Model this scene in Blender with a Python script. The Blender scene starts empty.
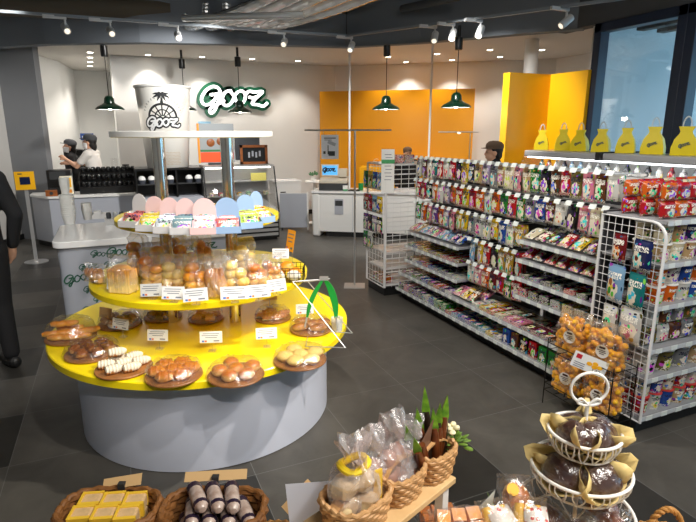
import bpy, bmesh, math, random
from mathutils import Vector, Matrix, noise
R = math.radians
PI = math.pi
random.seed(7)
SC = bpy.context.scene
COL = SC.collection

# ------------------------------------------------------------------ camera, world, lights, exposure
CAM_H = 1.75
FPX = 530.0
PITCH = math.atan(129 / FPX)
YAW = math.atan(238 / 545.0)
cam_d = bpy.data.cameras.new('camera')
cam_d.sensor_width = 36
cam_d.lens = FPX / 696 * 36
cam_d.clip_start = 0.05
cam = bpy.data.objects.new('camera', cam_d)
COL.objects.link(cam)
cam.location = (0, 0, CAM_H)
cam.rotation_euler = (PI / 2 - PITCH, 0, -YAW)
SC.camera = cam

SC.view_settings.view_transform = 'Standard'
SC.view_settings.look = 'None'
SC.view_settings.exposure = 0.38
SC.view_settings.gamma = 1.0
SC.view_settings.use_curve_mapping = False

world = bpy.data.worlds.new('dusk_sky')
SC.world = world
world.use_nodes = True
wn = world.node_tree.nodes
wn['Background'].inputs[0].default_value = (0.20, 0.40, 0.56, 1)
wn['Background'].inputs[1].default_value = 4.2


def light(name, kind, loc, energy, color=(1, 1, 1), target=None, size=0.1, sizey=None, spot=60, blend=0.4):
    d = bpy.data.lights.new(name, kind)
    d.energy = energy
    d.color = color
    if kind == 'AREA':
        d.size = size
        if sizey:
            d.shape = 'RECTANGLE'
            d.size_y = sizey
    else:
        d.shadow_soft_size = size
    if kind == 'SPOT':
        d.spot_size = R(spot)
        d.spot_blend = blend
    o = bpy.data.objects.new(name, d)
    COL.objects.link(o)
    o.location = loc
    if target is not None:
        o.rotation_euler = (Vector(target) - Vector(loc)).to_track_quat('-Z', 'Y').to_euler()
    return o


WARM = (1.0, 0.92, 0.82)
NEUT = (1.0, 0.97, 0.92)
# unseen area lights added as fill for the sales floor, overhead and behind camera
light('overhead_fill_light', 'AREA', (1.3, -0.6, 3.5), 70, (1.0, 0.96, 0.90), (1.3, 0.9, 0), 2.4, 1.2)
light('overhead_fill_light', 'AREA', (3.4, 2.2, 3.6), 10, NEUT, (3.0, 2.6, 0), 1.6, 1.6)
# track spots on bread stand, shelves and front table, with added fill spots
light('display_key_and_fill', 'SPOT', (2.3, 1.3, 3.3), 330, (1.0, 0.93, 0.82), (0.45, 3.0, 0.75), 0.05, None, 44, 0.5)
light('display_key_and_fill', 'SPOT', (0.5, 0.9, 3.4), 120, (1.0, 0.95, 0.88), (0.5, 3.3, 1.0), 0.05, None, 44, 0.5)
light('display_key_and_fill', 'SPOT', (0.1, -1.0, 3.2), 170, (1.0, 0.96, 0.90), (0.45, 3.2, 1.0), 0.06, None, 30, 0.6)  # frontal fill added from behind the camera to brighten the tiers
light('display_key_and_fill', 'SPOT', (-1.3, 2.7, 3.4), 170, NEUT, (0.0, 5.3, 0.65), 0.06, None, 60, 0.6)  # unseen fill added to brighten the logo table and its front
light('shelf_spot', 'SPOT', (0.9, 3.3, 3.4), 190, (1.0, 0.95, 0.88), (2.9, 3.4, 0.9), 0.08, None, 75, 0.6)
light('shelf_spot', 'SPOT', (1.6, 0.9, 3.3), 100, (1.0, 0.95, 0.88), (2.9, 2.0, 0.9), 0.08, None, 60, 0.6)
light('table_spot', 'SPOT', (1.5, 0.1, 3.2), 120, (1.0, 0.92, 0.80), (0.75, 1.1, 0.8), 0.05, None, 60, 0.6)
light('wall_spot', 'SPOT', (-0.9, 6.6, 3.5), 120, NEUT, (-2.2, 9.2, 1.2), 0.06, None, 70, 0.6)
light('counter_fill_spot', 'SPOT', (1.5, 6.6, 2.92), 290, NEUT, (0.5, 9.1, 1.5), 0.08, None, 80, 0.7)  # this and the next two: unseen fill added to brighten the counter side
light('counter_fill_spot', 'SPOT', (2.7, 6.2, 2.98), 190, NEUT, (3.8, 8.2, 0.7), 0.08, None, 80, 0.7)
light('counter_fill_spot', 'SPOT', (3.4, 5.4, 2.98), 170, NEUT, (5.2, 6.0, 1.6), 0.08, None, 80, 0.7)
light('duct_fill_spot', 'SPOT', (2.2, 4.6, 2.98), 30, NEUT, (1.6, 6.2, 3.3), 0.05, None, 90, 0.8)  # unseen uplight added to brighten the ducts
light('fridge_strip_light', 'AREA', (4.55, 3.4, 1.46), 10, (0.93, 0.97, 1.0), (4.75, 3.4, 0.9), 3.4, 0.1)

# ------------------------------------------------------------------ helpers
_F = None


def at(px, py, z):
    """the point at height z seen at a pixel of the photograph"""
    x = (px - 348) / FPX
    v = (py - 261) / FPX
    f = math.cos(PITCH) - v * math.sin(PITCH)
    d = -math.sin(PITCH) - v * math.cos(PITCH)
    s, c = math.sin(YAW), math.cos(YAW)
    rx, ry = f * s + x * c, f * c - x * s
    t = (z - CAM_H) / d
    return (rx * t, ry * t, z)


def lin(c):
    """sRGB 0-255 to linear"""
    o = []
    for k in c[:3]:
        k = k / 255
        o.append(k / 12.92 if k <= 0.04045 else ((k + 0.055) / 1.055) ** 2.4)
    return (o[0], o[1], o[2], 1)


class MB:
    def __init__(self):
        self.v, self.f, self.m, self.cur = [], [], [], 0

    def add(self, vs, fs, mat=None):
        o = len(self.v)
        self.v += [tuple(p) for p in vs]
        self.f += [tuple(i + o for i in q) for q in fs]
        self.m += [self.cur if mat is None else mat] * len(fs)
        return self

    def box(self, c, s, rz=0, mat=None, M=None):
        x, y, z = s[0] / 2, s[1] / 2, s[2] / 2
        vs = [Vector((a * x, b * y, d * z)) for d in (-1, 1) for a, b in ((-1, -1), (1, -1), (1, 1), (-1, 1))]
        if M is not None:
            vs = [M @ v for v in vs]
        elif rz:
            q = Matrix.Rotation(rz, 3, 'Z')
            vs = [q @ v for v in vs]
        vs = [v + Vector(c) for v in vs]
        return self.add(vs, [(3, 2, 1, 0), (4, 5, 6, 7), (0, 1, 5, 4), (1, 2, 6, 5), (2, 3, 7, 6), (3, 0, 4, 7)], mat)

    def tube(self, pts, r, n=8, closed=False, mat=None, cap=True):
        P = [Vector(p) for p in pts]
        N = len(P)
        rs = r if isinstance(r, (list, tuple)) else [r] * N
        vs, fs = [], []
        up = None
        for i in range(N):
            if closed:
                t = P[(i + 1) % N] - P[i - 1]
            else:
                t = P[min(i + 1, N - 1)] - P[max(i - 1, 0)]
            if t.length < 1e-9:
                t = Vector((0, 0, 1))
            t.normalize()
            if up is None:
                up = t.orthogonal().normalized()
            else:
                up = (up - t * up.dot(t))
                up = up.normalized() if up.length > 1e-6 else t.orthogonal().normalized()
            b = t.cross(up)
            for k in range(n):
                a = 2 * PI * k / n
                vs.append(P[i] + (up * math.cos(a) + b * math.sin(a)) * rs[i])
        for i in range(N if closed else N - 1):
            j = (i + 1) % N
            for k in range(n):
                l = (k + 1) % n
                fs.append((i * n + k, i * n + l, j * n + l, j * n + k))
        if not closed and cap:
            fs.append(tuple(reversed(range(n))))
            fs.append(tuple((N - 1) * n + k for k in range(n)))
        return self.add(vs, fs, mat)

    def lathe(self, prof, n=32, c=(0, 0, 0), sx=1, sy=1, mat=None, capb=True, capt=True):
        vs, fs = [], []
        for r, z in prof:
            for k in range(n):
                a = 2 * PI * k / n
                vs.append((c[0] + r * sx * math.cos(a), c[1] + r * sy * math.sin(a), c[2] + z))
        for i in range(len(prof) - 1):
            for k in range(n):
                l = (k + 1) % n
                fs.append((i * n + k, i * n + l, (i + 1) * n + l, (i + 1) * n + k))
        if capb:
            fs.append(tuple(reversed(range(n))))
        if capt:
            fs.append(tuple((len(prof) - 1) * n + k for k in range(n)))
        return self.add(vs, fs, mat)

    def ball(self, c, r, nu=12, nv=8, M=None, amp=0, freq=3, seed=0, mat=None):
        r = (r, r, r) if isinstance(r, (int, float)) else r
        vs, fs = [], []
        for j in range(nv + 1):
            th = PI * j / nv
            for k in range(nu):
                a = 2 * PI * k / nu
                d = Vector((math.sin(th) * math.cos(a), math.sin(th) * math.sin(a), math.cos(th)))
                s = 1 + (amp * noise.noise(d * freq + Vector((seed * 7.1, seed * 3.3, seed))) if amp else 0)
                p = Vector((d.x * r[0] * s, d.y * r[1] * s, d.z * r[2] * s))
                if M is not None:
                    p = M @ p
                vs.append(p + Vector(c))
        for j in range(nv):
            for k in range(nu):
                l = (k + 1) % nu
                fs.append((j * nu + k, (j + 1) * nu + k, (j + 1) * nu + l, j * nu + l))
        return self.add(vs, fs, mat)

    def prism(self, poly, z0, z1, mat=None, M=None):
        n = len(poly)
        vs = [Vector((x, y, z0)) for x, y in poly] + [Vector((x, y, z1)) for x, y in poly]
        if M is not None:
            vs = [M @ v for v in vs]
        fs = [tuple(reversed(range(n))), tuple(range(n, 2 * n))]
        fs += [(i, (i + 1) % n, n + (i + 1) % n, n + i) for i in range(n)]
        return self.add(vs, fs, mat)

    def xf(self, M, start=0):
        for i in range(start, len(self.v)):
            self.v[i] = tuple(M @ Vector(self.v[i]))
        return self

    def mesh(self, name, mats, sharp=40):
        me = bpy.data.meshes.new(name)
        me.from_pydata(self.v, [], self.f)
        mats = mats if isinstance(mats, (list, tuple)) else [mats]
        for m in mats:
            me.materials.append(m)
        if len(mats) > 1:
            me.polygons.foreach_set('material_index', self.m)
        me.polygons.foreach_set('use_smooth', [sharp > 0] * len(me.polygons))
        me.update()
        bm = bmesh.new()
        bm.from_mesh(me)
        bmesh.ops.recalc_face_normals(bm, faces=bm.faces)
        bm.to_mesh(me)
        bm.free()
        if sharp > 0:
            me.set_sharp_from_angle(angle=R(sharp))
        return me

    def build(self, name, mats, parent=None, loc=None, rz=0, sharp=40, bevel=0):
        o = bpy.data.objects.new(name, self.mesh(name, mats, sharp))
        COL.objects.link(o)
        if parent:
            o.parent = parent
        if loc is not None:
            o.location = loc
        if rz:
            o.rotation_euler.z = rz
        if bevel:
            b = o.modifiers.new('edge', 'BEVEL')
            b.width = bevel
            b.segments = 2
            b.limit_method = 'ANGLE'
        return o


def tag(o, label=None, cat=None, group=None, kind=None):
    if label:
        o['label'] = label
    if cat:
        o['category'] = cat
    if group:
        o['group'] = group
    if kind:
        o['kind'] = kind
    return o


def empty(name, loc, label, cat, group=None, rz=0):
    o = bpy.data.objects.new(name, None)
    o.empty_display_size = 0.05
    COL.objects.link(o)
    o.location = loc
    o.rotation_euler.z = rz
    return tag(o, label, cat, group)


def link_mesh(name, me, parent=None, loc=(0, 0, 0), rot=(0, 0, 0), sc=None, color=None):
    o = bpy.data.objects.new(name, me)
    COL.objects.link(o)
    o.parent = parent
    o.location = loc
    o.rotation_euler = rot
    if sc:
        o.scale = sc
    if color:
        o.color = color
    return o


def copy_tree(o, parent=None):
    c = o.copy()
    COL.objects.link(c)
    c.parent = parent
    for ch in list(o.children):
        copy_tree(ch, c)
    return c


def struct(o):
    o['kind'] = 'structure'
    return o


ORD = ('first second third fourth fifth sixth seventh eighth ninth tenth eleventh twelfth thirteenth fourteenth fifteenth sixteenth '
       'seventeenth eighteenth nineteenth twentieth twenty-first twenty-second twenty-third twenty-fourth twenty-fifth twenty-sixth '
       'twenty-seventh twenty-eighth twenty-ninth thirtieth').split()


# ---- materials
def mat(name, col, rough=0.5, metal=0, spec=0.5, coat=0, bump=0, bscale=30, var=0, vscale=8, trans=0, alpha=1, emit=None, estr=0, col2=None):
    m = bpy.data.materials.new(name)
    m.use_nodes = True
    nt = m.node_tree
    b = nt.nodes['Principled BSDF']
    b.inputs['Base Color'].default_value = lin(col)
    b.inputs['Roughness'].default_value = rough
    b.inputs['Metallic'].default_value = metal
    b.inputs['Specular IOR Level'].default_value = spec
    b.inputs['Coat Weight'].default_value = coat
    b.inputs['Transmission Weight'].default_value = trans
    b.inputs['Alpha'].default_value = alpha
    if emit:
        b.inputs['Emission Color'].default_value = lin(emit)
        b.inputs['Emission Strength'].default_value = estr
    if var or bump:
        tc = nt.nodes.new('ShaderNodeTexCoord')
        n = nt.nodes.new('ShaderNodeTexNoise')
        n.inputs['Scale'].default_value = vscale
        n.inputs['Detail'].default_value = 5
        nt.links.new(tc.outputs['Object'], n.inputs['Vector'])
        if var:
            r = nt.nodes.new('ShaderNodeValToRGB')
            r.color_ramp.elements[0].position = 0.32
            r.color_ramp.elements[1].position = 0.68
            a = lin(col)
            c2 = lin(col2) if col2 else tuple(k * (1 - var) for k in a[:3]) + (1,)
            r.color_ramp.elements[0].color = c2
            r.color_ramp.elements[1].color = a
            nt.links.new(n.outputs['Fac'], r.inputs['Fac'])
            nt.links.new(r.outputs['Color'], b.inputs['Base Color'])
        if bump:
            n2 = nt.nodes.new('ShaderNodeTexNoise')
            n2.inputs['Scale'].default_value = bscale
            n2.inputs['Detail'].default_value = 4
            nt.links.new(tc.outputs['Object'], n2.inputs['Vector'])
            bp = nt.nodes.new('ShaderNodeBump')
            bp.inputs['Strength'].default_value = bump
            bp.inputs['Distance'].default_value = 0.01
            nt.links.new(n2.outputs['Fac'], bp.inputs['Height'])
            nt.links.new(bp.outputs['Normal'], b.inputs['Normal'])
    return m


def film_mat(name, tint=(255, 255, 255), gloss=0.16, rough=0.12, bscale=40, bump=0.9, cloud=0.05):
    """clear plastic film: see-through with wrinkled highlights"""
    m = bpy.data.materials.new(name)
    m.use_nodes = True
    nt = m.node_tree
    nt.nodes.clear()
    out = nt.nodes.new('ShaderNodeOutputMaterial')
    tr = nt.nodes.new('ShaderNodeBsdfTransparent')
    tr.inputs[0].default_value = lin(tint)
    gl = nt.nodes.new('ShaderNodeBsdfGlossy')
    gl.inputs['Roughness'].default_value = rough
    df = nt.nodes.new('ShaderNodeBsdfDiffuse')
    df.inputs[0].default_value = (0.85, 0.85, 0.85, 1)
    lw = nt.nodes.new('ShaderNodeLayerWeight')
    lw.inputs['Blend'].default_value = 0.25
    ma = nt.nodes.new('ShaderNodeMath')
    ma.operation = 'MULTIPLY_ADD'
    ma.inputs[1].default_value = 0.25
    ma.inputs[2].default_value = gloss
    tc = nt.nodes.new('ShaderNodeTexCoord')
    n = nt.nodes.new('ShaderNodeTexNoise')
    n.inputs['Scale'].default_value = bscale
    n.inputs['Detail'].default_value = 3
    n.inputs['Distortion'].default_value = 1.0
    bp = nt.nodes.new('ShaderNodeBump')
    bp.inputs['Strength'].default_value = bump
    bp.inputs['Distance'].default_value = 0.01
    m1 = nt.nodes.new('ShaderNodeMixShader')
    m2 = nt.nodes.new('ShaderNodeMixShader')
    L = nt.links.new
    L(tc.outputs['Object'], n.inputs['Vector'])
    L(n.outputs['Fac'], bp.inputs['Height'])
    L(bp.outputs['Normal'], gl.inputs['Normal'])
    L(lw.outputs['Facing'], ma.inputs[0])
    L(ma.outputs[0], m1.inputs[0])
    L(tr.outputs[0], m1.inputs[1])
    L(gl.outputs[0], m1.inputs[2])
    m2.inputs[0].default_value = cloud
    L(m1.outputs[0], m2.inputs[1])
    L(df.outputs[0], m2.inputs[2])
    L(m2.outputs[0], out.inputs[0])
    return m


def print_mat(name, style=0):
    """printed packaging: the object's own colour as the ground, a picture area, a title band and small print"""
    m = bpy.data.materials.new(name)
    m.use_nodes = True
    nt = m.node_tree
    b = nt.nodes['Principled BSDF']
    b.inputs['Roughness'].default_value = 0.24
    N = nt.nodes.new
    L = nt.links.new

    def math_(op, a, b_=None, c=None):
        n = N('ShaderNodeMath')
        n.operation = op
        for i, k in enumerate((a, b_, c)):
            if k is None:
                continue
            if isinstance(k, (int, float)):
                n.inputs[i].default_value = k
            else:
                L(k, n.inputs[i])
        return n.outputs[0]

    def mix(fac, a, b_):
        n = N('ShaderNodeMix')
        n.data_type = 'RGBA'
        for s, k in ((n.inputs[0], fac), (n.inputs[6], a), (n.inputs[7], b_)):
            if isinstance(k, (int, float)):
                s.default_value = k
            elif isinstance(k, tuple):
                s.default_value = k
            else:
                L(k, s)
        return n.outputs[2]

    oi = N('ShaderNodeObjectInfo')
    tc = N('ShaderNodeTexCoord')
    sp = N('ShaderNodeSeparateXYZ')
    L(tc.outputs['Generated'], sp.inputs[0])
    u, v = sp.outputs[0], (sp.outputs[2] if style != 2 else sp.outputs[1])
    rnd = oi.outputs['Random']
    # picture colour: strong hue picked per pack
    hs = N('ShaderNodeHueSaturation')
    L(math_('FRACT', math_('MULTIPLY', rnd, 7.31)), hs.inputs['Hue'])
    hs.inputs['Saturation'].default_value = 1.0
    hs.inputs['Color'].default_value = (0.75, 0.16, 0.05, 1)
    ns = N('ShaderNodeTexNoise')
    ns.noise_dimensions = '4D'
    ns.inputs['Scale'].default_value = 5.5
    ns.inputs['Detail'].default_value = 2
    L(tc.outputs['Generated'], ns.inputs['Vector'])
    L(math_('MULTIPLY', rnd, 50), ns.inputs['W'])
    cx = math_('ADD', math_('MULTIPLY', math_('FRACT', math_('MULTIPLY', rnd, 3.7)), 0.3), 0.35)
    du = math_('SUBTRACT', u, cx)
    dv = math_('SUBTRACT', v, 0.36)
    d2 = math_('ADD', math_('MULTIPLY', du, du), math_('MULTIPLY', math_('MULTIPLY', dv, dv), 1.3))
    blob = math_('LESS_THAN', math_('ADD', d2, math_('MULTIPLY', math_('SUBTRACT', ns.outputs['Fac'], 0.5), 0.26)), 0.085)
    inner = math_('GREATER_THAN', ns.outputs['Fac'], 0.53)
    colr = mix(blob, oi.outputs['Color'], mix(inner, (0.80, 0.72, 0.58, 1), hs.outputs['Color']))
    # title band with letter-like breaks
    wv = N('ShaderNodeTexNoise')
    wv.noise_dimensions = '4D'
    wv.inputs['Scale'].default_value = 11
    wv.inputs['Detail'].default_value = 0
    mp = N('ShaderNodeMapping')
    mp.inputs['Scale'].default_value = (2.6, 1, 1.9)
    L(tc.outputs['Generated'], mp.inputs[0])
    L(mp.outputs[0], wv.inputs['Vector'])
    L(math_('MULTIPLY', rnd, 31), wv.inputs['W'])
    band = math_('MULTIPLY', math_('LESS_THAN', math_('ABSOLUTE', math_('SUBTRACT', v, 0.72)), 0.085),
                 math_('LESS_THAN', math_('ABSOLUTE', math_('SUBTRACT', u, 0.5)), 0.38))
    letters = math_('MULTIPLY', band, math_('GREATER_THAN', wv.outputs['Fac'], 0.47))
    white = math_('GREATER_THAN', math_('FRACT', math_('MULTIPLY', rnd, 13.3)), 0.35)
    tcol = mix(white, (0.02, 0.02, 0.05, 1), (0.9, 0.88, 0.80, 1))
    colr = mix(letters, colr, tcol)
    foot = math_('MULTIPLY', math_('LESS_THAN', v, 0.13), math_('GREATER_THAN', wv.outputs['Fac'], 0.5))
    colr = mix(math_('MULTIPLY', foot, 0.7), colr, (0.85, 0.82, 0.72, 1))
    vo = N('ShaderNodeTexVoronoi')
    vo.voronoi_dimensions = '4D'
    vo.inputs['Scale'].default_value = 5.0
    L(tc.outputs['Generated'], vo.inputs['Vector'])
    L(math_('MULTIPLY', rnd, 17), vo.inputs['W'])
    sv = N('ShaderNodeSeparateColor')
    L(vo.outputs['Color'], sv.inputs[0])
    pick = math_('MULTIPLY', math_('GREATER_THAN', sv.outputs[0], 0.58), math_('LESS_THAN', vo.outputs['Distance'], 0.52))
    hs2 = N('ShaderNodeHueSaturation')
    L(sv.outputs[1], hs2.inputs['Hue'])
    L(sv.outputs[2], hs2.inputs['Value'])
    hs2.inputs['Color'].default_value = (0.70, 0.30, 0.08, 1)
    colr = mix(math_('MULTIPLY', pick, math_('SUBTRACT', 1.0, band)), colr, hs2.outputs['Color'])
    L(colr, b.inputs['Base Color'])
    return m


def spline(pts, n=8, closed=False):
    P = [Vector(p if len(p) == 3 else (p[0], p[1], 0)) for p in pts]
    N = len(P)
    out = []
    for i in range(N if closed else N - 1):
        if closed:
            a, b, c, d = P[i - 1], P[i], P[(i + 1) % N], P[(i + 2) % N]
        else:
            a, b, c, d = P[max(i - 1, 0)], P[i], P[i + 1], P[min(i + 2, N - 1)]
        for k in range(n):
            t = k / n
            out.append(0.5 * ((2 * b) + (c - a) * t + (2 * a - 5 * b + 4 * c - d) * t * t + (3 * b - a - 3 * c + d) * t ** 3))
    if not closed:
        out.append(P[-1])
    return out


# the shop's script lettering, traced once (x right, z up, about 0..5.2 wide, 0..2.2 high)
_G = [
    [(262, 228), (250, 200), (212, 188), (165, 212), (130, 255), (122, 292), (140, 318), (178, 314), (215, 285), (240, 243)],
    [(192, 247), (240, 241), (264, 232), (252, 275), (228, 330), (203, 370), (182, 378), (176, 358), (200, 330), (248, 308), (285, 288)],
    [(340, 214), (300, 226), (276, 268), (280, 312), (310, 322), (342, 300), (362, 262), (388, 226), (424, 214), (448, 240), (440, 284), (408, 312), (382, 296), (366, 262), (348, 232), (325, 216)],
    [(452, 238), (480, 215), (520, 220), (585, 214), (540, 256), (498, 304), (545, 312), (585, 322), (616, 300)],
    [(480, 258), (512, 262), (545, 250)],
]
GZ = [spline([((x - 368) / 100, 0, (283 - z) / 100) for x, z in s], 5) for s in _G]


def gooz(mb, s, r, depth, M, dense=1):
    """lettering strokes as flat raised ribbons: s scale, r half width, depth thickness, local plane XZ facing -Y"""
    for st in GZ:
        pts = st[::dense] + ([st[-1]] if dense > 1 else [])
        k = len(mb.v)
        n = len(pts)
        vs, fs = [], []
        for i, p in enumerate(pts):
            t = (pts[min(i + 1, n - 1)] - pts[max(i - 1, 0)]).normalized()
            nn = Vector((-t.z, 0, t.x))
            for q in (p * s + nn * r, p * s - nn * r):
                vs += [M @ (q + Vector((0, -depth, 0))), M @ q]
        for i in range(n - 1):
            a, b = i * 4, i * 4 + 4
            fs += [(a, b, b + 2, a + 2), (a, a + 1, b + 1, b), (a + 2, b + 2, b + 3, a + 3), (a + 1, a + 3, b + 3, b + 1)]
        fs += [(0, 2, 3, 1), (n * 4 - 4, n * 4 - 3, n * 4 - 1, n * 4 - 2)]
        mb.add(vs, fs)
        if dense == 1:
            for p in (pts[0], pts[-1]):
                poly = [(p.x * s + r * math.cos(2 * PI * a / 12), p.z * s + r * math.sin(2 * PI * a / 12)) for a in range(12)]
                vv = [M @ Vector((x, -depth, z)) for x, z in poly] + [M @ Vector((x, 0, z)) for x, z in poly]
                mb.add(vv, [tuple(range(12))] + [(i, (i + 1) % 12, 12 + (i + 1) % 12, 12 + i) for i in range(12)])
    return mb


def words_mesh(name, text, size, m, parent=None, loc=(0, 0, 0), rot=(0, 0, 0), align='CENTER', ext=0.0006):
    c = bpy.data.curves.new(name, 'FONT')
    c.body = text
    c.size = size
    c.align_x = align
    c.align_y = 'CENTER'
    c.extrude = ext
    c.resolution_u = 2
    c.materials.append(m)
    tmp = bpy.data.objects.new('lettering_curve', c)
    COL.objects.link(tmp)
    me = bpy.data.meshes.new_from_object(tmp.evaluated_get(bpy.context.evaluated_depsgraph_get()))
    bpy.data.objects.remove(tmp)
    o = bpy.data.objects.new(name, me)
    COL.objects.link(o)
    o.parent = parent
    o.location = loc
    o.rotation_euler = rot
    return o


def pillow(w, h, t, nx=8, nz=10, seed=0, crump=0.0, pinch=0.0, sq=4):
    """sealed pouch standing on z=0, width X, thickness Y, height Z"""
    mb = MB()
    vs, fs = [], []
    idx = {}
    for side in (0, 1):
        for j in range(nz + 1):
            for i in range(nx + 1):
                e = i in (0, nx) or j in (0, nz)
                if side and e:
                    idx[(1, i, j)] = idx[(0, i, j)]
                    continue
                u, v = i / nx * 2 - 1, j / nz * 2 - 1
                f = (1 - abs(u) ** sq) * (1 - abs(v) ** sq)
                f = max(f, 0) ** 0.7
                nz_ = noise.noise(Vector((u * 2 + seed * 5.3, v * 2.4, side * 3.1 + seed))) if crump else 0
                y = (-1 if side == 0 else 1) * t / 2 * f * (1 + crump * nz_ * 1.6)
                wx = w / 2 * u * (1 - 0.06 * f) * (1 - pinch * max(0, v) ** 3)
                zz = h * (v + 1) / 2
                if crump:
                    wx += crump * 0.02 * noise.noise(Vector((u * 3, v * 3 + seed, 9.0)))
                    y += crump * 0.012 * noise.noise(Vector((u * 4 + seed, v * 4, 1.7)))
                idx[(side, i, j)] = len(vs)
                vs.append((wx, y, zz))
    for side in (0, 1):
        for j in range(nz):
            for i in range(nx):
                q = [idx[(side, i, j)], idx[(side, i + 1, j)], idx[(side, i + 1, j + 1)], idx[(side, i, j + 1)]]
                fs.append(tuple(q if side == 0 else q[::-1]))
    mb.add(vs, fs)
    return mb

# ------------------------------------------------------------------ palette
W_WALL = mat('painted_wall', (196, 194, 190), 0.7, bump=0.05, bscale=120)
W_INNER = mat('white_counter_wall', (222, 222, 220), 0.7)
W_SHADED = mat('shaded_wall_grey', (122, 124, 128), 0.7, bump=0.05, bscale=100)  # wing wall: the shade on it is put into this darker colour
W_DARK = mat('dark_grey_paint', (74, 77, 81), 0.75)
W_CEIL = mat('dark_ceiling_paint', (66, 68, 70), 0.85, var=0.25, vscale=2)
W_SOFF = mat('soffit_paint', (112, 118, 126), 0.8)
W_ICEIL = mat('white_ceiling_paint', (205, 200, 192), 0.8)
ORANGE = mat('orange_panel', (226, 152, 8), 0.35)
YELLOWP = mat('yellow_panel', (250, 186, 10), 0.38)
YELLOW = mat('yellow_laminate', (250, 222, 20), 0.3, coat=0.2)
NAVY = mat('navy_window_frame', (28, 40, 62), 0.35)
BLACKP = mat('black_plinth', (22, 22, 23), 0.5)
CHROME = mat('chrome', (225, 222, 215), 0.08, metal=1)
STEEL = mat('brushed_steel', (200, 200, 200), 0.3, metal=0.6)
GALV = mat('galvanised_duct', (224, 226, 226), 0.26, metal=0.7, bump=0.1, bscale=18)
WHITE = mat('white_paint', (232, 232, 230), 0.4)
WHITEG = mat('glossy_white', (240, 240, 240), 0.15)
GREYW = mat('pale_grey_laminate', (172, 176, 186), 0.45)
DRUM = mat('pale_blue_grey_drum', (196, 200, 214), 0.42)
BLACK = mat('black_plastic', (20, 20, 21), 0.35)
CHAR = mat('charcoal_plastic', (50, 52, 54), 0.5)
GREENE = mat('dark_green_enamel', (8, 38, 25), 0.25, coat=0.4)
GREEN = mat('sign_green', (8, 92, 62), 0.4)
INK = mat('dark_green_print', (16, 84, 58), 0.6)
INKB = mat('black_print', (22, 26, 30), 0.6)
PAPER = mat('white_card', (238, 238, 236), 0.6)
LITW = mat('lit_sign_face', (255, 255, 255), 0.4, emit=(255, 255, 255), estr=1.3)
LAMP = mat('lamp_face', (255, 255, 255), 0.4, emit=(255, 244, 226), estr=14)
BLUE = mat('blue_plastic', (40, 80, 160), 0.4)
WOOD = mat('pale_wood', (222, 190, 140), 0.5, var=0.2, vscale=14, col2=(205, 168, 116))
DWOOD = mat('brown_wood', (150, 84, 34), 0.45, var=0.3, vscale=20)
GLASS = film_mat('clear_glass', gloss=0.06, rough=0.02, bump=0.0, cloud=0.0)

BR = Vector((math.cos(YAW), -math.sin(YAW), 0))
# ------------------------------------------------------------------ floor: 0.6 m tiles
X0, Y0, TS = -0.67 - 0.6 * 8, 1.83 - 0.6 * 8, 0.6
fm = bpy.data.materials.new('grey_stone_tile')
fm.use_nodes = True
nt = fm.node_tree
b = nt.nodes['Principled BSDF']
b.inputs['Roughness'].default_value = 0.42
L = nt.links.new
at_ = nt.nodes.new('ShaderNodeAttribute')
at_.attribute_name = 'tile_shade'
tc = nt.nodes.new('ShaderNodeTexCoord')
ns = nt.nodes.new('ShaderNodeTexNoise')
ns.inputs['Scale'].default_value = 3.0
ns.inputs['Detail'].default_value = 8
ns.inputs['Roughness'].default_value = 0.65
ns.inputs['Distortion'].default_value = 0.6
L(tc.outputs['Object'], ns.inputs['Vector'])
mr = nt.nodes.new('ShaderNodeMapRange')
mr.inputs['From Min'].default_value = 0.3
mr.inputs['From Max'].default_value = 0.7
mr.inputs['To Min'].default_value = 0.72
mr.inputs['To Max'].default_value = 1.25
L(ns.outputs['Fac'], mr.inputs['Value'])
vm = nt.nodes.new('ShaderNodeVectorMath')
vm.operation = 'SCALE'
L(at_.outputs['Color'], vm.inputs[0])
L(mr.outputs[0], vm.inputs['Scale'])
# grout line
mp = nt.nodes.new('ShaderNodeMapping')
mp.inputs['Location'].default_value = (-X0 / TS, -Y0 / TS, 0)
mp.inputs['Scale'].default_value = (1 / TS, 1 / TS, 1)
L(tc.outputs['Object'], mp.inputs[0])
fr = nt.nodes.new('ShaderNodeVectorMath')
fr.operation = 'FRACTION'
L(mp.outputs[0], fr.inputs[0])
sx = nt.nodes.new('ShaderNodeSeparateXYZ')
L(fr.outputs[0], sx.inputs[0])
mn = nt.nodes.new('ShaderNodeMath')
mn.operation = 'MINIMUM'
L(sx.outputs[0], mn.inputs[0])
L(sx.outputs[1], mn.inputs[1])
lt = nt.nodes.new('ShaderNodeMath')
lt.operation = 'LESS_THAN'
lt.inputs[1].default_value = 0.006
L(mn.outputs[0], lt.inputs[0])
mx = nt.nodes.new('ShaderNodeMix')
mx.data_type = 'RGBA'
L(lt.outputs[0], mx.inputs[0])
L(vm.outputs[0], mx.inputs[6])
mx.inputs[7].default_value = lin((108, 108, 106))
L(mx.outputs[2], b.inputs['Base Color'])
fb = MB()
NX, NY = 24, 28
shades = []
rf = random.Random(3)
for j in range(NY):
    for i in range(NX):
        x, y = X0 + i * TS, Y0 + j * TS
        fb.add([(x, y, 0), (x + TS, y, 0), (x + TS, y + TS, 0), (x, y + TS, 0)], [(0, 1, 2, 3)])
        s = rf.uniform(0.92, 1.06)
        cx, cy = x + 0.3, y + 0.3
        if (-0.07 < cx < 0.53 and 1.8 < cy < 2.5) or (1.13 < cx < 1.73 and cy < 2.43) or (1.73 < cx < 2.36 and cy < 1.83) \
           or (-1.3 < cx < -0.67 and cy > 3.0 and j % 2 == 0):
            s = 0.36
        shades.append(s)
floor = fb.build('floor', fm, sharp=0)
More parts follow.
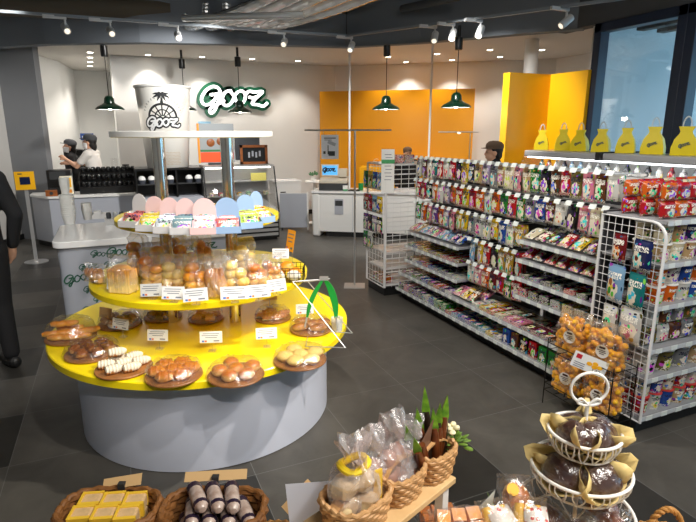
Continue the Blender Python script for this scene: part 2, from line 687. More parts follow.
ca = floor.data.color_attributes.new('tile_shade', 'FLOAT_COLOR', 'CORNER')
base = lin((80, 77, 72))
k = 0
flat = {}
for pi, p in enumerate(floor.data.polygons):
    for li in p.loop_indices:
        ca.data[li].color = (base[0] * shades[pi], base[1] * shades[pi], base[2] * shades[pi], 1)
struct(floor)

# ------------------------------------------------------------------ walls, ceilings, soffit
SOFF = [(-4.6, 11.5), (-1.40, 9.60), (-0.72, 8.98), (0.50, 8.31), (1.78, 7.90), (3.26, 7.54), (4.04, 6.77), (4.73, 5.83), (5.30, 5.12)]


def wall_strip(name, pts, z0, z1, t, m):
    """wall of thickness t on the far side of a plan polyline"""
    mb = MB()
    n = len(pts)
    P = [Vector((p[0], p[1], 0)) for p in pts]
    off = []
    for i in range(n):
        d = (P[min(i + 1, n - 1)] - P[max(i - 1, 0)]).normalized()
        off.append(P[i] + Vector((-d.y, d.x, 0)) * t)
    for i in range(n - 1):
        q = [P[i], P[i + 1], off[i + 1], off[i]]
        mb.prism([(v.x, v.y) for v in q], z0, z1)
    return struct(mb.build(name, m, sharp=20))


CEIL_Z = 3.75
struct(MB().box((1.2, 4.5, CEIL_Z + 0.05), (12.6, 16.5, 0.1)).build('ceiling', W_CEIL))
wall_strip('trim_1', SOFF, 2.95, CEIL_Z, 0.16, W_SOFF)
# lower white ceiling over the counters
inner = [(-4.6, 11.55), (-1.40, 9.70), (-0.66, 9.06), (0.55, 8.40), (1.82, 8.0), (3.33, 7.63), (4.12, 6.86), (4.81, 5.92), (5.4, 5.2), (7.9, 5.2), (7.9, 8.3), (7.9, 14.6), (-4.6, 14.6)]
struct(MB().prism(inner, 3.10, 3.16).build('ceiling_counter', W_ICEIL))
wall_strip('wall_back', [(0.13, 11.0), (4.72, 11.0)], 0, 3.1, 0.15, W_INNER)
wall_strip('wall_corridor', [(-4.5, 14.0), (0.3, 14.0)], 0, 3.1, 0.15, W_INNER)
wall_strip('wall_corridor_side', [(0.13, 11.15), (0.13, 14.0)], 0, 3.1, -0.15, W_INNER)
wall_strip('wall_counter_back', [(4.5, 11.0), (7.9, 8.2)], 0, 3.1, 0.15, W_INNER)
wall_strip('wall_counter_side', [(7.9, 8.2), (7.9, 5.0)], 0, 3.1, 0.15, W_INNER)
wall_strip('wall_counter_end', [(7.9, 5.0), (5.34, 5.0)], 0, 3.75, 0.15, W_INNER)
wall_strip('wall_left', [(-2.9, -2.4), (-2.9, 8.1), (-1.80, 9.6), (-1.52, 10.25)], 0, CEIL_Z, 0.15, W_WALL)
wall_strip('wall_wing', [(-1.52, 10.25), (-0.98, 9.98)], 0, 3.1, 0.14, W_SHADED)
wall_strip('wall_staff_side', [(-1.58, 10.2), (-1.45, 10.5), (-0.80, 12.4), (-0.62, 14.0)], 0, 3.1, 0.1, W_INNER)
wall_strip('wall_front', [(5.4, -2.4), (-2.9, -2.4)], 0, CEIL_Z, 0.15, W_WALL)
wall_strip('wall_orange', [(3.88, 10.30), (6.25, 8.45)], 0, 2.53, 0.12, ORANGE)
# yellow partition beside the window
mb = MB().box((4.88, 5.53, 1.23), (0.66, 0.12, 2.46)).box((5.26, 5.23, 1.23), (0.12, 0.70, 2.46))
struct(mb.build('wall_yellow_partition', YELLOWP))
struct(MB().lathe([(0.10, 0), (0.10, 3.1)], 24, (5.95, 6.70, 0)).build('column_counter', WHITE))
# window wall
struct(MB().box((5.34, 1.25, 0.25), (0.16, 7.3, 0.5)).box((5.34, 1.55, (2.96 + CEIL_Z) / 2), (0.16, 7.9, CEIL_Z - 2.96)).build('wall_right', W_DARK))
k = 0
for y0, y1 in ((3.78, 4.90), (2.52, 3.78), (1.26, 2.52), (0.0, 1.26), (-1.2, 0.0), (-2.4, -1.2)):
    k += 1
    mb = MB()
    for yy in (y0 + 0.05, y1 - 0.05):
        mb.box((5.32, yy, 1.73), (0.14, 0.10, 2.46))
    for zz in (0.55, 2.91):
        mb.box((5.32, (y0 + y1) / 2, zz), (0.14, y1 - y0, 0.10))
    w = struct(mb.build('window_%d' % k, NAVY, bevel=0.006))
    g = MB().box((5.33, (y0 + y1) / 2, 1.73), (0.012, y1 - y0 - 0.2, 2.26)).build('window_pane', GLASS, w)
# eaves outside, above the glass
mb = MB()
for i in range(9):
    mb.box((5.75 + i * 0.34, 0.2, 2.94), (0.12, 9.0, 0.10))
struct(mb.build('exterior_eaves', mat('eaves_timber', (96, 84, 74), 0.7)))
struct(MB().box((8.5, 1.5, -0.06), (6.2, 12, 0.1)).build('exterior_paving', mat('paving', (120, 120, 118), 0.8)))
# skirtings
wall_strip('baseboard_left', [(-2.88, -2.3), (-2.88, 8.09), (-1.78, 9.58), (-1.50, 10.22)], 0, 0.09, -0.015, BLACKP)
wall_strip('baseboard_back', [(0.15, 10.985), (4.2, 10.985)], 0, 0.09, -0.01, BLACKP)


# ------------------------------------------------------------------ lamps
def downlight(loc, label, energy=14, spot=105):
    e = empty('downlight', loc, label, 'ceiling light', 'recessed downlights over the counters')
    MB().lathe([(0.045, 0.0), (0.062, -0.004), (0.066, 0.0)], 20).build('trim_ring', WHITE, e)
    MB().lathe([(0.0, -0.001), (0.046, -0.002), (0.046, 0.0)], 20, capt=False, capb=False).build('lens', LAMP, e)
    l = light('bulb', 'SPOT', (0, 0, -0.02), energy, WARM, None, 0.04, None, spot, 0.7)
    l.parent = e
    return e


DL = [((90, 52.5), 'recessed downlight in the corridor ceiling, nearest of the row of four'),
      ((90, 57.5), 'recessed downlight in the corridor ceiling, second of the row of four'),
      ((90, 62), 'recessed downlight in the corridor ceiling, third of the row of four'),
      ((90, 66), 'recessed downlight in the corridor ceiling, deepest of the row of four'),
      ((148, 55), 'recessed downlight above the giant paper cup'),
      ((202, 57), 'recessed downlight above the first letter of the green sign'),
      ((252, 59), 'recessed downlight above the last letter of the green sign'),
      ((298, 61), 'recessed downlight on the plain wall between sign and orange panel'),
      ((388, 57), 'recessed downlight over the orange panel beside the third pendant'),
      ((406, 62), 'recessed downlight over the orange panel, just past the third pendant'),
      ((437, 54), 'recessed downlight before the last green pendant, nearer the shop floor'),
      ((452, 60), 'recessed downlight behind the last green pendant lamp'),
      ((490, 50), 'recessed downlight near the wall above the man in the cap, nearer one'),
      ((500, 57), 'recessed downlight above the man in the cap, farther one'),
      ((542, 50), 'recessed downlight above the yellow partition by the white column')]
for (px, py), lab in DL:
    downlight(at(px, py, 3.098), lab, 48)


def pendant(px, py, label, far=1.025):
    x, y, _ = at(px, py, 2.07)
    x, y = x * far, y * far
    zl = CAM_H + (2.06 - CAM_H) * far
    e = empty('pendant_lamp', (x, y, zl), label, 'pendant lamp', 'green enamel pendants along the soffit')
    MB().lathe([(0.205, 0), (0.20, 0.012), (0.175, 0.04), (0.115, 0.07), (0.075, 0.095), (0.066, 0.16), (0.045, 0.19), (0.02, 0.20)], 32, capb=False).build('lamp_shade', GREENE, e)
    MB().lathe([(0.19, 0.004), (0.10, 0.055), (0.03, 0.07)], 24, capb=False).build('reflector', WHITEG, e)
    MB().ball((0, 0, 0.03), 0.035).build('bulb', LAMP, e)
    MB().tube([(0, 0, 0.19), (0, 0, 2.81 - zl)], 0.006, 6).build('cord', BLACK, e)
    MB().lathe([(0.045, 2.80 - zl), (0.05, 2.815 - zl), (0.05, 2.95 - zl), (0.02, 2.96 - zl), (0.02, 3.10 - zl)], 16).build('ceiling_canopy', BLACK, e)
    l = light('bulb_light', 'POINT', (0, 0, -0.02), 5, WARM, None, 0.05)
    l.parent = e


pendant(110, 109, 'dark green pendant lamp over the drinks counter, nearest the staff')
pendant(185, 110, 'dark green pendant lamp mostly hidden behind the giant paper cup', 1.16)
pendant(240, 112, 'dark green pendant lamp hanging before the white script sign')
pendant(386, 109, 'dark green pendant lamp before the middle of the orange panel')
pendant(456, 107, 'dark green pendant lamp near the end of the orange panel by the shelves')

# track lights
TR = mat('track_white', (196, 198, 200), 0.4)


def track(pts, label):
    mb = MB()
    for a, b_ in zip(pts, pts[1:]):
        a, b_ = Vector(a), Vector(b_)
        d = b_ - a
        mb.box((a + b_) / 2, (d.length + 0.03, 0.035, 0.03), math.atan2(d.y, d.x))
    o = mb.build('lighting_track', mat('track_grey', (120, 128, 136), 0.4))
    tag(o, label, 'lighting track')
    for p in pts:
        MB().tube([(p[0], p[1], p[2]), (p[0], p[1], CEIL_Z)], 0.006, 6).build('hanger_rod', CHAR, o)


T1 = [(-2.6, 7.30, 3.03), (3.10, 7.15, 3.03)]
T2 = [(3.10, 7.15, 3.03), (5.0, 3.7, 3.03)]
track(T1, 'long grey lighting track in front of the soffit, along the green sign')
track(T2, 'grey lighting track slanting towards the window over the shelves')


def spot_head(p, aim, label):
    e = empty('track_spotlight', p, label, 'spotlight', 'white track spotlights')
    d = (Vector(aim) - Vector(p)).normalized()
    MB().box((0, 0, -0.018), (0.24, 0.035, 0.035), aim[2] * 0).build('adapter', TR, e)
    MB().tube([(0.10, 0, -0.03), (0.10, 0, -0.10)], 0.012, 8).build('stem', TR, e)
    c = Vector((0.10, 0, -0.135))
    MB().tube([c - d * 0.08, c - d * 0.075, c + d * 0.075, c + d * 0.08], [0.03, 0.042, 0.042, 0.036], 16).build('head', TR, e)
    MB().tube([c + d * 0.0805, c + d * 0.0815], 0.03, 14).build('lens', LAMPDIM, e)


LAMPDIM = mat('spot_lens', (250, 240, 220), 0.3, emit=(255, 240, 215), estr=0.9)
AIM = [(0.4, 3.6, 1.0), (0.6, 3.4, 1.0), (1.2, 5.0, 0.5), (2.0, 4.0, 0.5)]


def on_track(T, px):
    a, b_ = Vector(T[0]), Vector(T[1])
    best = None
    for i in range(401):
        p = a + (b_ - a) * (i / 400)
        s, c = math.sin(YAW), math.cos(YAW)
        f, r, u = p.x * s + p.y * c, p.x * c - p.y * s, p.z - CAM_H
        q = 348 + FPX * r / (f * math.cos(PITCH) - u * math.sin(PITCH))
        if best is None or abs(q - px) < best[0]:
            best = (abs(q - px), p)
    return best[1]


for T, px, k, lab in ((T1, 55, 0, 'white track spotlight nearest the grey wall above the staff'),
                      (T1, 100, 1, 'white track spotlight over the first green pendant'),
                      (T1, 168, 1, 'white track spotlight above the giant paper cup'),
                      (T1, 276, 0, 'white lit track spotlight just past the green sign'),
                      (T1, 345, 2, 'white track spotlight at the bend where the two tracks meet'),
                      (T2, 428, 3, 'white track spotlight above the far end of the shelves, first on the slanting track'),
                      (T2, 446, 3, 'white track spotlight over the shelves, second on the slanting track'),
                      (T2, 474, 3, 'white track spotlight over the shelves, third on the slanting track'),
                      (T2, 560, 2, 'white track spotlight nearest the window, on a long bracket')):
    spot_head(on_track(T, px), AIM[k], lab)

# ducts and pipes under the dark ceiling
for i, (px, lab) in enumerate(((184, 'silver air duct farthest from the window in the bundle above the bread stand'),
                               (204, 'silver air duct, second in the bundle above the bread stand'),
                               (224, 'silver air duct in the middle of the bundle above the bread stand'),
                               (246, 'silver air duct, fourth in the bundle above the bread stand'),
                               (268, 'silver air duct nearest the lit spotlight in the overhead bundle'))):
    x, y, z = at(188, 29, 3.14)
    x, y, z = x + BR.x * 0.28 * i, y + BR.y * 0.28 * i, 3.17
    pts = spline([(x, y + 0.05, z + 0.30), (x, y, z + 0.04), (x + 0.10, y - 0.25, z), (x + 0.55, y - 1.3, z + 0.05), (x + 0.85, y - 2.6, z + 0.12)], 12)
    rs = [0.066 + 0.005 * (k % 2) for k in range(len(pts))]
    o = MB().tube(pts, rs, 14).build('air_duct', GALV, sharp=0)
    tag(o, lab, 'air duct', 'silver ducts under the ceiling')
mb = MB()
a, c = at(178, 33, 3.0), at(290, 30, 3.0)
mb.tube([(a[0], a[1] - 0.55, 3.08), (c[0], c[1] - 0.55, 3.08)], 0.04, 12)
o = mb.build('cable_duct', GALV)
tag(o, 'silver cross duct running under the bundle of air ducts', 'air duct')
for (p0, p1, r, m, lab) in ((at(0, 4, 3.4), at(172, 10, 3.4), 0.15, mat('brown_duct_cover', (92, 84, 72), 0.6), 'long brown lagged duct under the dark ceiling beside the silver bundle'),
                            (at(402, 9, 3.35), at(460, -4, 3.35), 0.05, W_DARK, 'short dark pipe hanging over the middle of the shop'),
                            (at(330, 6, 3.5), at(300, -10, 3.5), 0.12, W_DARK, 'dark fat pipe beside the spotlight above the sign'),
                            (at(440, 10, 3.45), at(500, -6, 3.45), 0.05, W_DARK, 'dark pipe beside the short one, nearer the window'),
                            (at(318, 24, 3.45), at(380, -10, 3.45), 0.06, W_DARK, 'dark slanting pipe crossing above the lit spotlight'),
                            (at(0, 23, 3.3), at(178, 25, 3.3), 0.05, W_SOFF, 'grey conduit above the long lighting track')):
    tag(MB().tube([p0, p1], r, 14).build('overhead_pipe', m), lab, 'pipe', 'pipes under the ceiling')

# ------------------------------------------------------------------ round bread stand
DC = (0.455, 3.32)
BR = Vector((math.cos(YAW), -math.sin(YAW), 0))     # along the stand, square to the view
BF = Vector((math.sin(YAW), math.cos(YAW), 0))
TOPZ, MIDZ, UPZ, PLZ = 0.585, 0.90, 1.265, 1.72
ds = empty('bakery_display_stand', (DC[0], DC[1], 0), 'round three-tier yellow bakery stand on a pale drum base with chrome posts', 'display stand')
MB().lathe([(0.76, 0), (0.77, 0.005), (0.77, TOPZ - 0.045)], 96).build('drum_base', DRUM, ds)
MB().lathe([(0.895, TOPZ - 0.045), (0.905, TOPZ - 0.04), (0.905, TOPZ - 0.005), (0.90, TOPZ)], 96).build('table_top', YELLOW, ds)
MB().lathe([(0.645, MIDZ - 0.04), (0.652, MIDZ - 0.035), (0.652, MIDZ - 0.005), (0.645, MIDZ)], 96).build('tier_disc', YELLOW, ds)
MB().lathe([(0.475, UPZ - 0.04), (0.482, UPZ - 0.035), (0.482, UPZ - 0.005), (0.475, UPZ)], 96).build('tier_disc', YELLOW, ds)
MB().lathe([(0.455, PLZ), (0.462, PLZ + 0.004), (0.462, PLZ + 0.032), (0.455, PLZ + 0.036)], 96).build('top_plate', WHITE, ds)
for s in (-1, 1):
    p = BR * (0.20 * s + 0.0) - BF * 0.05
    for z0, z1 in ((TOPZ, MIDZ - 0.04), (MIDZ, UPZ - 0.04), (UPZ, PLZ)):
        MB().lathe([(0.036, z0), (0.036, z1)], 28, (p.x, p.y, 0)).build('post', CHROME, ds)


def bread_mat(name, top, low, gloss=0.3, coat=0.3, spots=0.25):
    m = bpy.data.materials.new(name)
    m.use_nodes = True
    nt = m.node_tree
    b = nt.nodes['Principled BSDF']
    b.inputs['Roughness'].default_value = gloss
    b.inputs['Coat Weight'].default_value = coat
    N, L = nt.nodes.new, nt.links.new
    tc = N('ShaderNodeTexCoord')
    sp = N('ShaderNodeSeparateXYZ')
    L(tc.outputs['Generated'], sp.inputs[0])
    n = N('ShaderNodeTexNoise')
    n.inputs['Scale'].default_value = 28
    n.inputs['Detail'].default_value = 4
    L(tc.outputs['Object'], n.inputs['Vector'])
    a = N('ShaderNodeMath')
    a.operation = 'MULTIPLY_ADD'
    a.inputs[1].default_value = spots * 2
    L(n.outputs['Fac'], a.inputs[0])
    L(sp.outputs[2], a.inputs[2])
    r = N('ShaderNodeValToRGB')
    r.color_ramp.elements[0].position = 0.30 + spots
    r.color_ramp.elements[0].color = lin(low)
    r.color_ramp.elements[1].position = 0.75 + spots
    r.color_ramp.elements[1].color = lin(top)
    L(a.outputs[0], r.inputs[0])
    L(r.outputs[0], b.inputs['Base Color'])
    bp = N('ShaderNodeBump')
    bp.inputs['Strength'].default_value = 0.25
    bp.inputs['Distance'].default_value = 0.004
    L(n.outputs['Fac'], bp.inputs['Height'])
    L(bp.outputs[0], b.inputs['Normal'])
    return m


B_BUN = bread_mat('golden_bun_crust', (196, 112, 40), (240, 196, 120))
B_GLAZE = bread_mat('glazed_roll_crust', (196, 112, 36), (234, 170, 84), 0.15, 0.5)
B_DARK = bread_mat('nut_glaze', (134, 76, 34), (206, 148, 84), 0.2, 0.7, 0.5)
B_FRY = bread_mat('fried_dough', (226, 140, 30), (246, 188, 80), 0.4, 0.1)
B_SUGAR = bread_mat('sugared_horn', (224, 212, 190), (186, 124, 62), 0.7, 0, 0.6)
B_PALE = bread_mat('melon_bun_crust', (232, 200, 116), (216, 168, 88), 0.6, 0, 0.5)
B_SAUS = bread_mat('brown_roll_crust', (176, 110, 54), (224, 174, 110), 0.4, 0.2)
B_BRAID = bread_mat('braided_crust', (190, 124, 66), (246, 230, 196), 0.45, 0.1, 0.6)
B_PIE = bread_mat('flaky_pie_crust', (226, 170, 84), (190, 118, 50), 0.35, 0.3, 0.5)
B_GREY = bread_mat('sesame_roll_crust', (176, 130, 84), (224, 196, 156), 0.5, 0.1, 0.6)
B_TOAST = bread_mat('toast_loaf_crust', (224, 158, 70), (250, 222, 150), 0.4, 0.2)
BOARD = mat('round_serving_board', (164, 108, 58), 0.4, var=0.35, vscale=16)
FILM = film_mat('cling_film', gloss=0.16, rough=0.10, bscale=24, bump=1.0, cloud=0.01)
BAG = film_mat('bread_bag_film', gloss=0.14, rough=0.2, bscale=26, bump=1.0, cloud=0.08)


def bread_mesh(kind, seed):
    mb = MB()
    if kind == 'bun':
        mb.ball((0, 0, 0.028), (0.046, 0.046, 0.034), 16, 10, amp=0.06, seed=seed)
    elif kind == 'melon':
        mb.ball((0, 0, 0.024), (0.052, 0.050, 0.029), 16, 10, amp=0.12, freq=4, seed=seed)
    elif kind == 'lump':
        mb.ball((0, 0, 0.026), (0.044, 0.036, 0.030), 16, 10, amp=0.45, freq=2.6, seed=seed)
    elif kind == 'oval':
        mb.ball((0, 0, 0.026), (0.066, 0.036, 0.030), 18, 10, amp=0.10, seed=seed)
    elif kind == 'stick':
        P = [(-0.085 + 0.17 * k / 9, 0.006 * math.sin(k * 1.7), 0.022) for k in range(10)]
        mb.tube(P, [0.012, 0.02, 0.023, 0.021, 0.024, 0.021, 0.024, 0.022, 0.019, 0.011], 10)
    elif kind == 'horn':
        P = [(-0.042 + 0.084 * k / 15, 0, 0.026) for k in range(16)]
        mb.tube(P, [0.017 + 0.010 * math.sin(PI * (k + 2) / 19) + (0.005 if k % 3 == 1 else 0) for k in range(16)], 12)
        mb.ball((0.042, 0, 0.027), 0.017, 8, 6)
    elif kind == 'braid':
        for s in (0, PI):
            P = [(-0.06 + 0.12 * k / 16, 0.017 * math.sin(k * 0.8 + s), 0.024 + 0.009 * math.cos(k * 0.8 + s)) for k in range(17)]
            mb.tube(P, [0.008 + 0.011 * math.sin(PI * (k + 1.5) / 19) for k in range(17)], 9)
    elif kind == 'pie':
        mb.box((0, 0, 0.018), (0.085, 0.07, 0.026))
        mb.box((0, 0, 0.034), (0.075, 0.060, 0.012), 0.05)
        mb.tube([(-0.03, 0, 0.043), (0.03, 0, 0.043)], 0.008, 6)
    elif kind == 'roll':
        mb.ball((0, 0, 0.027), (0.052, 0.042, 0.031), 16, 10, amp=0.18, freq=2, seed=seed)
        for k in (-1, 0, 1):
            P = [(k * 0.026 + 0.004, 0.036 * math.cos(a), 0.026 + 0.030 * math.sin(a)) for a in [PI * q / 8 for q in range(9)]]
            mb.tube(P, 0.006, 6)
    # flat foot
    mb.v = [(x, y, max(z, 0.0)) for x, y, z in mb.v]
    return mb


SPOTS = {5: [(-0.075, -0.05), (0.06, -0.07), (0.0, 0.02), (-0.07, 0.075), (0.085, 0.055)],
         6: [(-0.09, -0.02), (-0.02, -0.085), (0.075, -0.06), (0.0, 0.01), (0.09, 0.045), (-0.045, 0.085)],
         7: [(0, 0)] + [(0.097 * math.cos(a), 0.097 * math.sin(a)) for a in [PI * q / 3 + 0.3 for q in range(6)]],
         4: [(-0.07, 0), (0.07, -0.02), (0, -0.075), (0.01, 0.07)]}


def board_of_bread(px, py, n, kind, m, what, where, rb=0.138, film=True, turn=None, piled=0):
    x, y, _ = at(px, py, TOPZ + 0.012)
    o = MB().lathe([(rb - 0.012, 0), (rb, 0.005), (rb, 0.010), (rb - 0.003, 0.013)], 40).build('serving_board', BOARD, None, (x, y, TOPZ + 0.001))
    tag(o, 'round brown wooden board of %s %s' % (what + 's', where), 'serving board', 'boards of bread on the yellow table')
    rnd = random.Random(px * 7 + py)
    meshes = [bread_mesh(kind, px + s).mesh(kind + '_bread', m, 60) for s in range(3)]
    things = []
    sp = list(SPOTS[n])
    for i, (dx, dy) in enumerate(sp):
        p = Vector((x, y, TOPZ + 0.0145)) + BR * (dx * rb / 0.165) + BF * (dy * rb / 0.165)
        rot = (turn if turn is not None else rnd.uniform(0, PI)) + rnd.uniform(-0.25, 0.25) - YAW
        b = link_mesh({'bun': 'bread_bun', 'melon': 'melon_bun', 'lump': 'nut_roll', 'oval': 'sausage_roll', 'stick': 'fried_stick', 'horn': 'cream_horn', 'braid': 'braided_roll', 'pie': 'flaky_pie', 'roll': 'glazed_roll'}[kind],
                      meshes[i % 3], None, p, (0, 0, rot), (rb / 0.16,) * 3)
        things.append((dx + 0.2 * dy, b))
    for k in range(piled):
        p = Vector((x, y, TOPZ + 0.0145 + 0.045)) + BR * (0.045 * (1 if k else -1)) + BF * 0.03
        b = link_mesh(things[0][1].name.split('.')[0], meshes[k % 3], None, p, (0.1, 0, (turn or 0.4) - YAW), (rb / 0.16,) * 3)
        tag(b, '%s piled on top of the board %s' % (what, where), 'bread', '%s on the board %s' % (what + 's', where))
    things.sort(key=lambda t: t[0])
    for i, (_, b) in enumerate(things):
        tag(b, '%s, %s from the left on the board %s' % (what, ORD[i], where), 'bread', '%ss on the board %s' % (what, where))
    if film:
        mb = MB()
        n_, prof = 44, [(rb + 0.005, 0.0), (rb + 0.002, 0.016), (rb * 0.93, 0.040 + 0.02 * bool(piled)), (rb * 0.78, 0.055 + 0.03 * bool(piled)), (rb * 0.58, 0.060 + 0.045 * bool(piled)), (rb * 0.36, 0.062 + 0.047 * bool(piled)), (rb * 0.14, 0.061 + 0.047 * bool(piled))]
        mb.lathe(prof, n_, capb=False)
        mb.v = [(vx * (1 + 0.05 * noise.noise(Vector((vx * 25, vy * 25, vz * 30 + px)))), vy * (1 + 0.05 * noise.noise(Vector((vy * 25, vx * 25, vz * 30)))), vz + (0.016 * noise.noise(Vector((vx * 38, vy * 38, px))) if vz > 0.02 else 0)) for vx, vy, vz in mb.v]
        f = mb.build('plastic_wrap', FILM, None, (x, y, TOPZ + 0.015))
        tag(f, 'clear crinkled wrap over the %ss %s' % (what.split(' ', 1)[0] + ' ' + what.split()[-1], where), 'plastic wrap', 'clear wraps over the bread boards')


board_of_bread(71, 336, 6, 'stick', B_FRY, 'orange fried dough stick', 'at the table\'s left rim', turn=0.3, piled=1)
board_of_bread(92, 352, 7, 'lump', B_DARK, 'dark nut-glazed roll', 'beside the horns')
board_of_bread(124, 367, 7, 'horn', B_SUGAR, 'sugar-dusted cream horn', 'at the front rim', turn=0.5, piled=1, film=False)
board_of_bread(174, 374, 7, 'roll', B_GLAZE, 'glossy brown glazed roll', 'at the middle rim', turn=0.2)
board_of_bread(236, 374, 6, 'bun', B_BUN, 'golden round bun', 'at the front')
board_of_bread(300, 359, 6, 'melon', B_PALE, 'pale yellow melon bun', 'before the green tongs')
board_of_bread(311, 328, 5, 'oval', B_SAUS, 'plain brown sausage roll', 'behind the wire rack', 0.128, turn=0.3)
board_of_bread(273, 317, 6, 'braid', B_BRAID, 'cream and brown braided roll', 'behind the right post', 0.115, turn=0.5)
board_of_bread(206, 318, 5, 'pie', B_PIE, 'flaky square pie', 'between the two posts', 0.11, turn=0.2)
board_of_bread(163, 316, 5, 'roll', B_DARK, 'small dark brown roll', 'behind the left post', 0.118)
board_of_bread(120, 323, 7, 'lump', B_GREY, 'grey-brown sesame roll', 'by the small kraft card', 0.13, piled=0)

# ---- price cards
INKG = mat('card_small_print', (120, 124, 140), 0.6)
CARDB = mat('card_blue_mark', (70, 110, 190), 0.6)
CARDO = mat('card_orange_mark', (230, 120, 50), 0.6)
CARDK = mat('kraft_card', (206, 170, 120), 0.6)
CLEAR = film_mat('clear_stand', gloss=0.15, rough=0.05, bump=0.0, cloud=0.05)


def card_print(w, h):
    mb = MB()
    for k in range(3):
        mb.box((-w * 0.06 * (k % 2), -0.0012, h * (0.30 - 0.17 * k)), (w * (0.72 - 0.2 * (k == 2)), 0.0004, h * 0.05), mat=0)
    mb.box((-w * 0.36, -0.0012, -h * 0.36), (w * 0.10, 0.0004, h * 0.14), mat=1)
    mb.box((-w * 0.24, -0.0012, -h * 0.36), (w * 0.10, 0.0004, h * 0.14), mat=2)
    mb.box((w * 0.24, -0.0012, -h * 0.34), (w * 0.26, 0.0004, h * 0.10), mat=0)
    return mb


def price_card(loc, rz, w, h, stand, label, m=None, tilt=0.2, plain=False, roll=0.0):
    e = empty('price_card', loc, label, 'price card', 'price cards on the bread stand', rz)
    c = MB().box((0, 0, 0), (w, 0.0016, h)).build('card', m or PAPER, e, (0, 0, stand + h / 2))
    c.rotation_euler = (-tilt, roll, 0)
    if not plain:
        p = card_print(w, h).build('print', [INKG, CARDB, CARDO], c)
    mb = MB().box((0, 0.012, 0.003), (0.04, 0.035, 0.006))
    mb.tube([(0, 0.012, 0.003), (0, 0.010, stand + 0.02)], 0.0025, 6)
    mb.box((0, 0.004, stand + 0.008), (0.022, 0.012, 0.018))
    mb.build('clip_stand', CLEAR if not plain else STEEL, e)
    return e


def facing(x, y, k=0.5):
    """turn so that the local -Y side looks outwards from the stand and towards the aisle"""
    a = math.atan2(y - DC[1], x - DC[0]) + PI / 2
    b_ = -YAW
    while a - b_ > PI:
        a -= 2 * PI
    while a - b_ < -PI:
        a += 2 * PI
    return b_ + (a - b_) * k


for px, py, w, lab, m, k in ((159, 350, 0.115, 'white price card standing behind the glazed rolls', None, 0.3),
                             (212, 352, 0.12, 'white price card standing behind the golden buns, nearest the front middle', None, 0.2),
                             (267, 348, 0.115, 'white price card standing behind the melon buns', None, 0.2),
                             (122, 338, 0.115, 'white price card standing behind the sugared horns', None, 0.4),
                             (107, 326, 0.10, 'small kraft card leaning among the sesame rolls', CARDK, 0.3),
                             (305, 322, 0.11, 'cream price card among the brown sausage rolls by the wire rack', PAPER, 0.1),
                             (270, 308, 0.10, 'kraft card standing behind the braided rolls', CARDK, 0.1),
                             (160, 310, 0.09, 'kraft card standing behind the small dark rolls', CARDK, 0.1)):
    x, y, z = at(px, py, TOPZ)
    price_card((x, y, TOPZ + 0.001), facing(x, y, k), w, 0.062, 0.055, lab, m, plain=m is CARDK)
for px, py, w, lab in ((116, 289, 0.10, 'white price card by the flat sandwich loaves on the middle tier'),
                       (152, 296, 0.115, 'white price card before the yellow loaf, first along the middle tier front'),
                       (174, 299, 0.115, 'white price card at the middle tier front, second from the yellow loaf'),
                       (196, 301, 0.125, 'white price card at the middle tier front, between the two posts'),
                       (235, 299, 0.14, 'widest white price card at the middle tier front, right of the chrome post'),
                       (259, 297, 0.12, 'white price card second from the wire basket on the middle tier'),
                       (277, 291, 0.10, 'bluish price card touching the wire basket on the middle tier')):
    x, y, z = at(px, py + 4, MIDZ)
    price_card((x, y, MIDZ + 0.001), facing(x, y, 0.35), w, 0.066, 0.02, lab, roll=random.uniform(-0.08, 0.08))

# ---- bagged bread on the middle tier
BIN = {'loaf': B_TOAST, 'bun': B_BUN, 'roll': B_FRY, 'stick': B_SAUS, 'brown': B_GLAZE, 'pale': B_PALE}


def bagged(px, py, kind, w, h, t, label, rz=None, seed=0, lean=0.0):
    x, y, _ = at(px, py, MIDZ)
    h *= 1.15
    w *= 0.94
    e = empty('bagged_bread', (x, y, MIDZ + 0.002), label, 'bagged bread', 'bagged breads on the middle tier', facing(x, y, 0.4) if rz is None else rz)
    mb = MB()
    rnd = random.Random(seed)
    if kind == 'loaf':
        mb.box((0, 0, h * 0.32), (w * 0.8, t * 0.75, h * 0.60))
        mb.ball((0, 0, h * 0.58), (w * 0.42, t * 0.40, h * 0.16), 16, 8)
        for k in range(5):
            mb.box((w * (-0.32 + 0.16 * k), 0, h * 0.33), (w * 0.015, t * 0.80, h * 0.64))
    elif kind == 'stick':
        for k in range(4):
            P = [(w * (-0.27 + 0.18 * k) + 0.008 * math.sin(q), 0.01 * math.sin(k + q), h * (0.04 + 0.66 * q / 6)) for q in range(7)]
            mb.tube(P, [0.012, 0.02, 0.022, 0.023, 0.022, 0.02, 0.012], 10)
    else:
        for k in range(7):
            c = (w * (-0.21 + 0.42 * (k % 2)) + rnd.uniform(-0.008, 0.008), t * rnd.uniform(-0.10, 0.10), h * (0.12 + 0.185 * (k // 2)))
            mb.ball(c, (w * 0.29, t * 0.42, h * 0.125), 14, 8, amp=0.12, seed=seed + k)
    mb.v = [(a, b_, max(c, 0.003)) for a, b_, c in mb.v]
    bd = mb.build('bread', BIN[kind], e, sharp=50)
    bag = pillow(w, h, t, 10, 12, seed, 0.5, 0.15, 5)
    # gathered neck
    bag.v = [(vx * (1 if vz < h * 0.72 else 1 + 0.5 * math.sin((vz / h - 0.72) * 3.4) * (0.7 if abs(vx) > w * 0.2 else 0.3)), vy + lean * vz, vz) for vx, vy, vz in bag.v]
    bag.build('film_bag', BAG, e, sharp=25)
    return e


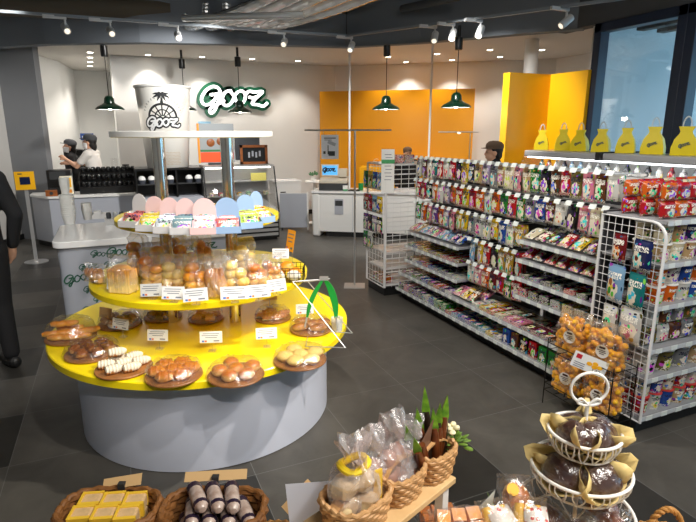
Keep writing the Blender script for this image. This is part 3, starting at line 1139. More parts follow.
for q in ((96, 283, 'stick', 0.16, 0.10, 0.09, 'low bag of flat brown sandwich bread at the left end of the middle tier', 3),
          (124, 292, 'loaf', 0.17, 0.18, 0.11, 'bagged yellow toast loaf near the left end of the middle tier', 4),
          (153, 288, 'bun', 0.14, 0.20, 0.10, 'clear bag of small rolls just past the toast loaf', 5),
          (175, 294, 'pale', 0.13, 0.19, 0.10, 'clear bag of pale buns behind the second card', 6),
          (199, 297, 'roll', 0.14, 0.20, 0.10, 'clear bag of golden rolls behind the card between the posts', 7),
          (217, 299, 'stick', 0.12, 0.20, 0.10, 'clear bag of brown bread sticks by the right post', 8),
          (237, 295, 'pale', 0.14, 0.21, 0.10, 'clear bag of pale rolls behind the widest card', 9),
          (258, 292, 'bun', 0.13, 0.18, 0.10, 'clear bag of round buns second from the wire basket', 10),
          (273, 286, 'bun', 0.11, 0.16, 0.10, 'clear bag of golden buns beside the wire basket', 11),
          (140, 275, 'brown', 0.15, 0.22, 0.11, 'tall clear bag of brown rolls in the second row behind the toast loaf', 12),
          (164, 278, 'roll', 0.14, 0.21, 0.11, 'clear bag of golden rolls in the second row by the left post', 13),
          (188, 278, 'brown', 0.14, 0.22, 0.11, 'clear bag of glazed rolls in the second row between the posts', 14),
          (204, 271, 'bun', 0.12, 0.22, 0.11, 'clear bag of buns in the second row touching the right post', 15),
          (246, 274, 'pale', 0.13, 0.20, 0.11, 'clear bag of pale buns in the second row near the wire basket', 16),
          (178, 266, 'brown', 0.14, 0.20, 0.10, 'bag of dark brown bread at the back middle of the tier', 17)):
    bagged(*q[:7], seed=q[7], lean=0.05)

# wire basket with wrapped buns at the end of the middle tier
x, y, _ = at(287, 280, MIDZ)
wb = empty('wire_basket', (x, y, MIDZ + 0.004), 'small black wire basket of white-wrapped buns at the end of the middle tier', 'wire basket', None, -YAW)
WIREB = mat('black_wire', (40, 38, 34), 0.4, metal=0.6)
mb = MB()
W_, D_, H_ = 0.20, 0.15, 0.085
for k in range(4):
    z = H_ * k / 3
    mb.tube([(-W_ / 2, -D_ / 2, z), (W_ / 2, -D_ / 2, z), (W_ / 2, D_ / 2, z), (-W_ / 2, D_ / 2, z)], 0.0018, 5, closed=True)
for k in range(9):
    xx = -W_ / 2 + W_ * k / 8
    mb.tube([(xx, -D_ / 2, H_), (xx, -D_ / 2, 0), (xx, D_ / 2, 0), (xx, D_ / 2, H_)], 0.0015, 5)
for k in range(1, 6):
    yy = -D_ / 2 + D_ * k / 6
    mb.tube([(-W_ / 2, yy, H_), (-W_ / 2, yy, 0), (W_ / 2, yy, 0), (W_ / 2, yy, H_)], 0.0015, 5)
mb.build('wire_cage', WIREB, wb)
WRAPW = mat('white_bun_wrap', (238, 234, 222), 0.35, bump=0.6, bscale=60)
for k, (dx, dy, dz, r, lab) in enumerate(((-0.05, -0.035, 0.032, 0.03, 'white-wrapped bun at the near left of the wire basket'),
                                          (0.045, -0.035, 0.032, 0.03, 'white-wrapped bun at the near right of the wire basket'),
                                          (-0.05, 0.035, 0.032, 0.03, 'golden bun at the far left of the wire basket'),
                                          (0.045, 0.035, 0.032, 0.03, 'golden bun at the far right of the wire basket'),
                                          (0.0, 0.02, 0.072, 0.03, 'golden bun on top of the pile in the wire basket'))):
    p = Vector((x, y, MIDZ + 0.006)) + BR * dx + BF * dy + Vector((0, 0, dz))
    o = MB().ball((0, 0, 0), (0.042, 0.033, r), 14, 9, amp=0.15, seed=k).build('wrapped_bun', WRAPW if k < 2 else B_FRY, None, p, -YAW)
    tag(o, lab, 'bun', 'buns in the wire basket')
x, y, _ = at(291, 256, MIDZ + 0.06)
ORC = mat('orange_card', (240, 166, 40), 0.5)
price_card((x, y, MIDZ + 0.002), -YAW - 0.9, 0.09, 0.14, 0.09, 'tall orange and white sign card standing behind the wire basket', ORC, plain=False)
x, y, _ = at(281, 265, MIDZ + 0.06)
price_card((x, y, MIDZ + 0.002), -YAW, 0.10, 0.06, 0.10, 'white price card standing behind the wire basket beside the orange card', None)

# ---- boxed sweets on the upper tier
PINKB = mat('pale_pink_card', (236, 200, 198), 0.5)
BLUEB = mat('pale_blue_card', (150, 178, 212), 0.5)
SWEET = print_mat('sweet_wrapper')
pkS = pillow(0.085, 0.075, 0.022, 8, 8, 1, 0.1).mesh('sweet_pack', SWEET, 30)


def sweet_box(px, py, w, m_tray, m_head, head_w, n, colr, what, boxlabel, packname, rot_k=0.5, shape='pack'):
    x, y, _ = at(px, py, UPZ)
    rz = facing(x, y, rot_k)
    d = Vector((math.sin(rz), -math.cos(rz), 0))          # outwards
    e = empty('sweets_box', (x, y, UPZ + 0.001), boxlabel, 'display box', 'sweets boxes on the upper tier', rz)
    dep, h0, h1 = 0.11, 0.035, 0.07
    mb = MB()
    mb.box((0, dep / 2, 0.001), (w, dep, 0.002))
    mb.box((0, 0.001, h0 / 2), (w, 0.002, h0))
    mb.box((0, dep - 0.001, h1 / 2), (w, 0.002, h1))
    for s in (-1, 1):
        mb.prism([(0, 0), (dep, 0), (dep, h1), (0, h0)], -0.001, 0.001, M=Matrix.Translation((s * (w / 2 - 0.001), 0, 0)) @ Matrix(((0, 0, 1, 0), (1, 0, 0, 0), (0, 1, 0, 0), (0, 0, 0, 1))))
    mb.build('tray', m_tray, e)
    hw = head_w / 2
    poly = [(-hw, 0.05), (hw, 0.05), (hw, 0.10)] + [(hw * math.cos(a), 0.10 + 0.065 * math.sin(a)) for a in [PI * q / 14 for q in range(1, 14)]] + [(-hw, 0.10)]
    mb = MB().prism(poly, 0, 0.003, M=Matrix(((1, 0, 0, 0), (0, 0, -1, dep + 0.004), (0, 1, 0, 0), (0, 0, 0, 1))))
    mb.build('header', m_head, e)
    rnd = random.Random(px)
    for k in range(n):
        yy = 0.016 + (dep - 0.035) * k / max(n - 1, 1)
        p = Vector((x, y, UPZ + 0.004)) - d * yy
        p.z += 0.010 * k
        o = link_mesh('sweet_pack', pkS, None, p, (-0.45, 0, rz), (w / 0.1, 1, 1), lin(colr))
        tag(o, '%s, %s row back in %s' % (what, ('front', 'middle', 'rear', 'last')[k], packname), 'sweet pack', '%ss in %s' % (what, packname))


WB = mat('white_box_card', (214, 212, 212), 0.5)
sweet_box(128, 228, 0.12, WB, WB, 0.09, 2, (214, 120, 116), 'pink shell-shaped sweet pack', 'white sweets box at the left end of the upper tier', 'the leftmost sweets box', 0.6)
sweet_box(147, 232, 0.12, WB, PINKB, 0.10, 3, (232, 208, 70), 'yellow sweet pack', 'white box of yellow sweet packs on the upper tier', 'the yellow sweets box')
sweet_box(164, 234, 0.11, WB, PINKB, 0.10, 3, (226, 236, 244), 'white and pale blue sweet pack', 'white box of pale blue packs, third on the upper tier', 'the third sweets box')
sweet_box(182, 235, 0.12, WB, PINKB, 0.10, 3, (120, 150, 160), 'grey-blue and yellow sweet pack', 'pink-backed box of grey-blue packs before the left post', 'the grey-blue sweets box')
sweet_box(203, 235, 0.125, PINKB, PINKB, 0.115, 3, (246, 214, 222), 'pink red-dotted sweet pack', 'pink box of red-dotted packs at the upper tier middle', 'the pink sweets box')
sweet_box(228, 234, 0.13, BLUEB, BLUEB, 0.12, 2, (190, 106, 104), 'dull red sweet pack', 'pale blue box of dull red packs by the right post', 'the dull red sweets box')
sweet_box(252, 229, 0.12, BLUEB, BLUEB, 0.10, 3, (176, 200, 84), 'green sachet', 'pale blue tilted box of green sachets on the upper tier', 'the green sachet box', 0.7)
sweet_box(268, 223, 0.10, BLUEB, BLUEB, 0.09, 3, (246, 170, 50), 'orange sachet', 'pale blue box of orange sachets at the right end of the upper tier', 'the orange sachet box', 0.8)

# ---- tongs rack clipped to the stand's edge
x, y, _ = at(318, 338, TOPZ)
tr = empty('tongs_rack', (x, y, TOPZ + 0.002), 'bent steel wire rack for tongs at the right edge of the stand', 'tongs rack', None, -YAW)
mb = MB()
mb.tube([(0.16, -0.16, 0.005), (-0.10, -0.02, 0.30), (-0.14, 0.0, 0.34)], 0.0032, 8)
mb.tube([(0.16, -0.16, 0.005), (-0.06, -0.14, 0.005), (-0.06, 0.10, 0.005), (0.20, 0.06, 0.005)], 0.003, 8)
mb.tube([(0.20, 0.06, 0.005), (-0.06, 0.10, 0.31), (-0.14, 0.0, 0.34)], 0.0032, 8)
mb.tube([(-0.14, 0.0, 0.34), (0.07, 0.04, 0.345), (-0.06, 0.10, 0.31)], 0.003, 8)
mb.build('wire_frame', STEEL, tr)
GRN = mat('green_tong_handle', (28, 140, 52), 0.3, coat=0.3)
ta = empty('tongs', (x, y, TOPZ), 'pair of green-handled tongs hanging from the wire rack', 'tongs', None, -YAW)
for px0, sx in ((-0.005, 1), (0.0, -1)):
    if sx > 0:
        P = spline([(0.045, 0.03, 0.345), (0.075, 0.03, 0.29), (0.10, 0.02, 0.20), (0.105, 0.01, 0.12)], 6)
    else:
        P = spline([(0.03, 0.03, 0.345), (-0.01, 0.02, 0.28), (-0.045, 0.01, 0.20), (-0.06, 0.0, 0.13)], 6)
    mb = MB()
    n = len(P)
    for i, p in enumerate(P):
        wd = (0.007 + 0.009 * math.sin(PI * min(i / n * 1.1, 1))) * (1.3 if sx > 0 else 0.9)
        mb.add([p + Vector((-wd, -0.007, 0)), p + Vector((wd, -0.007, 0)), p + Vector((wd, 0.007, 0)), p + Vector((-wd, 0.007, 0))], [])
        if i:
            a, b_ = (i - 1) * 4, i * 4
            mb.add([], []) 
            for k in range(4):
                l = (k + 1) % 4
                mb.f.append((a + k, a + l, b_ + l, b_ + k))
                mb.m.append(0)
    mb.f += [(0, 1, 2, 3), (n * 4 - 4, n * 4 - 3, n * 4 - 2, n * 4 - 1)]
    mb.m += [0, 0]
    mb.build('handle', GRN, ta)
MB().box((0.037, 0.03, 0.352), (0.05, 0.022, 0.02)).build('spring_hinge', STEEL, ta)
MB().tube([(0.105, 0.0, 0.13), (0.11, -0.01, 0.05)], 0.006, 8).build('tong_arm', STEEL, ta)
MB().tube([(-0.06, 0, 0.14), (-0.075, -0.01, 0.07)], 0.005, 8).build('tong_arm', STEEL, ta)
px_, py_, _ = at(337, 331, TOPZ)
bt = empty('clear_cup', (px_, py_, TOPZ + 0.001), 'small frosted tumbler under the hanging green tongs', 'tumbler')
MB().lathe([(0.028, 0), (0.032, 0.004), (0.036, 0.085)], 20, capt=False).build('body', film_mat('frosted_cup', gloss=0.25, rough=0.3, cloud=0.45), bt)
MB().lathe([(0.026, 0.004), (0.031, 0.06)], 16).build('filling', WHITE, bt)

# ------------------------------------------------------------------ snack gondola
GX, GB = 2.70, 3.14          # shelf lip and back panel of the near face
GY0, GY1 = 2.32, 4.88
GRID = mat('white_rack_enamel', (226, 226, 226), 0.35)
SHELF = mat('grey_shelf', (150, 152, 156), 0.4)
DKBACK = mat('dark_back_panel', (58, 58, 62), 0.6)
RAIL = mat('clear_price_rail', (206, 210, 214), 0.25)
TICK = mat('price_ticket', (230, 236, 232), 0.5)
gd = empty('shelf_gondola', (GX, (GY0 + GY1) / 2, 0), 'long double-sided snack gondola with white rails, hooks and shelves', 'shelf unit')
GL = GY1 - GY0


def gp(x, y, z):
    return (x - GX, y - (GY0 + GY1) / 2, z)


MB().box(gp(GB + 0.02, (GY0 + GY1) / 2, 0.75), (0.04, GL, 1.38)).build('back_panel', DKBACK, gd)
MB().box(gp(GB + 0.03, (GY0 + GY1) / 2, 0.045), (0.80, GL - 0.02, 0.09)).build('plinth', BLACKP, gd)
for yy in (GY0 + 0.02, 3.15, 3.90, GY1 - 0.02):
    MB().box(gp(GB - 0.012, yy, 0.77), (0.03, 0.035, 1.42)).build('upright', GRID, gd)
MB().box(gp(GB + 0.02, (GY0 + GY1) / 2, 1.452), (0.05, GL, 0.024)).build('top_rail', GRID, gd)
SH = [('bottom', 0.115, GX, GY0, GY1), ('long low', 0.285, GX + 0.03, GY0, GY1),
      ('far', 0.42, 2.80, 3.90, GY1), ('far', 0.575, 2.80, 3.90, GY1), ('far', 0.73, 2.80, 3.90, GY1),
      ('near', 0.512, 2.80, GY0, 3.15), ('near', 0.655, 2.80, GY0, 3.15), ('near', 0.80, 2.80, GY0, 3.15), ('near', 0.95, 2.80, GY0, 3.15)]
ntk = 0
for nm, z, x0, y0, y1 in SH:
    s = MB().box(gp((x0 + GB) / 2, (y0 + y1) / 2, z - 0.012), (GB - x0, y1 - y0 - 0.006, 0.018)).build('shelf', SHELF, gd)
    mb = MB().box(gp(x0 - 0.004, (y0 + y1) / 2, z - 0.014), (0.006, y1 - y0 - 0.006, 0.026))
    mb.build('price_rail', RAIL, s)
    n = max(3, round((y1 - y0) / 0.115))
    for k in range(n):
        MB().box(gp(x0 - 0.010, y0 + (y1 - y0) * (k + 0.5) / n, z - 0.012), (0.003, 0.042, 0.030)).build('price_ticket', TICK, s)
        ntk += 1
# far half of the double unit: its back shelves carry nothing the photo shows
for z in (0.115, 0.50, 0.85, 1.15):
    MB().box(gp((GB + 0.04 + 3.56) / 2, (GY0 + GY1) / 2, z), (3.56 - GB - 0.04, GL - 0.01, 0.02)).build('rear_shelf', SHELF, gd)

PRINT = print_mat('printed_pouch')
PRINTF = print_mat('printed_carton', 2)
CLEARPK = print_mat('printed_packet')


def pouch_mesh(w, h, t, seed):
    """header-topped pouch hanging from its top edge at z = 0"""
    mb = pillow(w, h, t, 8, 9, seed, 0.12, 0.0, 4)
    mb.v = [(x, y, z - h) for x, y, z in mb.v]
    mb.box((0, 0, 0.004), (w * 0.92, 0.0015, 0.012))
    return mb


POUCH = [pouch_mesh(0.098, 0.175, 0.034, s).mesh('snack_pouch', PRINT, 35) for s in range(2)]
SLIM = [pouch_mesh(0.088, 0.195, 0.03, s + 5).mesh('snack_pouch', PRINT, 35) for s in range(2)]
BAGS = [pouch_mesh(0.104, 0.18, 0.042, s + 9).mesh('snack_pouch', PRINT, 35) for s in range(2)]
HOOK = MB()
HOOK.tube([(0, 0.0, 0), (0, -0.26, 0), (0, -0.275, 0.012)], 0.0028, 6)
HOOK_ME = HOOK.mesh('peg_hook', STEEL)
TAGH = MB()
TAGH.box((0, -0.281, 0.008), (0.054, 0.003, 0.036), M=Matrix.Rotation(-0.5, 3, 'X'))
TAG_ME = TAGH.mesh('price_tag', TICK)
CN = {'red': (196, 28, 36), 'dark red': (120, 20, 28), 'orange': (232, 104, 24), 'yellow': (240, 196, 30), 'gold': (190, 150, 52), 'green': (40, 140, 50),
      'teal': (30, 130, 130), 'blue': (36, 78, 170), 'navy': (28, 40, 96), 'pale blue': (140, 184, 220), 'purple': (110, 70, 150), 'pink': (236, 140, 160),
      'white': (226, 224, 218), 'grey': (140, 142, 148), 'black': (26, 24, 26), 'brown': (104, 60, 34), 'tan': (204, 168, 120), 'olive': (120, 108, 48),
      'cream': (236, 222, 186), 'lilac': (176, 160, 196), 'dark green': (24, 74, 48)}
CN = {k: tuple(int(c * 0.84) for c in v) for k, v in CN.items()}
ROWS = [('top', 1.475, GY0 + 0.06, GY1 - 0.03, POUCH, 'white brown white teal red white red black yellow black tan lilac grey tan cream pink tan green black brown red olive pink brown white'.split()),
        ('second', 1.25, GY0 + 0.06, GY1 - 0.03, POUCH, 'red red black orange white lilac orange red yellow red orange white orange green red green grey blue brown white black pink cream white'.split()),
        ('third', 1.025, 3.20, GY1 - 0.04, POUCH, 'green orange pink purple orange lilac pink yellow yellow grey|white|white|yellow|blue|white|gold'.replace('|', ' ').split()),
        ('fourth', 0.8, 3.19, 3.88, SLIM, 'pale-blue yellow red black gold gold red'.split()),
        ('fifth', 0.585, 3.19, 3.88, BAGS, 'white pink orange dark-red red green red'.split())]
rnd = random.Random(11)
for rn, z, y0, y1, meshes, cols in ROWS:
    n = len(cols)
    MB().box(gp(GB - 0.012, (y0 + y1) / 2, z + 0.006), (0.012, y1 - y0, 0.016)).build('hook_bar', GRID, gd)
    for k, c in enumerate(cols):
        c = c.replace('-', ' ')
        y = y1 - (y1 - y0) * (k + 0.5) / n
        h = link_mesh('peg_hook', HOOK_ME, gd, gp(GB, y, z + 0.016), (0, 0, -PI / 2))
        link_mesh('price_tag', TAG_ME, h)
        me = meshes[k % 2]
        for dpt in range(2 if (k + ROWS[0][5].__len__()) % 3 else 1):
            o = link_mesh('snack_pouch', me, None, (GB - 0.235 + 0.045 * dpt, y + rnd.uniform(-0.006, 0.006), z + 0.003), (rnd.uniform(-0.05, 0.05), rnd.uniform(-0.05, 0.05), -PI / 2 + rnd.uniform(-0.16, 0.16)),
                          (rnd.uniform(0.95, 1.04), 1, rnd.uniform(0.9, 1.08)), lin(CN[c]))
            fr_ = '' if dpt == 0 else 'behind front one, '
            tag(o, '%s snack pouch, %s%s hook from the far end, %s hook row' % (c, fr_, ORD[k], rn), 'snack pouch', 'snack pouches on the gondola hooks')

# goods lying and standing on the shelves
LIE = [pillow(0.095, 0.15, 0.038, 8, 8, s, 0.15, 0, 4).mesh('snack_packet', PRINT, 35) for s in range(3)]
BOXM = MB().box((0, 0, 0.03), (0.085, 0.13, 0.06)).mesh('snack_carton', PRINTF, 30)
FLATM = MB().box((0, 0, 0.014), (0.085, 0.14, 0.028)).mesh('chocolate_carton', PRINTF, 30)
TALLM = MB().box((0, 0, 0.06), (0.075, 0.075, 0.12)).mesh('tall_carton', PRINT, 30)


def shelf_goods(nm, z, x0, y0, y1, n, cols, kind, rows=2, words_='', start=0):
    for r in range(rows):
        for k in range(n):
            c = cols[int(k / n * len(cols))].replace('-', ' ') if rnd.random() < 0.75 else rnd.choice(cols).replace('-', ' ')
            y = y1 - (y1 - y0) * (k + 0.5) / n
            kd = kind[k * len(kind) // n] if isinstance(kind, list) else kind
            if kd == 'packet':
                x = x0 + 0.03 + r * 0.13
                o = link_mesh('snack_packet', LIE[k % 3], None, (x, y, z + 0.018), (-1.10 + rnd.uniform(-0.1, 0.1), 0, -PI / 2 + rnd.uniform(-0.12, 0.12)))
            elif kd == 'carton':
                o = link_mesh('snack_carton', BOXM, None, (x0 + 0.08 + r * 0.15, y, z - 0.002), (0, 0, -PI / 2 + rnd.uniform(-0.04, 0.04)))
            elif kd == 'flat':
                o = link_mesh('chocolate_carton', FLATM, None, (x0 + 0.085 + r * 0.15, y, z - 0.002), (0, 0, -PI / 2 + rnd.uniform(-0.05, 0.05)))
            else:
                o = link_mesh('tall_carton', TALLM, None, (x0 + 0.06 + r * 0.10, y, z - 0.002), (0, 0, -PI / 2 + rnd.uniform(-0.04, 0.04)))
            o.color = lin(CN[c])
            what = {'packet': 'snack packet', 'carton': 'snack carton', 'flat': 'flat sweet carton', 'tall': 'upright carton'}[kd]
            tag(o, '%s %s, %s from the far end, %s row, %s' % (c, what, ORD[k + start], ('front', 'back', 'rear')[r], words_), what, 'goods on the %s' % words_)


S = str.split
shelf_goods('bottom', 0.115, GX, GY0 + 0.05, GY1 - 0.04, 25, S('dark-green pink black purple navy red blue green green red pale-blue blue purple teal pale-blue yellow white blue brown black red green dark-red green white'),
            ['carton'] * 9 + ['flat'] * 8 + ['tall'] * 8, 2, 'bottom gondola shelf')
shelf_goods('low', 0.285, GX + 0.03, GY0 + 0.05, GY1 - 0.04, 24, S('navy grey blue navy blue brown orange green white cream yellow pink white yellow orange cream pink pink brown dark-red brown dark-red brown brown'),
            ['flat'] * 3 + ['packet'] + ['flat'] * 4, 2, 'long low gondola shelf')
shelf_goods('f', 0.42, 2.80, 3.92, 4.86, 9, S('black white navy red blue navy navy grey white'), 'flat', 2, 'far lowest short shelf')
shelf_goods('f', 0.575, 2.80, 3.92, 4.86, 9, S('teal blue gold yellow brown gold yellow red brown'), 'flat', 2, 'far middle short shelf')
shelf_goods('f', 0.73, 2.80, 3.92, 4.86, 9, S('pink tan pale-blue green pink lilac pale-blue navy blue'), 'packet', 2, 'far top short shelf')
shelf_goods('n', 0.512, 2.80, 2.34, 3.13, 7, S('red black black gold gold olive grey'), 'carton', 2, 'near lowest short shelf')
shelf_goods('n', 0.655, 2.80, 2.34, 3.13, 7, S('black purple black black red red red'), 'flat', 2, 'near second short shelf')
shelf_goods('n', 0.80, 2.80, 2.34, 3.13, 7, S('red black red grey red red red'), 'packet', 2, 'near third short shelf')
shelf_goods('n', 0.95, 2.80, 2.34, 3.13, 7, S('cream black black red yellow brown yellow'), 'packet', 2, 'near top short shelf')


# ---- wire side panels
def wire_panel(mb, y0, y1, z0, z1, x, ny, nz, rf=0.009, rw=0.0022, round_top=True):
    if round_top:
        c = 0.09
        frame = [(x, y1, z0), (x, y1, z1 - 0.0)] + [(x, y0 + c, z1)] + [(x, y0 + c - c * math.sin(a), z1 - c + c * math.cos(a)) for a in (PI / 8, PI / 4, 3 * PI / 8)] + [(x, y0, z1 - c), (x, y0, z0)]
    else:
        frame = [(x, y1, z0), (x, y1, z1), (x, y0, z1), (x, y0, z0)]
    mb.tube(frame, rf, 8, closed=True)
    for k in range(1, ny):
        yy = y0 + (y1 - y0) * k / ny
        mb.tube([(x, yy, z0), (x, yy, z1 if yy > y0 + 0.09 else z1 - 0.03)], rw, 5)
    for k in range(1, nz):
        zz = z0 + (z1 - z0) * k / nz
        mb.tube([(x, y0, zz), (x, y1, zz)], rw, 5)


# ---- near end unit: noodles and cups, facing the camera side
EX0, EX1, EY0, EY1 = 2.69, 3.62, 1.88, 2.29
en = empty('end_cap_shelf', (3.15, EY0, 0), 'white end unit of the gondola stacked with noodle cups, nearest the camera', 'shelf unit')


def ep(x, y, z):
    return (x - 3.15, y - EY0, z)


mb = MB()
wire_panel(mb, EY0, 2.30, 0.09, 1.27, EX0, 9, 26)
mb.v = [ep(*v) for v in mb.v]
mb.build('wire_side_panel', GRID, en)
mb = MB()
wire_panel(mb, EY0, 2.30, 0.09, 1.27, EX1, 9, 26)
mb.v = [ep(*v) for v in mb.v]
mb.build('wire_side_panel', GRID, en)
MB().box(ep(3.155, EY1 + 0.005, 0.68), (0.92, 0.02, 1.22)).build('back_panel', DKBACK, en)
MB().box(ep(3.155, 2.10, 0.04), (0.88, 0.36, 0.08)).build('plinth', BLACKP, en)
EZ = [0.115, 0.36, 0.54, 0.80, 1.045, 1.285]
for z in EZ:
    s = MB().box(ep(3.155, (EY0 + EY1) / 2 + 0.01, z - 0.012), (0.91, EY1 - EY0 - 0.02, 0.018)).build('shelf', SHELF, en)
    MB().box(ep(3.155, EY0 + 0.008, z - 0.014), (0.905, 0.006, 0.026)).build('price_rail', RAIL, s)
    for k in range(7):
        MB().box(ep(2.77 + 0.13 * k, EY0 + 0.002, z - 0.012), (0.05, 0.003, 0.028)).build('price_ticket', TICK, s)
CUP = print_mat('printed_cup')
LIDW = mat('cup_lid', (232, 228, 222), 0.4)
LIDR = mat('red_cup_lid', (200, 60, 56), 0.4)


def noodle_cup(w, h, lid):
    r = w / 2
    body = MB().lathe([(r * 0.80, 0), (r * 0.97, h * 0.93)], 20).mesh('cup_body', CUP, 40)
    top = MB().lathe([(r * 0.97, h * 0.93), (r * 1.02, h * 0.945), (r * 1.02, h * 0.985), (r * 0.96, h)], 20).mesh('cup_lid', lid, 40)
    return body, top


def shelf_cups(z, z_name, n, w, h, levels, cols, lid, kind='cup', rows=1):
    body, top = noodle_cup(w, h, lid)
    box = pillow(w, h, w * 0.5, 8, 8, 3, 0.05, 0, 6).mesh('food_pouch', PRINT, 35)
    n_top = rows == 3
    for r in range(max(rows, 2)):
        for lv in range(levels):
            for k in range(n if (r == 0 or n_top) else 2):
                x = EX0 + 0.03 + w * 0.52 + (0.86 - w * 0.04) / n * k
                c = cols[(k + lv) % len(cols)].replace('-', ' ')
                p = (x, EY0 + 0.03 + w / 2 + r * 0.118, z - 0.002 + lv * (h + 0.002))
                lev = ('lower', 'upper')[lv] if levels == 2 else 'only'
                if kind == 'cup':
                    e = empty('noodle_cup', p, '%s noodle cup, %s from the mesh, %s row %s layer, %s end-unit shelf' % (c, ORD[k], ('front', 'second', 'third')[r], lev, z_name), 'noodle cup', 'cups on the %s end-unit shelf' % z_name, rnd.uniform(-0.3, 0.3))
                    link_mesh('body', body, e, color=lin(CN[c]))
                    link_mesh('lid', top, e)
                else:
                    o = link_mesh('food_pouch', box, None, p, (0, 0, rnd.uniform(-0.08, 0.08)), color=lin(CN[c]))
                    tag(o, '%s food pouch, %s from the mesh, %s row %s layer, %s end-unit shelf' % (c, ORD[k], ('front', 'second', 'third')[r], lev, z_name), 'food pouch', 'pouches on the %s end-unit shelf' % z_name)


shelf_cups(EZ[0], 'lowest', 8, 0.105, 0.108, 2, S('red white blue tan'), LIDR)
shelf_cups(EZ[1], 'second', 6, 0.14, 0.135, 1, S('white olive grey tan'), LIDW)
shelf_cups(EZ[2], 'third', 8, 0.10, 0.115, 2, S('olive white brown grey'), LIDW, 'pouch')
shelf_cups(EZ[3], 'fourth', 8, 0.105, 0.105, 2, S('orange orange white blue'), LIDW)
shelf_cups(EZ[4], 'fifth', 8, 0.105, 0.105, 2, S('tan cream tan navy'), LIDW)
shelf_cups(EZ[5], 'top', 8, 0.105, 0.098, 2, S('red orange red red cream'), LIDW, 'pouch', 3)

# packs hanging on the mesh side
for py, pz, w, h, c, lab in ((2.13, 1.17, 0.10, 0.16, 'dark red', 'dark red snack pouch hooked high on the white mesh side panel'),
                             (1.98, 1.16, 0.13, 0.17, 'navy', 'blue snack bag hooked high on the mesh panel beside the dark red pouch'),
                             (2.13, 0.985, 0.13, 0.22, 'pale blue', 'pale blue sweets bag with red dots hooked on the mesh panel'),
                             (1.99, 0.965, 0.12, 0.20, 'teal', 'teal sweets bag hooked on the mesh panel beside the pale blue one'),
                             (2.14, 0.735, 0.11, 0.15, 'white', 'white pouch with red oval hooked low on the mesh panel'),
                             (2.00, 0.755, 0.16, 0.20, 'white', 'large green and white snack bag hooked low on the mesh panel')):
    me = pouch_mesh(w, h, 0.04, int(h * 500)).mesh('snack_pouch', PRINT, 35)
    o = link_mesh('snack_pouch', me, None, (EX0 - 0.035, py, pz), (0, 0, -PI / 2 - 0.12), color=lin(CN[c]))
    tag(o, lab, 'snack pouch', 'pouches hooked on the mesh side')

# ---- far end unit
fe = empty('wire_end_rack', (2.75, 5.10, 0), 'white wire end rack with hanging sachets at the far end of the gondola', 'shelf unit')


def fp(x, y, z):
    return (x - 2.75, y - 5.10, z)


mb = MB()
wire_panel(mb, 4.93, 5.36, 0.10, 1.42, 2.58, 6, 20, 0.012, 0.002, False)
mb.v = [fp(*v) for v in mb.v]
mb.build('wire_side_panel', GRID, fe)
mb = MB()
for k in range(8):
    mb.tube([(2.58 + 0.09 * k, 4.92, 0.10), (2.58 + 0.09 * k, 4.92, 1.42)], 0.003 if k else 0.016, 6)
for k in range(27):
    mb.tube([(2.58, 4.92, 0.12 + 0.05 * k), (3.21, 4.92, 0.12 + 0.05 * k)], 0.004 if k % 3 else 0.007, 6)
mb.v = [fp(*v) for v in mb.v]
mb.build('wire_back_panel', GRID, fe)
MB().box(fp(2.90, 5.14, 0.05), (0.62, 0.40, 0.09)).build('plinth', BLACKP, fe)
for z in (0.12, 0.30, 0.48):
    MB().box(fp(2.90, 5.14, z), (0.60, 0.40, 0.015)).build('shelf', GRID, fe)
MB().tube([fp(2.58, 5.36, 1.42), fp(3.21, 5.36, 1.42), fp(3.21, 5.36, 0.1)], 0.012, 8).build('rear_frame', GRID, fe)
for r, (z, cs) in enumerate(((1.33, 'green yellow blue pale-blue'), (1.08, 'red red pale-blue yellow'), (0.86, 'purple black lilac black'), (0.66, 'green white'))):
    for k, c in enumerate(cs.split()):
        c = c.replace('-', ' ')
        o = link_mesh('snack_sachet', POUCH[k % 2], None, (2.545, 5.32 - 0.11 * k, z), (0, 0, -PI / 2 + 0.2), color=lin(CN[c]))
        tag(o, '%s sachet hooked %s along the %s row of the far wire rack' % (c, ORD[k], ('top', 'second', 'third', 'lowest')[r]), 'sachet', 'sachets on the far wire rack')
for k, c in enumerate(S('brown brown orange')):
    o = link_mesh('snack_carton', BOXM, None, (2.66, 5.26 - 0.11 * k, 0.13 if k < 3 else 0.3), (0, 0, -PI / 2), color=lin(CN[c]))
    tag(o, '%s carton %s on the lowest shelf of the far wire rack' % (c, ('deepest', 'midway', 'nearest')[k]), 'carton', 'cartons in the far wire rack')
e = empty('shelf_sign', (2.60, 4.93, 1.30), 'tall white hanging sign with a green band on the far wire rack', 'sign', None, -0.4)
c = MB().box((0, -0.03, 0.06), (0.135, 0.003, 0.44)).build('card', PAPER, e)
MB().box((0, -0.033, 0.155), (0.135, 0.003, 0.04)).build('green_band', mat('sign_band_green', (70, 160, 100), 0.5), e)
mb = MB()
for k in range(7):
    mb.box((0.01 * (k % 2), -0.0325, 0.225 - 0.03 * k if k < 2 else 0.18 - 0.035 * k), (0.07, 0.001, 0.006))
mb.build('printed_text', INKG, e)
MB().tube([(0, 0, 0.13), (0, -0.028, 0.16)], 0.003, 6).build('clip', STEEL, e)
for k, (c, dx) in enumerate((('blue', 0), ('red', 0.12), ('dark red', 0.24))):
    o = link_mesh('snack_carton', BOXM, None, (2.68 + dx, 5.05, 1.43), (0, 0, -0.4), (1.1, 1, 1.4), lin(CN[c]))
    tag(o, '%s carton standing on top of the far wire rack beside the white sign' % c, 'carton', 'cartons on top of the far wire rack')
for k, (c, dx) in enumerate((('blue', 0), ('red', 0.12), ('dark red', 0.24))):
    pass
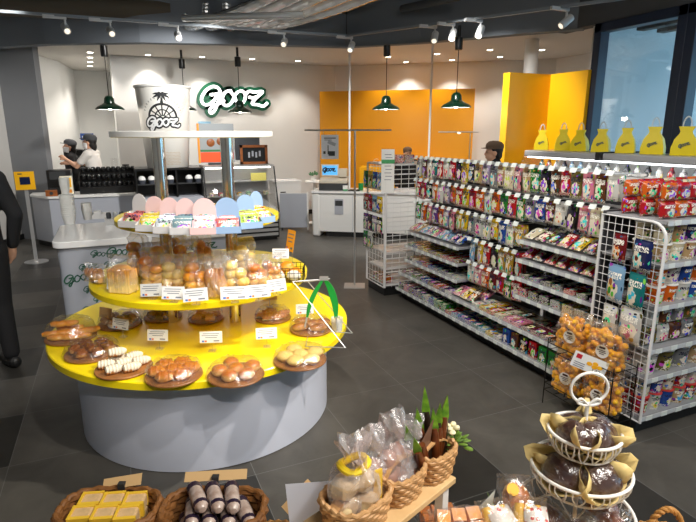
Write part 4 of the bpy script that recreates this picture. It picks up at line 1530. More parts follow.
MB().box(fp(2.90, 5.14, 1.418), (0.62, 0.44, 0.016)).build('top_shelf', GRID, fe)

# ---- popcorn bag rack in front of the mesh panel
px_, py_ = 2.565, 2.17
pr = empty('snack_rack', (px_, py_, 0), 'black wire floor rack of orange snack bags before the white mesh panel', 'rack')
mb = MB()
for sx in (-1, 1):
    for sy in (-1, 1):
        mb.tube([(sx * 0.095, sy * 0.25, 0.0), (sx * 0.095, sy * 0.25, 0.46)], 0.0035, 8)
for z in (0.10, 0.15, 0.38, 0.43):
    mb.tube([(-0.095, -0.25, z), (0.095, -0.25, z), (0.095, 0.25, z), (-0.095, 0.25, z)], 0.003, 6, closed=True)
for z in (0.10, 0.38):
    for k in range(1, 6):
        mb.tube([(-0.095, -0.25 + 0.50 * k / 6, z), (0.095, -0.25 + 0.50 * k / 6, z)], 0.0025, 5)
mb.build('wire_frame', WIREB, pr)
BALLM = mat('orange_snack_ball', (252, 198, 44), 0.4, var=0.25, vscale=30, col2=(244, 166, 24))
LABW = mat('round_white_label', (236, 230, 220), 0.5)
LABK = mat('label_brown_ink', (70, 40, 32), 0.5)
SNF = film_mat('snack_bag_film', (255, 246, 226), gloss=0.15, rough=0.15, bscale=40, cloud=0.04)


def snack_bag(x, y, z, rz, lab, seed, big=1.0):
    e = empty('snack_bag', (x, y, z), lab, 'snack bag', 'orange snack bags in the wire rack', rz)
    w, h, t = 0.235 * big, 0.29, 0.15
    rn = random.Random(seed)
    mb = MB()
    for k in range(95):
        cx, cz = rn.uniform(-0.42, 0.42) * w, rn.uniform(0.06, 0.80) * h
        cy = rn.choice((-1, -1, 1, 0)) * t * 0.30 * (1 - (2 * cx / w) ** 4)
        mb.ball((cx, cy, cz), 0.019, 9, 6, amp=0.1, seed=k)
    b = mb.build('snack_balls', BALLM, e)
    tag(b, 'round orange snack balls', kind='stuff')
    pillow(w, h, t, 10, 10, seed, 0.35, 0.1, 5).build('film_bag', SNF, e, sharp=25)
    l = MB().lathe([(0.0, 0.0), (0.040, 0.0), (0.040, 0.002), (0, 0.0022)], 24).xf(Matrix.Rotation(PI / 2, 4, 'X')).build('round_label', LABW, e, (0.01, -t * 0.50, h * 0.46))
    mb = MB()
    mb.box((0, -0.003, 0.024), (0.036, 0.001, 0.012))
    mb.box((-0.004, -0.003, 0.006), (0.05, 0.001, 0.004)).box((0.003, -0.003, -0.004), (0.042, 0.001, 0.004)).box((0, -0.003, -0.015), (0.03, 0.001, 0.004))
    mb.build('label_print', LABK, l)


fz = -PI / 2 + 0.2
for q, (dx, dy, z, rz, lab) in enumerate(((-0.01, 0.122, 0.386, fz, 'orange snack bag on the upper rack shelf, farther one at the front'),
                                          (-0.01, -0.122, 0.386, fz, 'orange snack bag on the upper rack shelf, nearer one by the price sign'),
                                          (-0.01, 0.122, 0.106, fz, 'orange snack bag on the lower rack shelf, farther one at the front'),
                                          (-0.01, -0.122, 0.106, fz, 'orange snack bag on the lower rack shelf, nearer one at the front'),
                                          )):
    snack_bag(px_ + dx, py_ + dy, z, rz, lab, q + 20)
e = empty('price_sign', (px_ - 0.14, py_ - 0.10, 0.39), 'white price sign with pictured orange snacks clipped to the black wire rack', 'price sign', None, -PI / 2 + 0.75)
c = MB().box((0, -0.022, 0.05), (0.19, 0.002, 0.095)).build('card', PAPER, e)
c.rotation_euler = (-0.15, 0.28, 0)
mb = MB()
for k, (a, b_) in enumerate(((0.0, 0.052), (0.03, 0.062), (0.058, 0.05), (0.03, 0.043))):
    mb.lathe([(0, 0), (0.016, 0), (0.015, 0.001)], 14).v
    n0 = len(mb.v) - 42
    for i in range(n0, len(mb.v)):
        x, y, z = mb.v[i]
        mb.v[i] = (x + a, -0.0235 - z - 0.0003 * k, y * 0.75 + b_)
mb.build('snack_picture', BALLM, c)
MB().box((-0.065, -0.0240, 0.072), (0.03, 0.001, 0.026)).build('red_mark', mat('red_print', (190, 30, 50), 0.5), c)
words_mesh('price', '148', 0.034, LABK, c, (0.045, -0.024, 0.020), (PI / 2, 0, 0))
mb = MB()
for k in range(3):
    mb.box((-0.05, -0.024, 0.036 - 0.012 * k), (0.06, 0.001, 0.004))
mb.build('printed_text', INKG, c)
MB().tube([(0, 0.02, 0.05), (0, -0.02, 0.05)], 0.003, 6).build('clip', STEEL, e)

# ------------------------------------------------------------------ logo table with cup stacks
lt_ = empty('drinks_table', (0.235, 5.45, 0), 'white-topped grey table printed all over with green script logos behind the bread stand', 'table')


def rounded(x0, x1, y0, y1, r):
    out = []
    for cx, cy, a0 in ((x1 - r, y0 + r, -90), (x1 - r, y1 - r, 0), (x0 + r, y1 - r, 90), (x0 + r, y0 + r, 180)):
        for k in range(7):
            a = R(a0 + 15 * k)
            out.append((cx + r * math.cos(a), cy + r * math.sin(a)))
    return out


TW, TD = 0.775, 0.49
MB().prism(rounded(-TW, TW, -TD, TD, 0.10), 0.79, 0.85).build('table_top', WHITEG, lt_, bevel=0.008)
body = MB().prism(rounded(-TW + 0.03, TW - 0.03, -TD + 0.03, TD - 0.03, 0.09), 0.04, 0.79).build('body', mat('table_front_grey', (168, 172, 182), 0.5), lt_)
MB().prism(rounded(-TW + 0.06, TW - 0.06, -TD + 0.06, TD - 0.06, 0.09), 0.0, 0.04).build('plinth', BLACKP, lt_)
mb = MB()
rnd = random.Random(5)
for side in (0, 1):
    L_ = 2 * TW - 0.28 if side == 0 else 2 * TD - 0.26
    n = 7 if side == 0 else 4
    for j in range(7):
        for i in range(n):
            big = (i + j) % 4 == 0
            s = (0.050 if big else 0.031) * (0.9 + 0.2 * rnd.random())
            u = -L_ / 2 + L_ * (i + 0.5 * (j % 2) + 0.2) / n + rnd.uniform(-0.02, 0.02)
            if abs(u) > L_ / 2 - 0.05:
                continue
            z = 0.12 + 0.098 * j
            rot = Matrix.Rotation(rnd.uniform(-0.1, 0.25), 4, 'Y')
            if side == 0:
                M = Matrix.Translation((u, -TD + 0.0295, z)) @ rot
            else:
                M = Matrix.Translation((-TW + 0.0295, u, z)) @ Matrix.Rotation(-PI / 2, 4, 'Z') @ rot
            gooz(mb, s, 0.0055 if big else 0.0036, 0.001, M, 3)
for xx in (-0.33, 0.42):
    mb.box((xx, -TD + 0.0292, 0.42), (0.004, 0.002, 0.74))
mb.build('printed_logos', INK, body, sharp=0)

PCUP = mat('paper_cup_white', (236, 236, 232), 0.5)


def cup_stack(x, y, z, n, r, label, step=0.013):
    e = empty('cup_stack', (x, y, z), label, 'cup stack', 'stacks of white paper cups')
    for k in range(n):
        MB().lathe([(r * 0.72, 0), (r * 0.98, 0.088), (r * 1.04, 0.090), (r * 1.04, 0.096), (r, 0.097)], 20).build('paper_cup', PCUP, e, (0, 0, step * k), sharp=30)
    return e


x, y, _ = at(70, 224, 0.85)
cup_stack(x, y, 0.851, 11, 0.066, 'wide stack of white paper cups at the table corner, lower stack carrying the tall one', 0.020)
cup_stack(x - 0.005, y, 0.851 + 0.30, 5, 0.046, 'narrow stack of white paper cups set on top of the wide stack', 0.016)
x, y, _ = at(77, 221, 0.85)
cup_stack(x + 0.10, y + 0.05, 0.851, 6, 0.05, 'short stack of white paper cups beside the tall stack on the logo table', 0.016)
x, y, _ = at(98, 218, 0.85)
e = empty('cutlery_tray', (x, y, 0.851), 'low white divided tray on the logo table beside the cup stacks', 'tray')
mb = MB()
mb.box((0, 0, 0.004), (0.26, 0.16, 0.008))
for sx in (-0.13, -0.04, 0.05, 0.13):
    mb.box((sx, 0, 0.025), (0.006, 0.16, 0.05))
for sy in (-0.08, 0.08):
    mb.box((0, sy, 0.025), (0.266, 0.006, 0.05))
mb.build('tray', WHITE, e)
MB().box((0.0, 0, 0.05), (0.07, 0.10, 0.05)).build('napkins', PAPER, e)
x, y, _ = at(116, 224, 0.85)
e = empty('condiment_box', (x, y, 0.851), 'dark open condiment box with jugs on the logo table', 'box')
MB().box((0, 0, 0.03), (0.20, 0.14, 0.06)).build('body', STEEL, e)
for k in range(3):
    MB().lathe([(0.022, 0.06), (0.024, 0.10), (0.018, 0.12)], 14, (-0.06 + 0.06 * k, 0, 0)).build('jug', CHAR if k != 1 else STEEL, e)

# ------------------------------------------------------------------ left drinks counter
dc = empty('drinks_counter', (0.1, 9.3, 0), 'long pale grey drinks counter with white top below the black cup racks', 'counter')
cp = [(-1.22, 9.58), (-0.94, 9.14), (0.28, 9.10), (0.28, 9.75), (-1.22, 9.92)]
cl = [(px - 0.1, py - 9.3) for px, py in cp]
MB().prism(cl, 0.09, 0.77).build('body', GREYW, dc)
MB().prism([(a * 0.985, b_ + 0.03) for a, b_ in cl], 0.0, 0.09).build('plinth', BLACKP, dc)
cl2 = [(a * 1.012, b_ - 0.02) for a, b_ in cl]
MB().prism(cl2, 0.77, 0.80).build('counter_top', WHITE, dc)
rk = empty('cup_rack', (-0.08, 9.34, 0.801), 'black tiered rack full of round black lids on the drinks counter', 'rack')
for k in range(3):
    MB().box((0, 0.085 * k, 0.055 + 0.11 * k), (0.86, 0.09, 0.11 + 0.0 * k) if k == 0 else (0.86, 0.09, 0.008)).build('shelf_board', BLACK, rk)
for s in (-1, 1):
    MB().prism([(-0.05, 0), (0.23, 0), (0.23, 0.36), (-0.05, 0.14)], -0.006, 0.006, M=Matrix.Translation((0.43 * s, 0, 0)) @ Matrix(((0, 0, 1, 0), (1, 0, 0, 0), (0, 1, 0, 0), (0, 0, 0, 1)))).build('side_plate', BLACK, rk)
MB().box((0, 0.225, 0.19), (0.86, 0.01, 0.38)).build('back_plate', BLACK, rk)
LID = MB().lathe([(0.026, 0), (0.033, 0.02), (0.034, 0.06), (0.026, 0.074), (0.010, 0.078)], 14).mesh('black_cup', mat('glossy_black_cup', (24, 24, 26), 0.12, coat=0.6), 40)
for r in range(3):
    for k in range(11):
        o = link_mesh('black_cup', LID, None, (-0.08 - 0.37 + 0.074 * k, 9.34 + 0.085 * r, 0.801 + 0.112 + (0.11 * r if r else 0) - (0.0 if r == 0 else 0.104 - 0.11 + 0.006)))
        tag(o, 'glossy black cup, %s from the till side, %s tier of the black rack' % (ORD[k], ('front', 'middle', 'rear')[r]), 'cup', 'black cups in the counter rack')
e = empty('till', (-0.78, 9.46, 0.801), 'black till housing on the left end of the drinks counter before the staff', 'till')
MB().box((0, 0, 0.19), (0.34, 0.30, 0.38)).build('housing', BLACK, e, bevel=0.01)
MB().box((-0.02, -0.155, 0.30), (0.22, 0.012, 0.12)).build('display', CHAR, e)
MB().box((0, -0.155, 0.07), (0.30, 0.012, 0.09)).build('cash_drawer', CHAR, e)
e = empty('counter_sign', (-0.68, 9.17, 0.801), 'framed yellow and white menu sign on the drinks counter', 'sign', None, 0.1)
c = MB().box((0, 0, 0.15), (0.17, 0.012, 0.30)).build('frame', mat('sign_frame_cream', (232, 226, 204), 0.5), e)
MB().box((0, -0.007, 0.20), (0.13, 0.003, 0.14)).build('yellow_picture', YELLOWP, c)
MB().box((0.02, -0.007, 0.07), (0.09, 0.003, 0.05)).build('orange_picture', mat('orange_print', (224, 140, 40), 0.5), c)
e = empty('wooden_box', (-0.90, 9.22, 0.801), 'small orange wooden box on the drinks counter by the tablet post', 'box')
MB().box((0, 0, 0.045), (0.16, 0.10, 0.09)).build('body', DWOOD, e, bevel=0.004)
MB().lathe([(0.025, 0), (0.025, 0.003)], 16).xf(Matrix.Translation((0, -0.05, 0.045)) @ Matrix.Rotation(PI / 2, 4, 'X')).build('dial', CHAR, e)
for (px, lab, w, h) in ((112, 'grey coffee grinder with clear hopper behind the black cup rack', 0.12, 0.26), (122, 'small black steam jug machine behind the black cup rack', 0.10, 0.16)):
    e = empty('coffee_grinder' if px < 120 else 'milk_frother', (0.02 + (px - 112) * 0.017, 9.66, 0.801), lab, 'coffee machine')
    MB().box((0, 0, 0.13), (w, 0.14, 0.26)).build('body', CHAR if px < 120 else BLACK, e, bevel=0.01)
    MB().lathe([(0.025, 0.26), (0.05, 0.30), (0.055, 0.26 + h), (0.05, 0.27 + h)], 18).build('hopper', GLASS if px < 120 else BLACK, e)
    if px < 120:
        MB().lathe([(0.024, 0.262), (0.046, 0.30), (0.048, 0.36)], 16).build('beans', mat('green_grey_label', (120, 170, 168), 0.5), e)

# espresso machine behind the staff and a counter for it
e = empty('back_counter', (-0.45, 11.45, 0), 'white work counter behind the staff carrying the coffee machine', 'counter')
MB().box((0.02, 0, 0.42), (0.9, 0.5, 0.84)).build('body', WHITE, e)
e = empty('coffee_machine', (-0.62, 11.40, 0.841), 'black coffee machine the staff are reaching over', 'coffee machine')
MB().box((0, 0, 0.30), (0.40, 0.34, 0.60)).build('body', BLACK, e, bevel=0.02)
MB().box((0.02, -0.19, 0.42), (0.30, 0.06, 0.12)).build('brew_head', CHAR, e)
MB().box((0.0, -0.2, 0.03), (0.36, 0.10, 0.04)).build('drip_tray', STEEL, e)
e = empty('wall_sign', (-0.42, 11.9, 1.66), 'small blue and white sign on the side wall above the staff', 'sign', None, 0.2)
MB().box((0, 0, 0), (0.24, 0.01, 0.13)).build('plate', BLUE, e)
MB().box((0, -0.007, -0.01), (0.18, 0.003, 0.05)).build('white_band', PAPER, e)

# black shelf unit with the giant cup
cb = empty('cup_display_cabinet', (0.785, 8.95, 0), 'black open display cabinet of domed cups carrying the giant paper cup', 'cabinet')
MB().box((0, 0, 0.38), (0.99, 0.60, 0.76)).build('base', GREYW, cb)
MB().box((0, 0, 1.195), (0.99, 0.60, 0.03)).build('top_board', BLACK, cb)
MB().box((0, 0.29, 0.97), (0.99, 0.02, 0.42)).build('back_board', BLACK, cb)
for s in (-1, 0.2, 1):
    MB().box((0.485 * s, 0, 0.97), (0.02, 0.58, 0.42)).build('side_board', BLACK, cb)
MB().box((0, 0.02, 0.965), (0.97, 0.54, 0.015)).build('shelf', CHAR, cb)
DOME = film_mat('clear_dome', gloss=0.3, rough=0.08, bump=0, cloud=0.35)
DB = MB().lathe([(0.045, 0), (0.055, 0.06)], 16).mesh('cup_body', mat('dark_cup', (70, 74, 84), 0.4), 40)
DD = MB().lathe([(0.056, 0.06), (0.055, 0.08), (0.04, 0.11), (0.015, 0.122)], 16, capb=False).mesh('dome_lid', WHITE, 60)
for k in range(7):
    if k == 4:
        continue
    e = empty('domed_cup', (0.80 - 0.42 + 0.14 * k, 8.76, 0.9735), 'white-domed cup, %s along the shelf under the giant cup' % ORD[k if k < 4 else k - 1], 'cup', 'domed cups under the giant cup')
    link_mesh('body', DB, e)
    link_mesh('dome_lid', DD, e)

# ---- giant paper cup
gc = empty('giant_paper_cup', (0.80, 8.93, 1.211), 'giant white paper cup with palm and dome logo standing above the counter', 'display cup')
RB, RT, GH = 0.315, 0.40, 1.22
MB().lathe([(RB - 0.02, 0), (RB, 0.01), (RB + (RT - RB) * 0.98, GH - 0.03), (RT - 0.015, GH - 0.03), (RT - 0.02, GH - 0.10)], 64, capt=False).build('cup_body', mat('giant_cup_white', (236, 234, 228), 0.5), gc, sharp=60)
rim = [(RT * math.cos(2 * PI * k / 64), RT * math.sin(2 * PI * k / 64), GH - 0.02) for k in range(64)]
MB().tube(rim, 0.022, 10, closed=True).build('rolled_rim', WHITE, gc)
FACE = -PI / 2 - 0.08                                # the printed side looks down the shop


def on_cup(mb):
    out = []
    for x, y, z in mb.v:
        r = RB + (RT - RB) * z / GH + 0.002 - y
        a = FACE + x / 0.36
        out.append((r * math.cos(a), r * math.sin(a), z))
    mb.v = out
    return mb


def ribbon(mb, pts, ws, y=0.0):
    n = len(pts)
    P = [Vector(p) for p in pts]
    vs = []
    for i in range(n):
        t = (P[min(i + 1, n - 1)] - P[max(i - 1, 0)]).normalized()
        nn = Vector((-t.z, 0, t.x))
        w = ws[i] if isinstance(ws, list) else ws
        vs += [P[i] + nn * w + Vector((0, y, 0)), P[i] - nn * w + Vector((0, y, 0))]
    mb.add(vs, [(2 * i, 2 * i + 1, 2 * i + 3, 2 * i + 2) for i in range(n - 1)])


mb = MB()
ZC = 0.66
gooz(mb, 0.098, 0.036, 0.001, Matrix.Translation((-0.03, 0, ZC)))
arc = lambda r, z, a0, a1, n=16, sx=1: [(r * sx * math.cos(R(a0 + (a1 - a0) * k / n)) - 0.03, 0, z + r * math.sin(R(a0 + (a1 - a0) * k / n))) for k in range(n + 1)]
ribbon(mb, arc(0.20, ZC + 0.08, 0, 180), 0.016)
ribbon(mb, arc(0.12, ZC + 0.08, 0, 180, 16, 0.9), 0.009)
for a in (35, 62, 90, 118, 145):
    ribbon(mb, [(-0.03 + q * math.cos(R(a)), 0, ZC + 0.08 + q * math.sin(R(a))) for q in (0.03, 0.12, 0.20)], 0.009)
ribbon(mb, [(-0.03, 0, ZC + 0.27), (-0.026, 0, ZC + 0.34), (-0.03, 0, ZC + 0.41)], [0.026, 0.014, 0.012])
for a, l in ((0, 0.12), (28, 0.125), (62, 0.09), (118, 0.09), (152, 0.125), (180, 0.12), (215, 0.07), (-35, 0.07)):
    pts = [(-0.03 + l * q * math.cos(R(a)), 0, ZC + 0.41 + l * q * math.sin(R(a)) - 0.05 * q * q) for q in (0, 0.25, 0.5, 0.75, 1)]
    ribbon(mb, pts, [0.006, 0.015, 0.016, 0.011, 0.001])
on_cup(mb).build('logo_print', INKB, gc, sharp=0)
mb = MB()
gooz(mb, 0.098, 0.013, 0.0025, Matrix.Translation((-0.03, 0, ZC)))
on_cup(mb).build('logo_lettering', mat('cup_lettering', (226, 228, 230), 0.5), gc, sharp=0)
mb = MB()
for i in range(26):
    for j in range(9):
        t = i / 25
        x = 0.02 + 0.33 * t + 0.010 * j - 0.05
        z = 0.62 + 0.52 * t - 0.016 * j
        if z > GH - 0.06 or (x < 0.22 and z < ZC + 0.28):
            continue
        mb.add([(x - 0.006, -0.0005, z), (x, -0.0005, z - 0.006), (x + 0.006, -0.0005, z), (x, -0.0005, z + 0.006)], [(0, 1, 2, 3)])
for i in range(20):
    for j in range(9):
        x, z = -0.22 + 0.022 * i + 0.011 * (j % 2), 0.06 + 0.022 * j
        mb.add([(x - 0.006, -0.0005, z), (x, -0.0005, z - 0.006), (x + 0.006, -0.0005, z), (x, -0.0005, z + 0.006)], [(0, 1, 2, 3)])
on_cup(mb).build('diamond_print', mat('kraft_print', (196, 160, 110), 0.6), gc, sharp=0)
mb = MB()
for k in range(15):
    a = R(20 + 140 * k / 14)
    ribbon(mb, [(-0.03 + q * math.cos(a), 0, ZC + 0.10 + q * math.sin(a)) for q in (0.265, 0.295)], 0.006)
on_cup(mb).build('ring_print', mat('grey_ring_print', (150, 150, 146), 0.6), gc, sharp=0)

# ------------------------------------------------------------------ wall sign
sg = empty('shop_sign', (2.33, 10.99, 2.36), 'white script sign with green outline on the back wall', 'shop sign')
s_ = 0.262
MB_ = gooz(MB(), s_, 0.088, 0.045, Matrix.Translation((0, 0, 0)))
back = MB_
for c, r in (((-1.75, 0.05), 0.5), ((-0.55, 0.2), 0.5), ((0.35, 0.2), 0.5), ((1.45, 0.2), 0.45)):
    poly = [(c[0] * s_ + r * s_ * math.cos(2 * PI * k / 20), c[1] * s_ + r * s_ * math.sin(2 * PI * k / 20)) for k in range(20)]
    back.prism(poly, 0.0, 0.044, M=Matrix(((1, 0, 0, 0), (0, 0, -1, 0), (0, 1, 0, 0), (0, 0, 0, 1))))
back.build('green_backing', GREEN, sg, sharp=30)
gooz(MB(), s_, 0.027, 0.022, Matrix.Translation((0, -0.046, 0))).build('white_lettering', LITW, sg, sharp=30)

# poster, menu stand, screen and frame by the pastry case
e = empty('wall_poster', (1.72, 10.99, 1.85), 'small pale blue poster on the back wall under the sign', 'poster')
MB().box((0, -0.004, 0), (0.24, 0.008, 0.20)).build('sheet', mat('pale_blue_print', (150, 200, 230), 0.5), e)
MB().box((0.0, -0.009, -0.03), (0.13, 0.002, 0.09)).build('picture', CHAR, e)
e = empty('menu_stand', (1.58, 8.96, 1.231), 'standing menu board with grey picture and orange panel on the pastry case', 'menu board')
MB().box((0, 0, 0.34), (0.56, 0.03, 0.62)).build('board', mat('menu_grey', (150, 156, 160), 0.5), e)
MB().box((-0.29, -0.01, 0.34), (0.03, 0.03, 0.62)).build('orange_edge', mat('menu_orange', (240, 150, 30), 0.5), e)
MB().box((-0.08, -0.017, 0.12), (0.38, 0.004, 0.16)).build('orange_panel', mat('menu_orange_red', (232, 84, 34), 0.5), e)
MB().box((0.19, -0.017, 0.14), (0.14, 0.004, 0.12)).build('red_panel', mat('menu_red', (206, 30, 40), 0.5), e)
MB().box((-0.06, -0.017, 0.225), (0.42, 0.004, 0.03)).build('green_strip', mat('menu_green', (60, 120, 70), 0.5), e)
for k, (dx, dz) in enumerate(((-0.10, 0.35), (0.06, 0.37), (0.14, 0.33))):
    MB().lathe([(0.0, 0), (0.065, 0), (0.06, 0.003)], 20).xf(Matrix.Translation((dx, -0.016 - 0.001 * k, dz)) @ Matrix.Rotation(PI / 2, 4, 'X')).build('food_picture', DWOOD, e)
MB().box((0, 0.0, 0.015), (0.3, 0.10, 0.03)).build('foot', CHAR, e)
# ---- pastry case
pc = empty('pastry_case', (1.87, 8.80, 0), 'glass-fronted chilled pastry case with steel louvres beside the menu board', 'display case')
PX, PY0 = 0.575, -0.35
side = [(-0.35, 0.0), (0.33, 0.0), (0.33, 1.20), (-0.12, 1.20), (-0.35, 0.52)]
YZ = Matrix(((0, 0, 1, 0), (1, 0, 0, 0), (0, 1, 0, 0), (0, 0, 0, 1)))
MB().box((0, 0, 0.25), (2 * PX, 0.66, 0.42)).build('base', BLACK, pc)
MB().box((0, 0, 0.02), (2 * PX - 0.06, 0.58, 0.04)).build('plinth', BLACKP, pc)
for k in range(5):
    MB().box((0, PY0 + 0.015, 0.10 + 0.075 * k), (2 * PX - 0.04, 0.02, 0.045)).build('louvre', STEEL, pc)
MB().box((0, 0.10, 1.215), (2 * PX, 0.48, 0.03)).build('top', STEEL, pc)
MB().box((0, 0.32, 0.84), (2 * PX, 0.02, 0.74)).build('back', STEEL, pc)
for s in (-1, 1):
    MB().prism([(-0.35, 0.46), (0.33, 0.46), (0.33, 1.2), (-0.12, 1.2)], -0.006, 0.006, M=Matrix.Translation((s * (PX - 0.006), 0, 0)) @ YZ).build('side_glass', GLASS, pc)
    MB().tube([(s * PX, -0.35, 0.46), (s * PX, -0.12, 1.2)], 0.012, 8).build('edge_post', CHAR, pc)
MB().add([(-PX, -0.35, 0.46), (PX, -0.35, 0.46), (PX, -0.12, 1.2), (-PX, -0.12, 1.2)], [(0, 1, 2, 3)]).add([(-PX, -0.343, 0.46), (PX, -0.343, 0.46), (PX, -0.113, 1.2), (-PX, -0.113, 1.2)], [(3, 2, 1, 0)]).build('front_glass', GLASS, pc)
for z, dp in ((0.72, 0.26), (0.95, 0.31)):
    MB().box((0, 0.10 - (0.26 - dp) / 2 + 0.05, z), (2 * PX - 0.04, 0.40, 0.012)).build('glass_shelf', STEEL, pc)
MB().box((0, -0.05, 1.185), (2 * PX - 0.1, 0.05, 0.02)).build('light_tube', mat('case_tube', (255, 255, 255), 0.4, emit=(255, 250, 240), estr=6), pc)
e = empty('yellow_price_sign', (2.20, 8.80, 0.957), 'bright yellow sign inside the pastry case', 'sign')
MB().box((0, -0.04, 0.07), (0.26, 0.004, 0.13)).build('card', mat('pale_yellow_card', (252, 240, 130), 0.5), e)
MB().box((0, 0.0, 0.006), (0.2, 0.06, 0.012)).build('foot', CLEAR, e)
CAKEC = ['brown', 'cream', 'red', 'tan', 'gold', 'green']
CAKE = MB().lathe([(0.045, 0), (0.047, 0.05), (0.035, 0.062)], 16).mesh('small_cake', PRINT, 40)
for r, z in enumerate((0.461, 0.727)):
    for k in range(7):
        c = CAKEC[(k + r) % 6]
        o = link_mesh('small_cake', CAKE, None, (1.42 + 0.15 * k, 8.72 + 0.06 * r, z), color=lin(CN[c]))
        tag(o, '%s small cake, %s from the menu board, %s level of the pastry case' % (c, ORD[k], ('lower', 'middle')[r]), 'cake', 'cakes in the pastry case')
e = empty('framed_picture', (2.16, 8.86, 1.231), 'brown wooden framed picture leaning on top of the pastry case', 'picture frame')
mb = MB()
for (cx, cz, w, h) in ((0, 0.02, 0.46, 0.04), (0, 0.29, 0.46, 0.04), (-0.21, 0.155, 0.04, 0.31), (0.21, 0.155, 0.04, 0.31)):
    mb.box((cx, 0, cz), (w, 0.05, h))
mb.build('frame_moulding', DWOOD, e)
b_ = MB().box((0, 0.01, 0.155), (0.40, 0.02, 0.25)).build('dark_picture', BLACK, e)
mb = MB()
for k in range(4):
    mb.box((-0.08 + 0.06 * k, -0.002, 0.15 + 0.02 * (k % 2)), (0.03, 0.002, 0.09))
mb.build('picture_detail', GREYW, b_)
e = empty('menu_screen', (2.10, 9.05, 1.231), 'dark grey upright screen behind the wooden frame on the pastry case', 'screen')
MB().box((0, 0, 0.28), (0.42, 0.03, 0.44)).build('panel', mat('dark_screen', (62, 66, 72), 0.4), e)
MB().box((0, 0, 0.03), (0.1, 0.08, 0.06)).build('foot', CHAR, e)

# ---- tablet post by the grey wall
e = empty('tablet_post', (-1.10, 8.26, 0), 'yellow-framed tablet on a slim grey post by the left wall', 'tablet stand', None, 0.12)
MB().lathe([(0.15, 0), (0.15, 0.012), (0.03, 0.02)], 24).build('base', STEEL, e)
MB().box((0, 0.0, 0.52), (0.045, 0.035, 1.02)).build('post', STEEL, e)
f = MB().box((0, -0.02, 1.12), (0.23, 0.02, 0.24)).build('yellow_frame', YELLOWP, e)
MB().box((0, -0.031, 1.12), (0.12, 0.004, 0.10)).build('screen', mat('dark_blue_screen', (22, 34, 72), 0.2), f)
MB().box((-0.05, -0.031, 1.21), (0.05, 0.003, 0.012)).build('small_print', CHAR, f)
e = empty('wall_socket', (-1.70, 9.735, 1.27), 'white socket plate on the left wall above the tablet', 'socket', None, 0.95)
MB().box((0, -0.005, 0), (0.07, 0.01, 0.12)).build('plate', WHITE, e)
MB().box((0, -0.011, 0), (0.03, 0.003, 0.05)).build('outlets', GREYW, e)

# ------------------------------------------------------------------ register corner
ang = math.atan2(7.25 - 8.51, 4.95 - 3.055)
RG = Matrix.Translation((3.055, 8.509, 0)) @ Matrix.Rotation(ang, 4, 'Z')
rc = empty('register_counter', (3.055, 8.509, 0), 'white cash register counter with black plinth before the orange panel', 'counter', None, ang)
MB().box((1.14, 0.30, 0.42), (2.26, 0.60, 0.66)).build('body', WHITE, rc)
MB().box((1.24, 0.31, 0.045), (2.02, 0.56, 0.09)).build('plinth', BLACKP, rc)
MB().box((0.06, 0.30, 0.38), (0.14, 0.62, 0.76)).build('end_panel', WHITE, rc, bevel=0.03)
MB().box((1.14, 0.29, 0.765), (2.30, 0.64, 0.03)).build('counter_top', WHITEG, rc)
mb = MB()
for k in range(1, 4):
    mb.box((0.14 + 0.55 * k, -0.002, 0.40), (0.006, 0.004, 0.60))
mb.build('panel_seams', GREYW, rc)


def rp(x, y, z=0.781):
    v = RG @ Vector((x, y, z))
    return tuple(v)


e = empty('notice', rp(0.46, -0.006, 0.52), 'grey photo notice fixed to the front of the register counter', 'notice', None, ang)
MB().box((0, 0, 0), (0.15, 0.004, 0.26)).build('sheet', GREYW, e)
MB().box((0, -0.003, 0.06), (0.13, 0.002, 0.09)).build('photo', CHAR, e)
BEIGE = mat('beige_plastic', (196, 188, 172), 0.5)
e = empty('cash_register', rp(0.32, 0.30), 'beige cash register with drawer and tilted screen on the white counter', 'cash register', None, ang + 0.1)
MB().box((0, 0, 0.06), (0.48, 0.42, 0.11)).build('cash_drawer', CHAR, e, bevel=0.008)
MB().prism([(-0.22, 0.12), (0.20, 0.12), (0.20, 0.22), (-0.22, 0.17)], -0.24, 0.24, M=YZ).build('body', BEIGE, e, bevel=0.01)
MB().box((0.14, 0.08, 0.28), (0.16, 0.20, 0.14)).build('printer', BEIGE, e, bevel=0.015)
s = MB().box((-0.07, -0.02, 0.33), (0.30, 0.025, 0.20)).build('screen', BEIGE, e, bevel=0.006)
g = MB().box((-0.07, -0.035, 0.33), (0.26, 0.006, 0.16)).build('screen_glass', mat('blue_screen', (90, 170, 230), 0.2, emit=(90, 170, 230), estr=0.5), s)
gooz(MB(), 0.045, 0.010, 0.001, Matrix.Translation((-0.08, -0.0385, 0.33)), 2).build('screen_logo', mat('screen_navy', (20, 40, 70), 0.4), g, sharp=0)
for (dx, dy, m, lab, nm, h) in ((0.55, 0.10, WHITE, 'white mug with green base on the register counter', 'mug', 0.09), (0.80, 0.22, mat('green_tumbler', (30, 140, 70), 0.3), 'green tumbler on the register counter by the pole stand', 'tumbler', 0.12)):
    e = empty(nm, rp(dx, dy), lab, nm)
    MB().lathe([(0.035, 0), (0.042, 0.005), (0.045, h)], 20).build('body', m, e)
    if nm == 'mug':
        MB().lathe([(0.0365, 0.0), (0.0435, 0.005), (0.0445, 0.03)], 20, capt=False, capb=False).build('green_base', mat('mug_green', (70, 150, 100), 0.4), e)
e = empty('coin_tray', rp(0.70, 0.14), 'flat black coin tray on the register counter', 'tray', None, ang)
MB().box((0, 0, 0.01), (0.20, 0.14, 0.02)).build('tray', BLACK, e, bevel=0.004)
e = empty('tray_box', rp(1.15, 0.30), 'low pale wooden box on the register counter behind the pole', 'box', None, ang)
MB().box((0, 0, 0.06), (0.40, 0.2, 0.12)).build('body', WOOD, e)
MB().box((0, 0, 0.122), (0.36, 0.16, 0.006)).build('inside', DWOOD, e)
